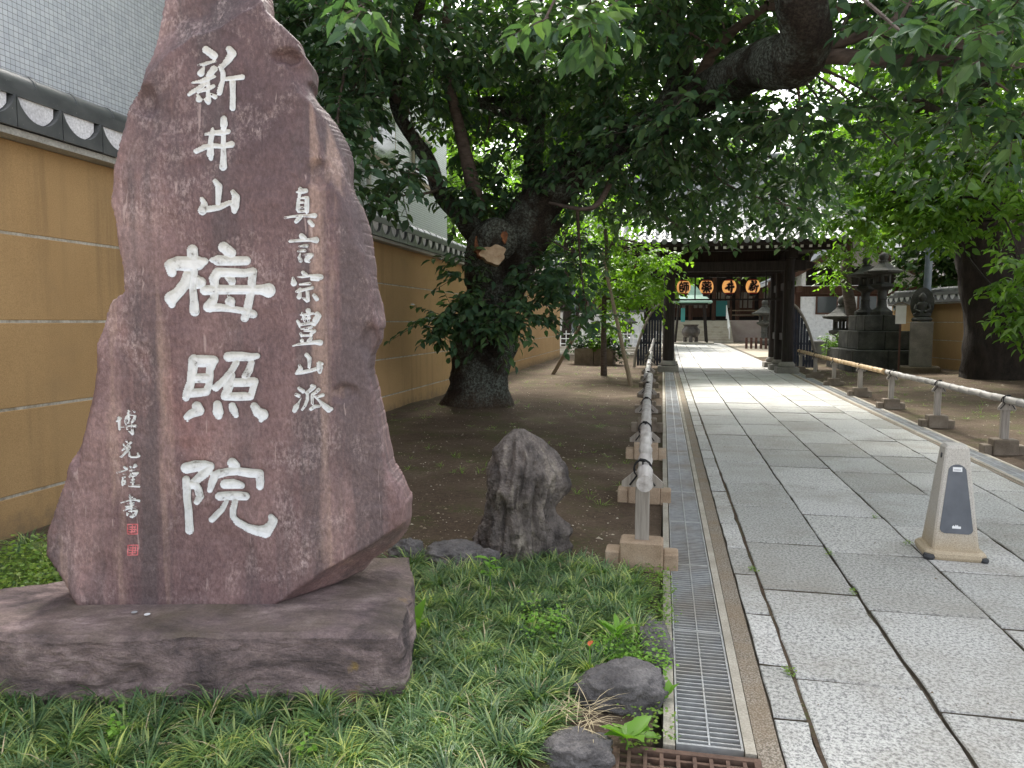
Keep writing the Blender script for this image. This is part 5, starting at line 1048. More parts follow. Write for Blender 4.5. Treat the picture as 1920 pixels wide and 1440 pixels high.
# ---------------- the old cherry over the path
TR = np.array([-3.1, 12.0, 0.0])
cherry = empty('cherry_tree', tuple(TR), 0, 'old gnarled cherry tree with sawn stub, its heavy limb arching over the path', 'tree')
def W(l): return [atY(x, y, Y) for x, y, Y in l]
limbs = [
 ('trunk', 'bark', W([(890, 800, 12.0), (893, 760, 12.0), (900, 700, 12.0), (910, 640, 12.0), (912, 590, 12.0), (925, 545, 12.0), (955, 490, 12.0), (985, 430, 12.0), (1010, 390, 12.0)]), [0.56, 0.51, 0.46, 0.52, 0.45, 0.43, 0.42, 0.42, 0.4], 30, 0.22, 3.0),
 ('limb', 'bark', W([(985, 430, 12.0), (1020, 375, 11.9), (1080, 320, 11.7), (1160, 275, 11.3), (1250, 215, 10.6), (1330, 170, 9.8), (1420, 125, 8.8), (1485, 110, 8.0), (1512, 60, 7.6), (1490, -40, 7.2), (1440, -160, 7.0)]), [0.38, 0.34, 0.28, 0.26, 0.24, 0.23, 0.24, 0.27, 0.23, 0.19, 0.13], 22, 0.2, 3.0),
 ('limb', 'bark', W([(920, 470, 11.8), (870, 410, 11.5), (828, 365, 11.3), (803, 300, 11.2), (765, 245, 11.0), (740, 190, 10.8), (750, 130, 10.6), (775, 60, 10.4), (800, -40, 10.2)]), [0.24, 0.16, 0.12, 0.11, 0.10, 0.09, 0.08, 0.07, 0.05], 12, 0.15, 3.0),
 ('limb', 'twigbark', W([(900, 400, 11.7), (880, 320, 11.4), (858, 225, 11.2), (835, 120, 11.0), (838, 20, 10.8), (850, -80, 10.6)]), [0.13, 0.11, 0.085, 0.07, 0.06, 0.04], 10, 0.1, 3.0),
 ('limb', 'bark', W([(1000, 400, 12.1), (1000, 300, 12.4), (1010, 200, 12.6), (1000, 90, 12.8), (1015, -40, 13)]), [0.22, 0.15, 0.12, 0.1, 0.07], 10, 0.15, 3.0),
 ('limb', 'bark', W([(1240, 225, 10.7), (1275, 160, 10.8), (1270, 90, 10.9), (1252, 0, 11.0), (1245, -120, 11.0)]), [0.22, 0.19, 0.17, 0.18, 0.13], 14, 0.15, 3.0),
 ('limb', 'twigbark', W([(1290, 200, 10.3), (1330, 110, 10.0), (1372, 60, 9.8), (1440, 10, 9.5)]), [0.09, 0.075, 0.06, 0.04], 8, 0.1, 3.0),
 ('limb', 'twigbark', W([(1500, 105, 8.0), (1570, 105, 7.8), (1660, 115, 7.6), (1740, 112, 7.5), (1850, 122, 7.3)]), [0.10, 0.075, 0.06, 0.05, 0.03], 8, 0.08, 3.0),
 ('limb', 'twigbark', W([(1520, 100, 7.9), (1640, 60, 7.6), (1720, 75, 7.4), (1830, 90, 7.2)]), [0.06, 0.05, 0.04, 0.025], 8, 0.08, 3.0),
 ('limb', 'twigbark', W([(1180, 270, 11.2), (1150, 330, 10.9), (1110, 390, 10.7), (1030, 380, 11.0)]), [0.08, 0.05, 0.035, 0.02], 8, 0.1, 3.0),
 ('limb', 'twigbark', W([(745, 190, 10.8), (700, 90, 10.2), (660, 30, 9.8), (600, -40, 9.4)]), [0.08, 0.06, 0.05, 0.03], 8, 0.1, 3.0),
 ('limb', 'bark', W([(1000, 230, 12.5), (900, 190, 12.3), (1040, 180, 13), (1110, 110, 13.2)]), [0.08, 0.06, 0.05, 0.04], 8, 0.1, 3.0),
]
nodes_ = []
for k, (nm, mt, pts, rad, nn, gn, fs_) in enumerate(limbs):
    Vv, Qv, Tv, path_ = limb_mesh(pts, rad, 100 + k, nn, gn, 8 if nm == 'trunk' else 6, fs_)
    if nm == 'trunk':        # roots flare
        h_ = Vv[:, 2]; d_ = Vv[:, :2] - TR[:2]; a_ = np.arctan2(d_[:, 1], d_[:, 0]); fl = np.clip(0.55 - h_, 0, 0.8) ** 2 * (0.5 + 0.5 * np.cos(a_ * 5 + 1)) * 0.5
        Vv[:, :2] += d_ / (np.linalg.norm(d_, axis=1, keepdims=True) + 1e-6) * fl[:, None]
    o = link(nm, mesh_np(nm, Vv - TR, Qv, Tv, smooth=True), MAT[mt], cherry); nodes_.append(path_)
# burr on the trunk, and the sawn stub facing the path
Vv, Qv, Tv, _ = limb_mesh(W([(925, 560, 11.8), (915, 520, 11.6), (912, 480, 11.45), (925, 452, 11.2), (935, 450, 11.0)]), [0.36, 0.34, 0.33, 0.32, 0.30], 150, 24, 0.16, 6, 3.0)
stub = link('sawn_stub', mesh_np('sawn_stub', Vv - TR, Qv, Tv, smooth=True), MAT['bark'], cherry)
cdir = unit(np.array([0.35, -1.0, 0.12])); cc = atY(922, 466, 11.0) + cdir * 0.03; ca = unit(np.cross(cdir, [0, 0, 1])); cb_ = np.cross(ca, cdir)
def disc(name, mat, ctr, a0, rx, ry, seed, thick=0.05, parent=None):
    m = MB(); n = 26; pts = []
    for k in range(n):
        a = 2 * math.pi * k / n; r_ = 1 + 0.14 * math.sin(3 * a + seed) + 0.08 * math.sin(7 * a + seed * 2); pts.append(ctr + ca * rx * r_ * math.cos(a) + cb_ * ry * r_ * math.sin(a))
    c_ = [p - TR + cdir * thick for p in pts]; b_ = [p - TR - cdir * 0.12 for p in pts]; m.add(b_ + c_ + [ctr - TR + cdir * (thick - 0.02)], [(k, (k + 1) % n, n + (k + 1) % n, n + k) for k in range(n)] + [(n + k, n + (k + 1) % n, 2 * n) for k in range(n)]); return m.build(name, mat, parent)
disc('sawn_face', MAT['sawn'], cc + ca * -0.02 - cb_ * 0.10, 0, 0.19, 0.14, 1.0, 0.05, stub); disc('rotten_edge', MAT['rot'], cc + ca * 0.20 + cb_ * 0.05, 0, 0.06, 0.20, 2.0, 0.04, stub); disc('rotten_edge', MAT['rot'], cc - ca * 0.19 + cb_ * 0.17, 0, 0.05, 0.09, 0.3, 0.04, stub)
# crown: clumps of leafy twigs
g1 = np.random.default_rng(3)
CL = [(620, 60, 9.5, .9, .7, 90), (560, 10, 9.0, .6, .5, 45), (690, 160, 9.6, .7, .55, 70), (630, 150, 10, .6, .5, 50), (760, 325, 9.0, .40, .16, 24), (640, 320, 8.2, .30, .30, 36), (625, 230, 8.6, .35, .4, 38), (700, 370, 8.6, .28, .10, 13), (800, 110, 11, 1.0, .9, 110), (730, 20, 8.5, .8, .6, 80), (880, 60, 10, .9, .6, 90),
 (880, 140, 12, 1.0, .7, 80), (900, 270, 12, .7, .5, 45), (980, 60, 12, 1.3, 1.0, 130), (1040, 190, 12.6, 1.0, .7, 75), (960, 370, 12.1, .7, .45, 70), (870, 360, 11.2, .35, .3, 30), (1060, 300, 11.6, .6, .4, 60),
 (1100, 60, 11, 1.2, .9, 130), (1190, 120, 11.8, 1.1, .8, 110), (1130, 190, 11.4, .8, .6, 80), (1330, 30, 10, .9, .6, 90), (1230, 20, 9.2, .9, .5, 90), (1420, 60, 10.5, .8, .5, 60), (1190, 225, 10.8, .6, .4, 55),
 (1120, 365, 12, .7, .28, 45), (1210, 310, 11.4, .8, .4, 70), (1300, 265, 10.6, .75, .4, 70), (1280, 360, 12.0, .75, .28, 50), (1385, 320, 11, .7, .38, 55), (1450, 250, 9.6, .65, .4, 60), (1420, 395, 13, .7, .2, 40), (1250, 410, 13.5, .6, .16, 26), (1340, 375, 13, .7, .25, 40), (1300, 405, 14, .8, .22, 36), (1480, 400, 13.5, .6, .2, 28), (1220, 385, 14, .6, .2, 26), (1500, 330, 11.2, .6, .35, 45), (1340, 205, 9.2, .5, .3, 40), (1250, 240, 9.6, .45, .25, 35), (1160, 300, 10.6, .4, .25, 28), (1500, 215, 8.2, .35, .15, 16), (1540, 400, 12.5, .4, .18, 18), (1330, 430, 13, .4, .10, 12),
 (1600, 20, 8.2, .7, .35, 40), (1710, 20, 7.8, .7, .35, 45), (1820, 40, 7.4, .6, .35, 45), (1650, 190, 9, .8, .35, 22), (1770, 200, 8.6, .8, .35, 26), (1890, 170, 7.6, .5, .35, 24), (1560, 250, 9.6, .6, .35, 20), (1700, 290, 10, .8, .3, 20), (1850, 290, 9, .7, .3, 22), (1900, 30, 6.2, .4, .25, 24),
 (900, 575, 11.2, .6, .28, 60), (965, 590, 11.0, .40, .22, 32), (850, 590, 11.1, .40, .22, 32), (805, 615, 10.9, .22, .2, 14), (1045, 540, 11.5, .62, .26, 60), (1010, 500, 11.6, .42, .2, 35), (868, 505, 11.2, .22, .28, 22), (930, 620, 11.1, .3, .16, 18), (1090, 480, 11.8, .5, .18, 28), (1100, 590, 11.4, .3, .14, 14),
 (1085, 15, 4.2, .22, .10, 9), (1120, 35, 4.6, .25, .10, 10), (1010, 60, 5.4, .3, .15, 12), (680, -5, 3.8, .18, .08, 6), (640, 30, 6.5, .4, .2, 14), (1690, 60, 4.6, .18, .10, 7), (1880, 60, 4.6, .28, .16, 12), (1790, 20, 5.4, .35, .2, 15)]
UP_SHADE = [(-4.5, 9, 7.2, 1.6), (-3, 11, 8.2, 1.8), (-1, 12.5, 8.8, 1.9), (1, 10.5, 7.6, 1.6), (3, 9.5, 6.8, 1.5), (4.6, 8.2, 6.2, 1.4), (-5.5, 12, 7.4, 1.6), (-2, 8.4, 6.9, 1.3), (0.6, 7.8, 6.6, 1.2), (2.4, 13, 8.2, 1.8), (4.8, 11.5, 7.4, 1.7), (6.3, 9.4, 6.6, 1.5), (-3.2, 14.5, 8.0, 1.8), (0, 15.0, 8.2, 1.8), (2.6, 7.2, 6.0, 1.1), (6.5, 13, 7.5, 1.6), (-0.6, 9.8, 8.3, 1.5), (-3, 16.5, 6.6, 1.7), (-1, 17.6, 7.6, 1.8), (-4, 18.8, 8, 2.0), (-1.5, 15, 6.0, 1.3), (1.2, 17, 7.4, 1.6), (-3.6, 14, 6.0, 1.2)]  # upper clumps, many out of view, added to shade the paving and soil
Bs, Ds, Ns, Ls, Ws, P_, E_ = [], [], [], [], [], [], []; br_ = []
allnodes = np.concatenate(nodes_)
def conn(g, c, mn, r0=0.028, r1=0.008):
    i = np.argmin(np.linalg.norm(mn - c, axis=1)); a = mn[i]; mid = (a + c) / 2 + g.normal(size=3) * 0.12 * np.linalg.norm(c - a) + np.array([0, 0, 0.08]); return limb_mesh([a, mid, c], [r0, (r0 + r1) / 2, r1], 7, 5, 0.05, 4)[:3]
for (x, y, Y, rh, rv, n) in CL:
    c = atY(x, y, Y); near = Y < 7
    r = sprays(g1, c, (rh, rh, rv), int(n * 0.8), (0.12, 0.19) if not near else (0.10, 0.145), 9, (0.28, 0.6) if not near else (0.15, 0.3), 0.4)
    for l_, v in zip((Bs, Ds, Ns, Ls, Ws, P_, E_), r): l_.append(v)
    br_.append(conn(g1, c, allnodes))
B = np.concatenate(Bs); Dv = np.concatenate(Ds); N = np.concatenate(Ns); Lf = np.concatenate(Ls); Wf = np.concatenate(Ws)
# the leaves that show largest are single objects
rel = B - CO; dep_ = rel @ CF; sx_ = 960 + F_PX * (rel @ CR) / dep_; sy_ = 720 - F_PX * (rel @ CU) / dep_
vis = (sx_ > 5) & (sx_ < 1915) & (sy_ > -20) & (dep_ > 0); score = np.where(vis, Lf / dep_, -1); top = np.argsort(-score)[:300]; msk = np.ones(len(B), bool); msk[top] = False
lv, lq, lt = leaf_verts(np.zeros((1, 3)), np.array([[0, 1.0, 0]]), np.array([[0, 0, 1.0]]), np.array([1.0]), np.array([0.54])); lme = mesh_np('leaf', lv, lq, lt)
for i in top:
    d = unit(Dv[i]); s_ = unit(np.cross(d, N[i])); n_ = np.cross(s_, d); M4 = Matrix(((s_[0], d[0], n_[0], 0), (s_[1], d[1], n_[1], 0), (s_[2], d[2], n_[2], 0), (0, 0, 0, 1)))
    o = link('leaf', lme, MAT['leaf1'], cherry); o.matrix_basis = Matrix.Translation(Vector(B[i] - TR)) @ M4 @ Matrix.Scale(float(Lf[i]), 4)
V, Q, T = leaf_verts(B[msk] - TR, Dv[msk], N[msk], Lf[msk], Wf[msk]); o = link('crown', mesh_np('crown', V, Q, T, smooth=True), MAT['leaf'], cherry); o['kind'] = 'stuff'
ub = [sprays(g1, (x, y, z), (r, r, r * 0.6), int(150 * r), (0.15, 0.23), 9, (0.4, 0.8)) for x, y, z, r in UP_SHADE]
V, Q, T = leaf_verts(np.concatenate([u[0] for u in ub]) - TR, np.concatenate([u[1] for u in ub]), np.concatenate([u[2] for u in ub]), np.concatenate([u[3] for u in ub]), np.concatenate([u[4] for u in ub]), False)
o = link('upper_shade_crown', mesh_np('upper_shade_crown', V, Q, T, smooth=True), MAT['leaf_m'], cherry); o['kind'] = 'stuff'  # brighter leaf colour than the main crown, painting in a backlit look
for x, y, z, r in UP_SHADE: br_.append(conn(g1, np.array([x, y, z]), allnodes, 0.07, 0.02))
tv, tq = twig_mesh(np.concatenate(P_), np.concatenate(E_), 0.005); br_.append((tv, tq, None))
V, Q, T = join(br_); o = link('twigs', mesh_np('twigs', V - TR, Q, T), MAT['twigbark'], cherry); o['kind'] = 'stuff'
# ---------------- other trees
def tree(name, base, label, limb_list, clumps, mat, bark, L, seed, detail=False, group=None, nl=8, tl=(0.35, 0.7), gn=0.14, dens=1.0, cat='tree'):
    base = np.array(base, float); e = empty(name, tuple(base), 0, label, cat, group); g = np.random.default_rng(seed); nd = []; parts = []
    for k, (pts, rad) in enumerate(limb_list):
        Vv, Qv, Tv, pth = limb_mesh(pts, rad, seed + k, 20 if k == 0 else 9, gn, 6, 2.0); nd.append(pth)
        link('trunk' if k == 0 else 'limb', mesh_np('trunk', Vv - base, Qv, Tv, smooth=True), MAT[bark], e)
    nd = np.concatenate(nd); rs = []
    for c, r, n in clumps:
        r = np.array(r if hasattr(r, '__len__') else (r, r, r * 0.6), float); rs.append(sprays(g, c, r, max(3, int(n * dens)), L, nl, tl, 0.3)); parts.append(conn(g, np.array(c, float), nd, 0.03 + 0.01 * r[0], 0.01))
    V, Q, T = leaf_verts(np.concatenate([u[0] for u in rs]) - base, np.concatenate([u[1] for u in rs]), np.concatenate([u[2] for u in rs]), np.concatenate([u[3] for u in rs]), np.concatenate([u[4] for u in rs]), detail)
    o = link('crown', mesh_np('crown', V, Q, T, smooth=True), MAT[mat], e); o['kind'] = 'stuff'
    V, Q, T = join(parts); o = link('branches', mesh_np('branches', V - base, Q, T), MAT[bark], e); o['kind'] = 'stuff'
    return e
def cl(lst): return [(atY(x, y, Y), (rh, rh, rv), n) for x, y, Y, rh, rv, n in lst]
# big dark tree by the right-hand wall
tree('large_tree', (7.9, 19.4, 0), 'massive dark-barked tree trunk standing in front of the second ochre wall', [
  (W([(1880, 745, 19.4), (1878, 700, 19.4), (1872, 620, 19.4), (1866, 540, 19.4), (1860, 450, 19.4), (1850, 370, 19.3), (1840, 290, 19.2), (1835, 150, 19)]), [1.05, 0.86, 0.72, 0.68, 0.66, 0.62, 0.5, 0.35]),
  (W([(1845, 440, 19.2), (1790, 425, 18.8), (1735, 385, 18.4), (1670, 362, 18.0)]), [0.25, 0.17, 0.13, 0.07]), (W([(1850, 330, 19.2), (1780, 240, 18.6), (1700, 180, 18.0)]), [0.3, 0.2, 0.1]), (W([(1850, 360, 19.0), (1920, 260, 18.4), (1990, 180, 18)]), [0.3, 0.2, 0.12])],
  cl([(1700, 385, 18.4, 1.3, .6, 120), (1800, 375, 17.6, 1.2, .6, 120), (1880, 250, 17, 1.4, .9, 130), (1760, 270, 19, 1.6, 1.0, 170), (1650, 320, 19, 1.4, .8, 130), (1610, 400, 19.5, 1.0, .5, 70), (1925, 545, 16.2, .5, .4, 45), (1920, 600, 15.6, .45, .2, 28), (1780, 140, 19, 2.0, 1.3, 190), (1640, 170, 20.5, 2.0, 1.2, 180), (1900, 120, 18, 1.8, 1.1, 150), (1760, 20, 20, 2.2, 1.3, 180), (1620, 30, 21, 2.2, 1.4, 180), (1760, 430, 17.2, .5, .3, 35), (1925, 400, 16.4, .5, .4, 40), (1915, 490, 15.2, .4, .18, 24), (1560, 300, 20.5, 1.3, .7, 100)]) + [((7, 21, 9), (2.2, 2.2, 1.2), 150), ((8.8, 18, 9.2), (2.2, 2.2, 1.2), 150), ((5.6, 19.5, 8.4), (1.8, 1.8, 1.0), 120), ((9.5, 22, 10), (2.2, 2.2, 1.2), 150), ((7.5, 24, 9.5), (2.2, 2.2, 1.2), 150)], 'leaf_m', 'bark2', (0.15, 0.22), 300, True, gn=0.3)  # last group of clumps is added overhead to shade trunk and soil
# evergreens behind that wall
tree('evergreen_tree', (9.5, 27, 0), 'dense dark evergreen rising behind the second ochre wall', [([(9.5, 27, 0), (9.4, 27, 2), (9.5, 27, 5), (9.3, 27, 8)], [0.3, 0.25, 0.2, 0.08])], cl([(1750, 500, 27, 1.3, 1.1, 150), (1790, 440, 27, 1.6, 1.2, 190), (1730, 410, 28, 1.3, 1.0, 120), (1840, 480, 26, 1.5, 1.2, 150), (1900, 470, 26, 1.5, 1.3, 150), (1860, 380, 28, 2.0, 1.4, 180), (1780, 330, 29, 1.8, 1.2, 140)]), 'leaf_d', 'bark2', (0.2, 0.3), 320)
# slender maple beside the gate
tree('slender_maple', (6.35, 27.6, 0), 'slender maple with curved trunk and bright leaves beside the gate', [
  (W([(1612, 690, 27.6), (1606, 640, 27.6), (1594, 570, 27.6), (1586, 520, 27.6), (1590, 470, 27.6), (1585, 420, 27.6), (1570, 370, 27.6)]), [0.24, 0.2, 0.18, 0.17, 0.15, 0.12, 0.06]), (W([(1588, 480, 27.6), (1560, 430, 27.2), (1520, 400, 26.8)]), [0.09, 0.06, 0.03]), (W([(1586, 440, 27.6), (1630, 400, 27.4), (1670, 370, 27)]), [0.09, 0.06, 0.03])],
  cl([(1550, 420, 26.5, 1.0, .5, 80), (1500, 385, 26, 1.0, .5, 70), (1620, 420, 27, 1.1, .55, 90), (1590, 360, 27, 1.3, .7, 110), (1660, 380, 26.5, 1.0, .6, 80), (1560, 510, 27, .5, .5, 40), (1540, 340, 27, 1.2, .7, 90), (1600, 470, 26, .7, .25, 40), (1640, 455, 25.6, .6, .25, 35), (1545, 460, 25.5, .5, .2, 25)]), 'leaf_y', 'twigbark', (0.13, 0.2), 330)
# staked young tree in the soil bed
yt = tree('young_tree', (-1.78, 20.3, 0), 'slim young tree held by two wooden stakes in the soil bed', [
  (W([(1132, 712, 20.3), (1132, 640, 20.3), (1133, 560, 20.3), (1138, 480, 20.3), (1135, 420, 20.3), (1140, 340, 20.3)]), [0.09, 0.075, 0.065, 0.06, 0.045, 0.02]), (W([(1136, 480, 20.3), (1160, 430, 20.2), (1185, 395, 20)]), [0.035, 0.025, 0.012]), (W([(1134, 520, 20.3), (1100, 450, 20.4), (1075, 410, 20.4)]), [0.035, 0.025, 0.012])],
  cl([(1120, 430, 20.3, .7, .5, 45), (1170, 400, 20.2, .7, .5, 40), (1165, 530, 20, .7, .4, 45), (1100, 510, 20.4, .6, .4, 40), (1200, 480, 20, .7, .35, 45), (1240, 495, 19.8, .5, .2, 28), (1150, 600, 20, .45, .35, 25), (1190, 560, 19.8, .6, .22, 30), (1220, 555, 19.5, .45, .14, 18), (1080, 400, 20.4, .6, .4, 35), (1140, 350, 20.4, .7, .5, 40)]), 'leaf_y', 'twigbark', (0.11, 0.17), 340, True)
for a, b in (((1035, 703, 20.4), (1140, 520, 20.3)), ((1184, 728, 17.2), (1128, 470, 20.1))):
    p = atY(*a); q = atY(*b); p[2] = -0.03; o = MB().tube([Vector(p) * 0, Vector(q - p)], [0.055, 0.042], 10).build('tree_stake', MAT['polewood'], None, True); o.location = tuple(p); tag(o, 'brown wooden stake slanting up against the slim young tree' + (', foot beside the grey bamboo fence' if a[0] > 1100 else ', foot towards the ochre wall'), 'stake')
# trees round the court: far and tall, sky between
far = [(-10, 33, 11, 'leaf_m', 'broad mid-green tree beyond the ochre wall, behind the tiled building corner'), (-5.5, 41, 13, 'leaf_m', 'tall mid-green tree behind the low white court wall'), (-1.8, 47, 10, 'leaf_y', 'bright light green tree in the court behind the planter'), (11.5, 40, 14, 'leaf_m', 'tall tree behind the brown pavilion roof'), (17, 34, 13, 'leaf_d', 'wide dark tree further along behind the second ochre wall'), (6.5, 50, 15, 'leaf_m', 'tall green tree standing beside the temple hall roof'), (-16, 42, 16, 'leaf_d', 'large dark tree far behind the tiled building'), (2.0, 80, 17, 'leaf_m', 'tall tree rising behind the temple hall roof'), (15, 60, 16, 'leaf_m', 'tall tree behind the white building'), (22, 50, 17, 'leaf_d', 'large dark tree behind and beyond the white building'), (-9, 62, 17, 'leaf_m', 'tall tree beyond the hall podium, behind the white court wall')]
for k, (x, y, h, mt, lab) in enumerate(far):
    gg = np.random.default_rng(400 + k); cs = []; hw = h * 0.30
    for i in range(16):
        a = gg.uniform(0, 6.28); zz = gg.uniform(0.34, 1.0) * h; rr_ = hw * (1.15 - abs(zz / h - 0.6) * 1.3) * gg.uniform(0.3, 1); rad = gg.uniform(0.16, 0.24) * h * 0.62
        cs.append(((x + rr_ * math.cos(a), y + rr_ * math.sin(a), zz), (rad, rad, rad * 0.55), 95))
    tree('court_tree', (x, y, 0), lab, [([(x, y, -0.1), (x + 0.1, y, h * 0.25), (x - 0.1, y, h * 0.55), (x, y, h * 0.9)], [0.04 * h, 0.03 * h, 0.02 * h, 0.006 * h])], cs, mt, 'bark2', (0.26, 0.42) if y < 45 else (0.36, 0.55), 420 + 7 * k, False, 'trees round the court', 8, (0.5, 1.0))
# leafy tree close behind the long wall
tree('wall_side_tree', (-6.8, 24.5, 0), 'bushy tree behind the ochre wall just past the tiled building', [([(-6.8, 24.5, 0), (-6.8, 24.4, 2.4), (-6.6, 24.4, 4.5), (-6.7, 24.4, 6.5)], [0.2, 0.17, 0.12, 0.05])], cl([(870, 420, 24, .9, .8, 60), (880, 330, 24, 1.2, 1.0, 80), (940, 400, 24, 1.0, .8, 60), (850, 250, 25, 1.3, 1.0, 70)]), 'leaf_m', 'bark2', (0.18, 0.26), 380)
# shrubs
def shrub(name, base, clumps, mat, label, L, seed, dens=1.0):
    base = np.array(base, float); g = np.random.default_rng(seed); e = empty(name, tuple(base), 0, label, 'shrub'); rs = [sprays(g, c, r, int(n * dens), L, 7, (0.12, 0.25), 0.1) for c, r, n in clumps]
    V, Q, T = leaf_verts(np.concatenate([u[0] for u in rs]) - base, np.concatenate([u[1] for u in rs]), np.concatenate([u[2] for u in rs]), np.concatenate([u[3] for u in rs]), np.concatenate([u[4] for u in rs]), False)
    o = link('foliage', mesh_np('foliage', V, Q, T, smooth=True), MAT[mat], e); o['kind'] = 'stuff'
    m = MB()
    for c, r, n in clumps: m.tube([(0, 0, 0), tuple((np.array(c) - base) * np.array([0.5, 0.5, 0.6])), tuple(np.array(c) - base)], [0.025, 0.018, 0.008], 6)
    m.build('stems', MAT['twigbark'], e)
    return e
shrub('planter_shrub', (-2.5, 25.95, 0.5), [((-2.95, 25.9, 0.85), (.35, .3, .3), 70), ((-2.1, 25.9, 0.8), (.4, .3, .35), 80), ((-2.5, 25.9, 0.9), (.3, .3, .25), 50), ((-1.7, 25.8, 0.55), (.3, .25, .4), 60), ((-3.2, 25.8, .6), (.25, .2, .25), 40)], 'leaf_d', 'dark leafy shrub spilling over the brown planter', (0.09, 0.14), 500)
shrub('planter_shrub', (-2.35, 25.8, 0.5), [((-2.4, 25.6, 0.72), (.3, .2, .18), 50), ((-2.0, 25.7, 1.05), (.2, .2, .3), 40)], 'leaf_y', 'yellow-green shrub in the middle of the brown planter', (0.09, 0.14), 501)
shrub('clipped_shrub', (5.45, 26.3, 0), [((5.4, 26.2, 0.75), (.45, .4, .45), 150), ((5.65, 26.2, 0.5), (.35, .35, .35), 90)], 'leaf_m', 'rounded green shrub beside the gate wing screen', (0.06, 0.1), 502)
# ================================================================ BAMBOO FENCES
def bamboo_rail(pts, r, name, mat, parent, seed, node=0.34):
    # culm with swollen nodes, slightly wandering
    g = random.Random(seed); P = [Vector(p) for p in pts]; m = MB(); path_ = []; rad = []
    seg = [(P[i + 1] - P[i]).length for i in range(len(P) - 1)]; tot = sum(seg)
    def at(s_):
        for i, l in enumerate(seg):
            if s_ <= l or i == len(seg) - 1: return P[i].lerp(P[i + 1], min(1, s_ / l))
            s_ -= l
    s_ = 0.0
    while s_ < tot:
        nl_ = node * g.uniform(0.85, 1.15); e_ = min(s_ + nl_, tot); off = Vector((g.uniform(-.006, .006), 0, g.uniform(-.006, .006)))
        for f, k in ((0.0, 1.10), (0.03, 1.0), (0.5, 0.97), (0.96, 1.0), (0.985, 1.12)):
            path_.append(at(s_ + (e_ - s_) * f) + off * math.sin(f * 3.14)); rad.append(r * k)
        s_ = e_
    m.tube(path_, rad, 14); return m.build(name, mat, parent, True)
def fence(name, label, xf, posts, rails, bracket_w, fm='footing'):
    e = empty(name, (xf(posts[0]), posts[0], 0), 0, label, 'fence'); o0 = Vector((xf(posts[0]), posts[0], 0))
    for j, y in enumerate(posts):
        x = xf(y) - o0.x; yy = y - o0.y; c = MB().bbox((x, yy, 0.075), (0.26, 0.17, 0.19), 0.010); f = c.build('footing', MAT[fm if fm != 'footing' or j < 3 else 'footing2'], e)
        for sx in (-1, 1): MB().bbox((x + sx * 0.175, yy + 0.01, 0.035), (0.09, 0.15, 0.13), 0.008).build('footing_step', MAT[fm if fm != 'footing' or j < 3 else 'footing2'], f)
        p_ = MB().bbox((x, yy, 0.355), (0.085, 0.05, 0.40), 0.004).build('post', MAT['greywood'], e)
        MB().prism([(x - bracket_w, 0.50), (x - bracket_w, 0.53), (x - 0.05, 0.595), (x + 0.05, 0.595), (x + bracket_w, 0.53), (x + bracket_w, 0.50)], 'y', yy - 0.045, yy - 0.02).build('bracket', MAT['greywood'], p_)
        cd = MB(); zc = 0.615
        for s_ in (0, 1):
            pts = []
            for k in range(13):
                a = math.pi * (-0.28 + 1.56 * k / 12); pts.append((x + 0.052 * math.cos(a), yy - 0.035 + (0.07 * (k / 12 - 0.5) * (1 if s_ else -1)), zc + 0.052 * math.sin(a)))
            sd_ = 1 if s_ else -1
            pts = [(x + 0.075, yy - 0.05 - 0.01 * sd_, zc - 0.10)] + pts + [(x - 0.075, yy - 0.05 + 0.01 * sd_, zc - 0.10)]; cd.tube(pts, 0.0055, 6)
        cd.tube([(x, yy - 0.07, zc + 0.055), (x + 0.006, yy - 0.075, zc - 0.01), (x + 0.012, yy - 0.07, zc - 0.06)], 0.005, 5); cd.tube([(x - 0.015, yy - 0.06, zc + 0.056), (x + 0.015, yy - 0.08, zc + 0.056)], 0.011, 6)
        cd.build('cord', MAT['cord'], p_, True)
    for k, (pts, r_, mt) in enumerate(rails): bamboo_rail([Vector(p) - o0 for p in pts], r_, 'bamboo_rail', MAT[mt], e, 60 + k)
    return e
fxL = lambda y: -0.145 - (y - 4.5) * 0.024
pL = [4.5, 6.2, 8.2, 10.3, 12.5, 14.8, 17.1, 19.4, 21.6]
fL = fence('bamboo_fence', 'low fence with weathered grey bamboo rail tied by black cord, along the soil bed', fxL, pL,
  [([(fxL(4.12) + 0.015, 4.1, 0.60), (fxL(8.3), 8.3, 0.625), (fxL(12.4) + 0.03, 12.4, 0.61)], 0.043, 'bamboo_grey'), ([(fxL(12.2) - 0.03, 12.2, 0.62), (fxL(17), 17, 0.60), (fxL(21.5) + 0.05, 21.5, 0.62)], 0.044, 'bamboo_grey'), ([(fxL(21.2), 21.2, 0.62), (fxL(22.2) + 0.05, 22.2, 0.72), (fxL(23.0) + 0.12, 23.0, 0.95)], 0.042, 'bamboo_grey')], 0.125)
fxR = lambda y: 3.745 + (y - 9.0) * 0.006
pR = [4.6, 6.95, 9.3, 11.5, 13.8, 16.0, 18.5, 20.9, 23.2]
fence('bamboo_fence', 'low fence with tan and grey bamboo rail along the far side of the path', fxR, pR, [([(fxR(3.5), 3.5, 0.60), (fxR(9), 9.0, 0.62), (fxR(14.9) + .02, 14.9, 0.605)], 0.042, 'bamboo_grey'), ([(fxR(14.2) - .02, 14.2, 0.61), (fxR(19), 19, 0.60), (fxR(23.6), 23.6, 0.62)], 0.046, 'bamboo_tan')], 0.09, 'footing2')
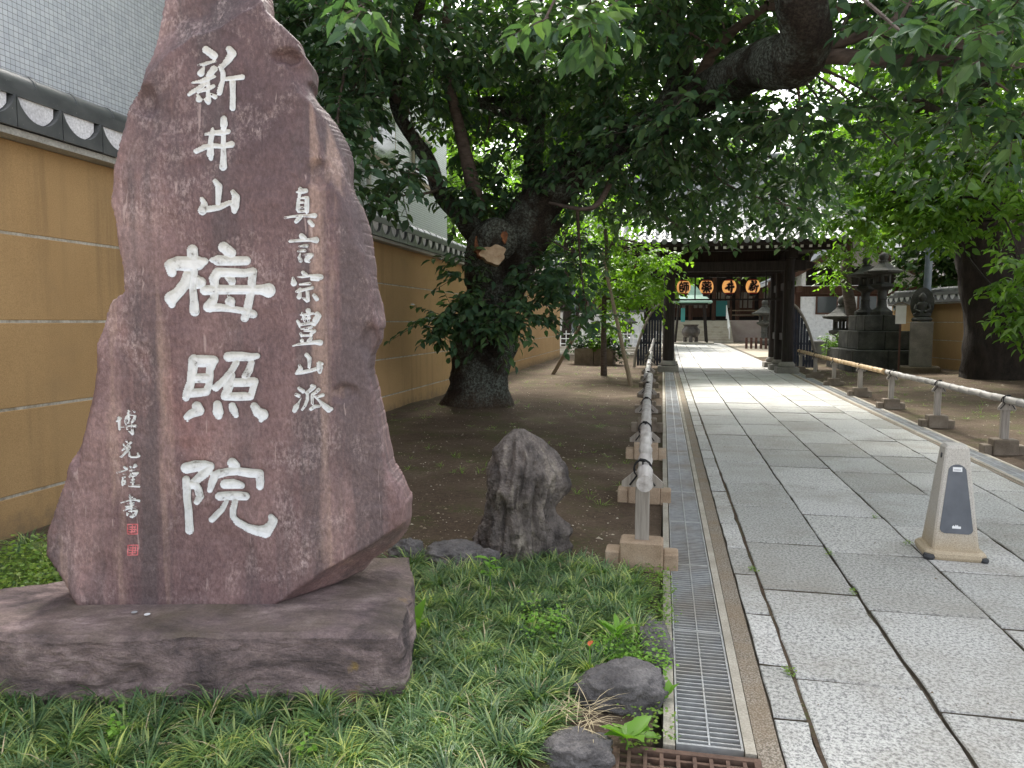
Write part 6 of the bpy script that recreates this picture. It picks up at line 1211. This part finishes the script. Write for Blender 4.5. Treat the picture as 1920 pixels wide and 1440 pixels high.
# ================================================================ IMITATION-STONE CONE
cn = empty('cone_sign', (1.80, 5.16, 0.0), R(-4), 'square stone-patterned cone sign with dark blank panel standing on the paving', 'cone sign')
def frustum(w0, d0, w1, d1, z0, z1, b):
    m = MB(); vs = []
    for w_, d_, z_, bb in ((w0, d0, z0, b), (w1, d1, z1 - 0.02, b * 0.8), (w1 * 0.8, d1 * 0.8, z1, b * 0.6)):
        x, y = w_ / 2, d_ / 2; vs += [(-x + bb, -y, z_), (x - bb, -y, z_), (x, -y + bb, z_), (x, y - bb, z_), (x - bb, y, z_), (-x + bb, y, z_), (-x, y - bb, z_), (-x, -y + bb, z_)]
    fs = [(k * 8 + i, k * 8 + (i + 1) % 8, k * 8 + 8 + (i + 1) % 8, k * 8 + 8 + i) for k in range(2) for i in range(8)] + [tuple(range(7, -1, -1)), tuple(range(16, 24))]; return m.add(vs, fs)
frustum(0.27, 0.27, 0.135, 0.135, 0.05, 0.72, 0.012).build('body', MAT['cone'], cn)
pl_ = MB(); vs = []
for (w_, z_) in ((0.172, 0.0), (0.18, 0.018), (0.177, 0.04), (0.16, 0.055)):
    for k in range(24):
        a = 2 * math.pi * (k + 0.5) / 24; c_, s_ = math.cos(a), math.sin(a); q = (abs(c_) ** 6 + abs(s_) ** 6) ** (-1 / 6); vs.append((w_ * q * c_, w_ * q * s_, z_ + 0.002))
pl_.add(vs, [(k * 24 + i, k * 24 + (i + 1) % 24, k * 24 + 24 + (i + 1) % 24, k * 24 + 24 + i) for k in range(3) for i in range(24)] + [tuple(range(72, 96)), tuple(range(23, -1, -1))]); pl_.build('base_plate', MAT['cone'], cn)
lean = (0.27 - 0.135) / 2 / 0.65
def onface(x, z, off): return (x * 0.82, -0.135 + (z - 0.05) * lean - off, z)
prf = [(-0.112, 0.165), (-0.123, 0.155)]
out_ = []
for k in range(25):
    a = math.pi * k / 24; out_.append((0.062 * math.cos(a), 0.555 + 0.045 * math.sin(a)))
pan = [(0.105, 0.175), (0.114, 0.19)] + out_ + [(-0.114, 0.19), (-0.105, 0.175), (-0.085, 0.165), (0.085, 0.165)]
n_ = len(pan); MB().add([onface(x, z, 0.0035) for x, z in pan] + [onface(x, z, -0.01) for x, z in pan], [tuple(range(n_))] + [(i, (i + 1) % n_, n_ + (i + 1) % n_, n_ + i) for i in range(n_)]).build('panel', MAT['conepanel'], cn)
def facebox(x0, x1, z0, z1, off, name, mat): MB().add([onface(x0, z0, off), onface(x1, z0, off), onface(x1, z1, off), onface(x0, z1, off), onface(x0, z0, off - .003), onface(x1, z0, off - .003), onface(x1, z1, off - .003), onface(x0, z1, off - .003)], [(0, 1, 2, 3), (0, 1, 5, 4), (1, 2, 6, 5), (2, 3, 7, 6), (3, 0, 4, 7)]).build(name, mat, cn)
facebox(-0.032, 0.032, 0.555, 0.583, 0.0052, 'sticker', MAT['label'])
for i in range(5): facebox(-0.022 + i * 0.009, -0.016 + i * 0.009, 0.562, 0.570, 0.0062, 'sticker_print', MAT['greyprint'])
lg = [(-0.03, 0.198), (0.03, 0.198), (0.03, 0.213), (0.012, 0.213), (0.008, 0.222), (0.0, 0.216), (-0.006, 0.224), (-0.010, 0.213), (-0.016, 0.213), (-0.02, 0.219), (-0.026, 0.213), (-0.03, 0.213)]
MB().add([onface(x, z, 0.0055) for x, z in lg], [tuple(range(len(lg)))]).build('printed_mark', MAT['label'], cn)
for (xx, zz) in ((-0.02, 0.62),):
    MB().lathe([(0.017, -0.004), (0.017, 0.004)], 14, sx=1.0, sy=0.7).build('hand_hole', MAT['blackplastic'], cn, loc=(-0.135 + (0.645 - 0.05) * lean - 0.0005, -0.01, 0.645), rot=(0, R(90 - 5.9) * -1, 0))
for (x, y, z, sx, sz) in ((-0.155, -0.155, 0.018, .06, .034), (0.155, -0.158, 0.016, .04, .028)): MB().lathe([(sx * .5, -sz * .5), (sx * .62, 0), (sx * .5, sz * .5)], 12, (x, y, z)).build('worn_corner', MAT['blackplastic'], cn)
# ================================================================ ROCKS
def crag(name, loc, h, prof, label, mat, seed, lumps=(), cat='rock', nth=110, nh=110, rough=0.30, sy=1.0):
    th = np.linspace(0, 2 * np.pi, nth, endpoint=False); t = np.linspace(0, 1, nh); TT, HH = np.meshgrid(th, t); TT = TT.ravel(); HH = HH.ravel()
    pr = np.interp(HH, [p[0] for p in prof], [p[1] for p in prof]); cx = np.interp(HH, [p[0] for p in prof], [p[2] for p in prof])
    P = np.stack([np.cos(TT) * 1.0, np.sin(TT), HH * h / 0.35 * 0.5], 1)
    r = pr * (1 + rough * fbm(P * np.array([1, 1, 0.7]), 1.7, 5, seed, 0.55) + rough * 0.7 * fbm(P * np.array([1, 1, 0.45]), 4.5, 4, seed + 3, ridged=True) + rough * 0.22 * fbm(P, 13, 3, seed + 5))
    for (a, hh, amp, wa, wh) in lumps: r = r + amp * np.exp(-((np.angle(np.exp(1j * (TT - a)))) / wa) ** 2 - ((HH - hh) / wh) ** 2)
    V = np.stack([cx + r * np.cos(TT), r * np.sin(TT) * sy, HH * h + 0.03 * h * fbm(P, 3, 3, seed + 8) - 0.03], 1); i0 = np.arange(nth)
    Q = np.concatenate([np.stack([k * nth + i0, k * nth + (i0 + 1) % nth, (k + 1) * nth + (i0 + 1) % nth, (k + 1) * nth + i0], 1) for k in range(nh - 1)])
    V = np.concatenate([V, V[-nth:].mean(0, keepdims=True) + np.array([[0, 0, 0.01]])]); T = np.stack([(nh - 1) * nth + i0, (nh - 1) * nth + (i0 + 1) % nth, np.full(nth, nh * nth)], 1)
    o = link(name, mesh_np(name, V, Q, T, smooth=True), mat); o.location = loc; o.rotation_euler.z = YAW; return tag(o, label, cat)
crag('standing_rock', (-0.93, 4.62, -0.01), 0.84, [(0, .205, 0), (.15, .195, 0), (.3, .18, -.01), (.42, .175, -.01), (.55, .20, 0.0), (.7, .195, .02), (.82, .15, .015), (.93, .095, 0), (1, .03, -.01)], 'craggy grey upright garden rock standing in the soil bed', MAT['crag'], 600, [(-0.1, 0.24, 0.10, 0.35, 0.08), (-0.05, 0.08, 0.06, 0.4, 0.09), (2.9, 0.10, 0.06, 0.5, 0.1), (0.25, 0.55, 0.05, 0.5, 0.12), (-1.5, 0.18, -0.03, 0.3, 0.1)], rough=0.6)
def boulder(loc, sx, sy, sz, label, seed, mat='lava', rz=0.0):
    me = bpy.data.meshes.new('boulder'); bm = bmesh.new(); bmesh.ops.create_icosphere(bm, subdivisions=5, radius=1.0); bm.to_mesh(me); bm.free()
    V = np.empty(len(me.vertices) * 3, np.float32); me.vertices.foreach_get('co', V); V = V.reshape(-1, 3).astype(float)
    V = V * (np.abs(V) + 0.15).max(1, keepdims=True) ** -0.35
    V = V * (1 + 0.32 * fbm(V, 1.2, 4, seed) + 0.16 * fbm(V, 3.5, 4, seed + 2, ridged=True) + 0.06 * fbm(V, 12, 3, seed + 4))[:, None] * np.array([sx, sy, sz])
    me.vertices.foreach_set('co', V.astype(np.float32).ravel()); me.polygons.foreach_set('use_smooth', np.ones(len(me.polygons), bool)); me.update()
    o = link('boulder', me, MAT[mat]); o.location = loc; o.rotation_euler.z = rz; return tag(o, label, 'rock')
p = atG(1165, 1320); boulder((p[0], p[1] + 0.06, 0.015), 0.165, 0.13, 0.10, 'dark grey lava boulder among weeds beside the drain grate', 610, rz=0.3)
p = atG(1085, 1420); boulder((p[0], p[1] + 0.03, 0.0), 0.12, 0.09, 0.06, 'low dark rock under dry grass at the gully grate', 611, rz=0.2)
p = atG(850, 1060); boulder((p[0], p[1] + 0.05, 0.03), 0.19, 0.12, 0.09, 'low dark rock between the plinth and the standing rock', 612)
p = atG(758, 1055); boulder((p[0], p[1] + 0.05, 0.04), 0.10, 0.10, 0.09, 'small dark rock close behind the plinth corner', 613)
p = atG(905, 1065); boulder((p[0], p[1] + 0.05, 0.02), 0.10, 0.07, 0.08, 'small grey rock at the foot of the standing rock', 614)
p = atG(1235, 1215); boulder((p[0] - 0.02, p[1] + 0.02, 0.0), 0.075, 0.20, 0.07, 'long dark edging rock beside the drain channel', 615, rz=0.1)
p = atG(1085, 1070); boulder((p[0], p[1] + 0.05, 0.0), 0.12, 0.07, 0.035, 'flat tan rock behind the grass edge', 616, 'footing')
# ================================================================ GROUND COVER
g2 = np.random.default_rng(77)
def ud(u, d): return u * CR[:2] + d * HF[:2]
BED = np.array([ud(-3.2, 2.0), ud(-0.30, 2.0)] + [atG(x, y)[:2] for x, y in ((1010, 1440), (1070, 1380), (1075, 1290), (1190, 1240), (1225, 1160), (1215, 1110), (1180, 1075), (1110, 1062), (1000, 1050), (930, 1062), (830, 1070), (770, 1045), (745, 1050))] + [ud(-0.9, 3.9), ud(-2.0, 3.75), ud(-3.2, 3.3)])
PLN = np.array([ud(*q) for q in [(-3.2, 2.80), (-0.48, 2.80), (-0.52, 3.4), (-0.6, 3.7), (-1.2, 3.74), (-1.9, 3.6), (-2.3, 3.3), (-2.75, 3.12), (-3.2, 3.1)]])
def fill(poly, sp, hole=None, jit=0.5):
    mn = poly.min(0); mx = poly.max(0); X, Y = np.meshgrid(np.arange(mn[0], mx[0], sp), np.arange(mn[1], mx[1], sp)); X = X.ravel() + g2.uniform(-jit, jit, X.size) * sp; Y = Y.ravel() + g2.uniform(-jit, jit, Y.size) * sp
    k = sdf_poly(X, Y, poly) > 0
    if hole is not None: k &= sdf_poly(X, Y, hole) < 0.005
    return np.stack([X[k], Y[k]], 1)
def blades(C, n, L, wdt, spread, z0=0.0, lift=0.7):
    K = len(C); N_ = K * n; c = np.repeat(C, n, 0); a = g2.uniform(0, 2 * np.pi, N_); ln = np.repeat(g2.uniform(0.8, 1.2, K), n) * g2.uniform(L[0], L[1], N_); el = g2.uniform(0.12, 1.0, N_) * lift * np.repeat(g2.uniform(0.8, 1.15, K), n)
    dx = np.stack([np.cos(a), np.sin(a)], 1); b = c + dx * (g2.random((N_, 1)) * spread); sd_ = np.stack([-np.sin(a), np.cos(a)], 1); V = []
    tw = g2.uniform(-0.3, 0.3, N_)
    for t, w_ in ((0, .7), (.35, 1), (.7, .8), (1.0, 0.0)):
        h_ = ln * (np.sin(el) * t * 1.5 - 0.55 * t * t * (0.5 + np.sin(el) * 0.55)); r_ = ln * (np.cos(el) * t * 0.9 + 0.25 * t * t); q = b + dx * r_[:, None] + sd_ * (tw * ln * t * t * 0.6)[:, None]; zz = np.maximum(z0 + h_, z0 + 0.004 + 0 * h_)
        for s_ in ((-1, 1) if w_ else (0,)): V.append(np.concatenate([q + sd_ * (s_ * wdt * w_ / 2), zz[:, None]], 1))
    V = np.stack(V, 1).reshape(-1, 3); o = (np.arange(N_) * 7)[:, None]
    return V, np.concatenate([o + np.array([[0, 1, 3, 2]]), o + np.array([[2, 3, 5, 4]])]), o + np.array([[4, 5, 6]])
tf = fill(BED, 0.108, PLN, 0.38); V, Q, T = blades(tf, 110, (0.075, 0.15), 0.0056, 0.014, 0.0, 1.0)
o = link('mondo_grass', mesh_np('mondo_grass', V, Q, T), MAT['mondo']); tag(o, 'dense tufts of dark green mondo grass round the plinth', 'grass', kind='stuff')
ds = tf[g2.random(len(tf)) < 0.45]; V, Q, T = blades(ds + g2.normal(size=ds.shape) * 0.03, 7, (0.08, 0.16), 0.0045, 0.03, 0.0, 0.8)
o = link('dead_blades', mesh_np('dead_blades', V, Q, T), MAT['straw']); tag(o, 'dry straw blades scattered through the mondo grass', 'grass', kind='stuff')
# clover and small-leaved ground cover
def cover(poly, sp, hgt, size, name, mat, label, hole=None, per=6):
    c = fill(poly, sp, hole); K = len(c); n = K * per; q = np.repeat(c, per, 0) + g2.normal(size=(n, 2)) * sp * 0.7; z = np.repeat(hgt * g2.uniform(0.3, 1.0, K), per) * g2.uniform(0.5, 1.2, n)
    B = np.concatenate([q, z[:, None]], 1); a = g2.uniform(0, 6.28, n); Dv = np.stack([np.cos(a), np.sin(a), g2.normal(size=n) * 0.25], 1); N = np.array([0, 0, 1.0]) + g2.normal(size=(n, 3)) * 0.3; L = g2.uniform(*size, n)
    V, Q, T = leaf_verts(B, Dv, N, L, L * 0.85, False); o = link(name, mesh_np(name, V, Q, T), MAT[mat]); return tag(o, label, 'ground cover', kind='stuff')
def pxpoly(pts): return np.array([atG(x, y)[:2] for x, y in pts])
CLV = np.array([ud(-3.1, 3.55), ud(-2.15, 3.5), ud(-2.0, 3.9), ud(-2.2, 4.4), ud(-3.2, 4.3)])
cover(CLV, 0.035, 0.22, (0.018, 0.035), 'clover_patch', 'clover', 'yellow-green clover mound between the plinth and the ochre wall')
tf2 = fill(np.array([ud(-3.3, 3.3), ud(-2.2, 3.6), ud(-1.4, 3.85), ud(-1.0, 4.2), ud(-2.2, 4.9), ud(-3.2, 4.7)]), 0.11); V, Q, T = blades(tf2, 70, (0.11, 0.2), 0.0055, 0.02, 0.02, 1.0)
o = link('mondo_grass_behind', mesh_np('mondo_grass_behind', V, Q, T), MAT['mondo']); tag(o, 'mondo grass between the plinth and the ochre wall', 'grass', kind='stuff')
cover(pxpoly([(1150, 1075), (1255, 1070), (1262, 1180), (1225, 1200), (1205, 1120)]), 0.03, 0.05, (0.010, 0.02), 'moss_cover', 'clover', 'low moss and tiny weeds between the first footing and the drain')
cover(pxpoly([(1090, 1215), (1245, 1200), (1255, 1290), (1180, 1265), (1110, 1250)]), 0.028, 0.09, (0.012, 0.022), 'clover_clump', 'weed', 'fresh green clover round the dark boulder by the drain')
cover(pxpoly([(1180, 1340), (1260, 1320), (1262, 1400), (1160, 1420)]), 0.035, 0.05, (0.012, 0.022), 'weed_cover', 'clover', 'sparse low weeds at the corner of the drain channel', per=4)
cover(pxpoly([(980, 1180), (1060, 1180), (1060, 1225), (980, 1220)]), 0.03, 0.17, (0.014, 0.024), 'clover_in_grass', 'weed', 'bright clover showing through the mondo grass', per=5)
for nm, (x, y), lab in (('clover_sprig', (218, 1356), 'bright clover sprig in the grass before the plinth'), ('clover_sprig', (760, 1130), 'bright clover sprig by the plinth corner'), ('clover_sprig', (572, 1388), 'single bright leaf sprig low in the grass before the plinth')):
    p = atG(x, y, 0.10)[:2]; cover(np.array([p + np.array([a, b]) for a, b in ((-.03, -.03), (.03, -.03), (.03, .03), (-.03, .03))]), 0.016, 0.15, (0.016, 0.026), nm, 'weed', lab, per=4 if x != 572 else 2)
# broad-leaved weeds: each a plant with its leaves
def weed(px, py, z, n, L, Wd, el, label, seed, stem=0.0, dead=False):
    g = random.Random(seed); p = atG(px, py, z); e = empty('weed_plant', (p[0], p[1], 0.0), 0, label, 'weed')
    lvv, lqq, ltt = leaf_verts(np.zeros((1, 3)), np.array([[0, 1.0, 0]]), np.array([[0, 0, 1.0]]), np.array([L]), np.array([Wd])); me = mesh_np('leaf', lvv, lqq, ltt, smooth=True)
    if z > 0.02: MB().tube([(0, 0, 0), (0.004, 0.002, z * 0.6), (0, 0, z + stem)], [0.004, 0.003, 0.002], 6).build('stem', MAT['weed'], e)
    for i in range(n):
        a = i * 2.4 + g.uniform(-.4, .4); s_ = g.uniform(0.7, 1.15); link('leaf', me, MAT['weed'] if not dead else MAT['deadleaf'], e, loc=(0, 0, z + stem * (i / max(1, n - 1))), rot=(R(g.uniform(*el)), R(g.uniform(-15, 15)), a), scale=(s_, s_, s_))
    return e
weed(775, 1185, 0.07, 5, 0.16, 0.062, (25, 60), 'broad-leaved green weed against the side of the plinth', 1)
weed(918, 1080, 0.17, 8, 0.08, 0.042, (-10, 40), 'bright yellow-green upright weed in the mondo grass', 2, 0.1)
weed(1157, 1198, 0.08, 13, 0.12, 0.03, (10, 55), 'star-shaped weed with narrow bright leaves above the boulder', 3, 0.04)
weed(1175, 1385, 0.04, 7, 0.13, 0.064, (5, 40), 'large-leaved weed growing at the corner of the gully grate', 4)
weed(1252, 1305, 0.02, 6, 0.07, 0.034, (10, 50), 'small round-leaved weed squeezed between boulder and drain', 5)
weed(1205, 1380, 0.01, 4, 0.06, 0.04, (0, 30), 'low pale weed between the large-leaved weed and the drain', 6)
weed(1105, 1212, 0.12, 1, 0.075, 0.035, (0, 15), 'single fallen reddish brown leaf lying on the clover', 7, 0.0, True)
# dry grass over the low rock
dg = fill(pxpoly([(1060, 1345), (1110, 1340), (1120, 1385), (1075, 1395)]), 0.03); V, Q, T = blades(dg, 4, (0.06, 0.14), 0.003, 0.02, 0.05, 0.6)
o = link('dry_grass', mesh_np('dry_grass', V, Q, T), MAT['straw']); tag(o, 'dry straw-coloured grass hanging over the low rock', 'grass', kind='stuff')
# sprigs in the paving joints
for (x, y) in ((1480, 1262), (1640, 970), (1555, 1040), (1600, 1112), (1412, 1070), (1700, 1020)):
    p = atG(x, y)[:2]; cover(np.array([p + np.array([a, b]) for a, b in ((-.014, -.035), (.014, -.035), (.014, .035), (-.014, .035))]), 0.012, 0.025, (0.008, 0.016), 'joint_weed', 'clover', 'tiny green weeds and moss in a paving joint', per=3)
# thin grass in the soil, litter, petals, pebbles
def scat(n, x0, x1, y0, y1, pw=1.6): u = g2.random(n) ** pw; return np.stack([g2.uniform(x0, x1, n), y0 + (y1 - y0) * u], 1)
gp = scat(420, -4.2, -0.4, 4.9, 24); gp = gp[fbm(np.concatenate([gp, gp[:, :1] * 0], 1), 0.8, 3, 91) > 0.05]; V, Q, T = blades(gp, 14, (0.03, 0.09), 0.004, 0.04, 0.0, 1.1); V[:, 2] += soil_z(V[:, 0], V[:, 1])
o = link('thin_grass', mesh_np('thin_grass', V, Q, T), MAT['clover']); tag(o, 'thin scattered grass blades on the soil bed', 'grass', kind='stuff')
gp = scat(260, 4.1, 7.5, 6, 24, 1.2); V, Q, T = blades(gp, 14, (0.03, 0.09), 0.004, 0.05, 0.02, 1.1); o = link('thin_grass_beyond', mesh_np('thin_grass_beyond', V, Q, T), MAT['clover']); tag(o, 'thin grass on the soil beyond the path', 'grass', kind='stuff')
def litter(pts, zf, size, name, label, mat):
    n = len(pts); a = g2.uniform(0, 6.28, n); sz = g2.uniform(*size, n) * np.where(g2.random(n) < 0.08, 2.0, 1.0); el = g2.uniform(0.4, 1.0, n); V = []
    for k in range(6):
        an = a + k * math.pi / 3; r_ = sz * g2.uniform(0.7, 1.1, n); V.append(np.stack([pts[:, 0] + np.cos(an) * r_, pts[:, 1] + np.sin(an) * r_ * el, zf - 0.002], 1))
    V.append(np.stack([pts[:, 0], pts[:, 1], zf + sz * g2.uniform(0.25, 0.6, n)], 1)); V = np.stack(V, 1).reshape(-1, 3); o = (np.arange(n) * 7)[:, None]
    T = np.concatenate([o + np.array([[k, (k + 1) % 6, 6]]) for k in range(6)]); ob = link(name, mesh_np(name, V, None, T), MAT[mat]); return tag(ob, label, 'litter', kind='stuff')
lp_ = scat(5200, -4.2, -0.35, 4.3, 26, 1.9); lp_ = lp_[sdf_poly(lp_[:, 0], lp_[:, 1], BED) < 0]; litter(lp_, soilL(lp_[:, 0], lp_[:, 1]), (0.004, 0.014), 'soil_litter', 'pale pebbles, petals and leaf bits strewn on the soil bed', 'litter')
lp_ = scat(2600, 3.9, 9.0, 5, 26, 1.2); litter(lp_, soilR(lp_[:, 0], lp_[:, 1]), (0.006, 0.018), 'soil_litter_beyond', 'pebbles and leaf bits on the soil beyond the path', 'litter')
lp_ = scat(160, 0.5, 3.2, 2.5, 24, 1.2); litter(lp_, lp_[:, 0] * 0 + 0.004, (0.003, 0.008), 'path_litter', 'tiny leaf bits on the paving', 'litter')
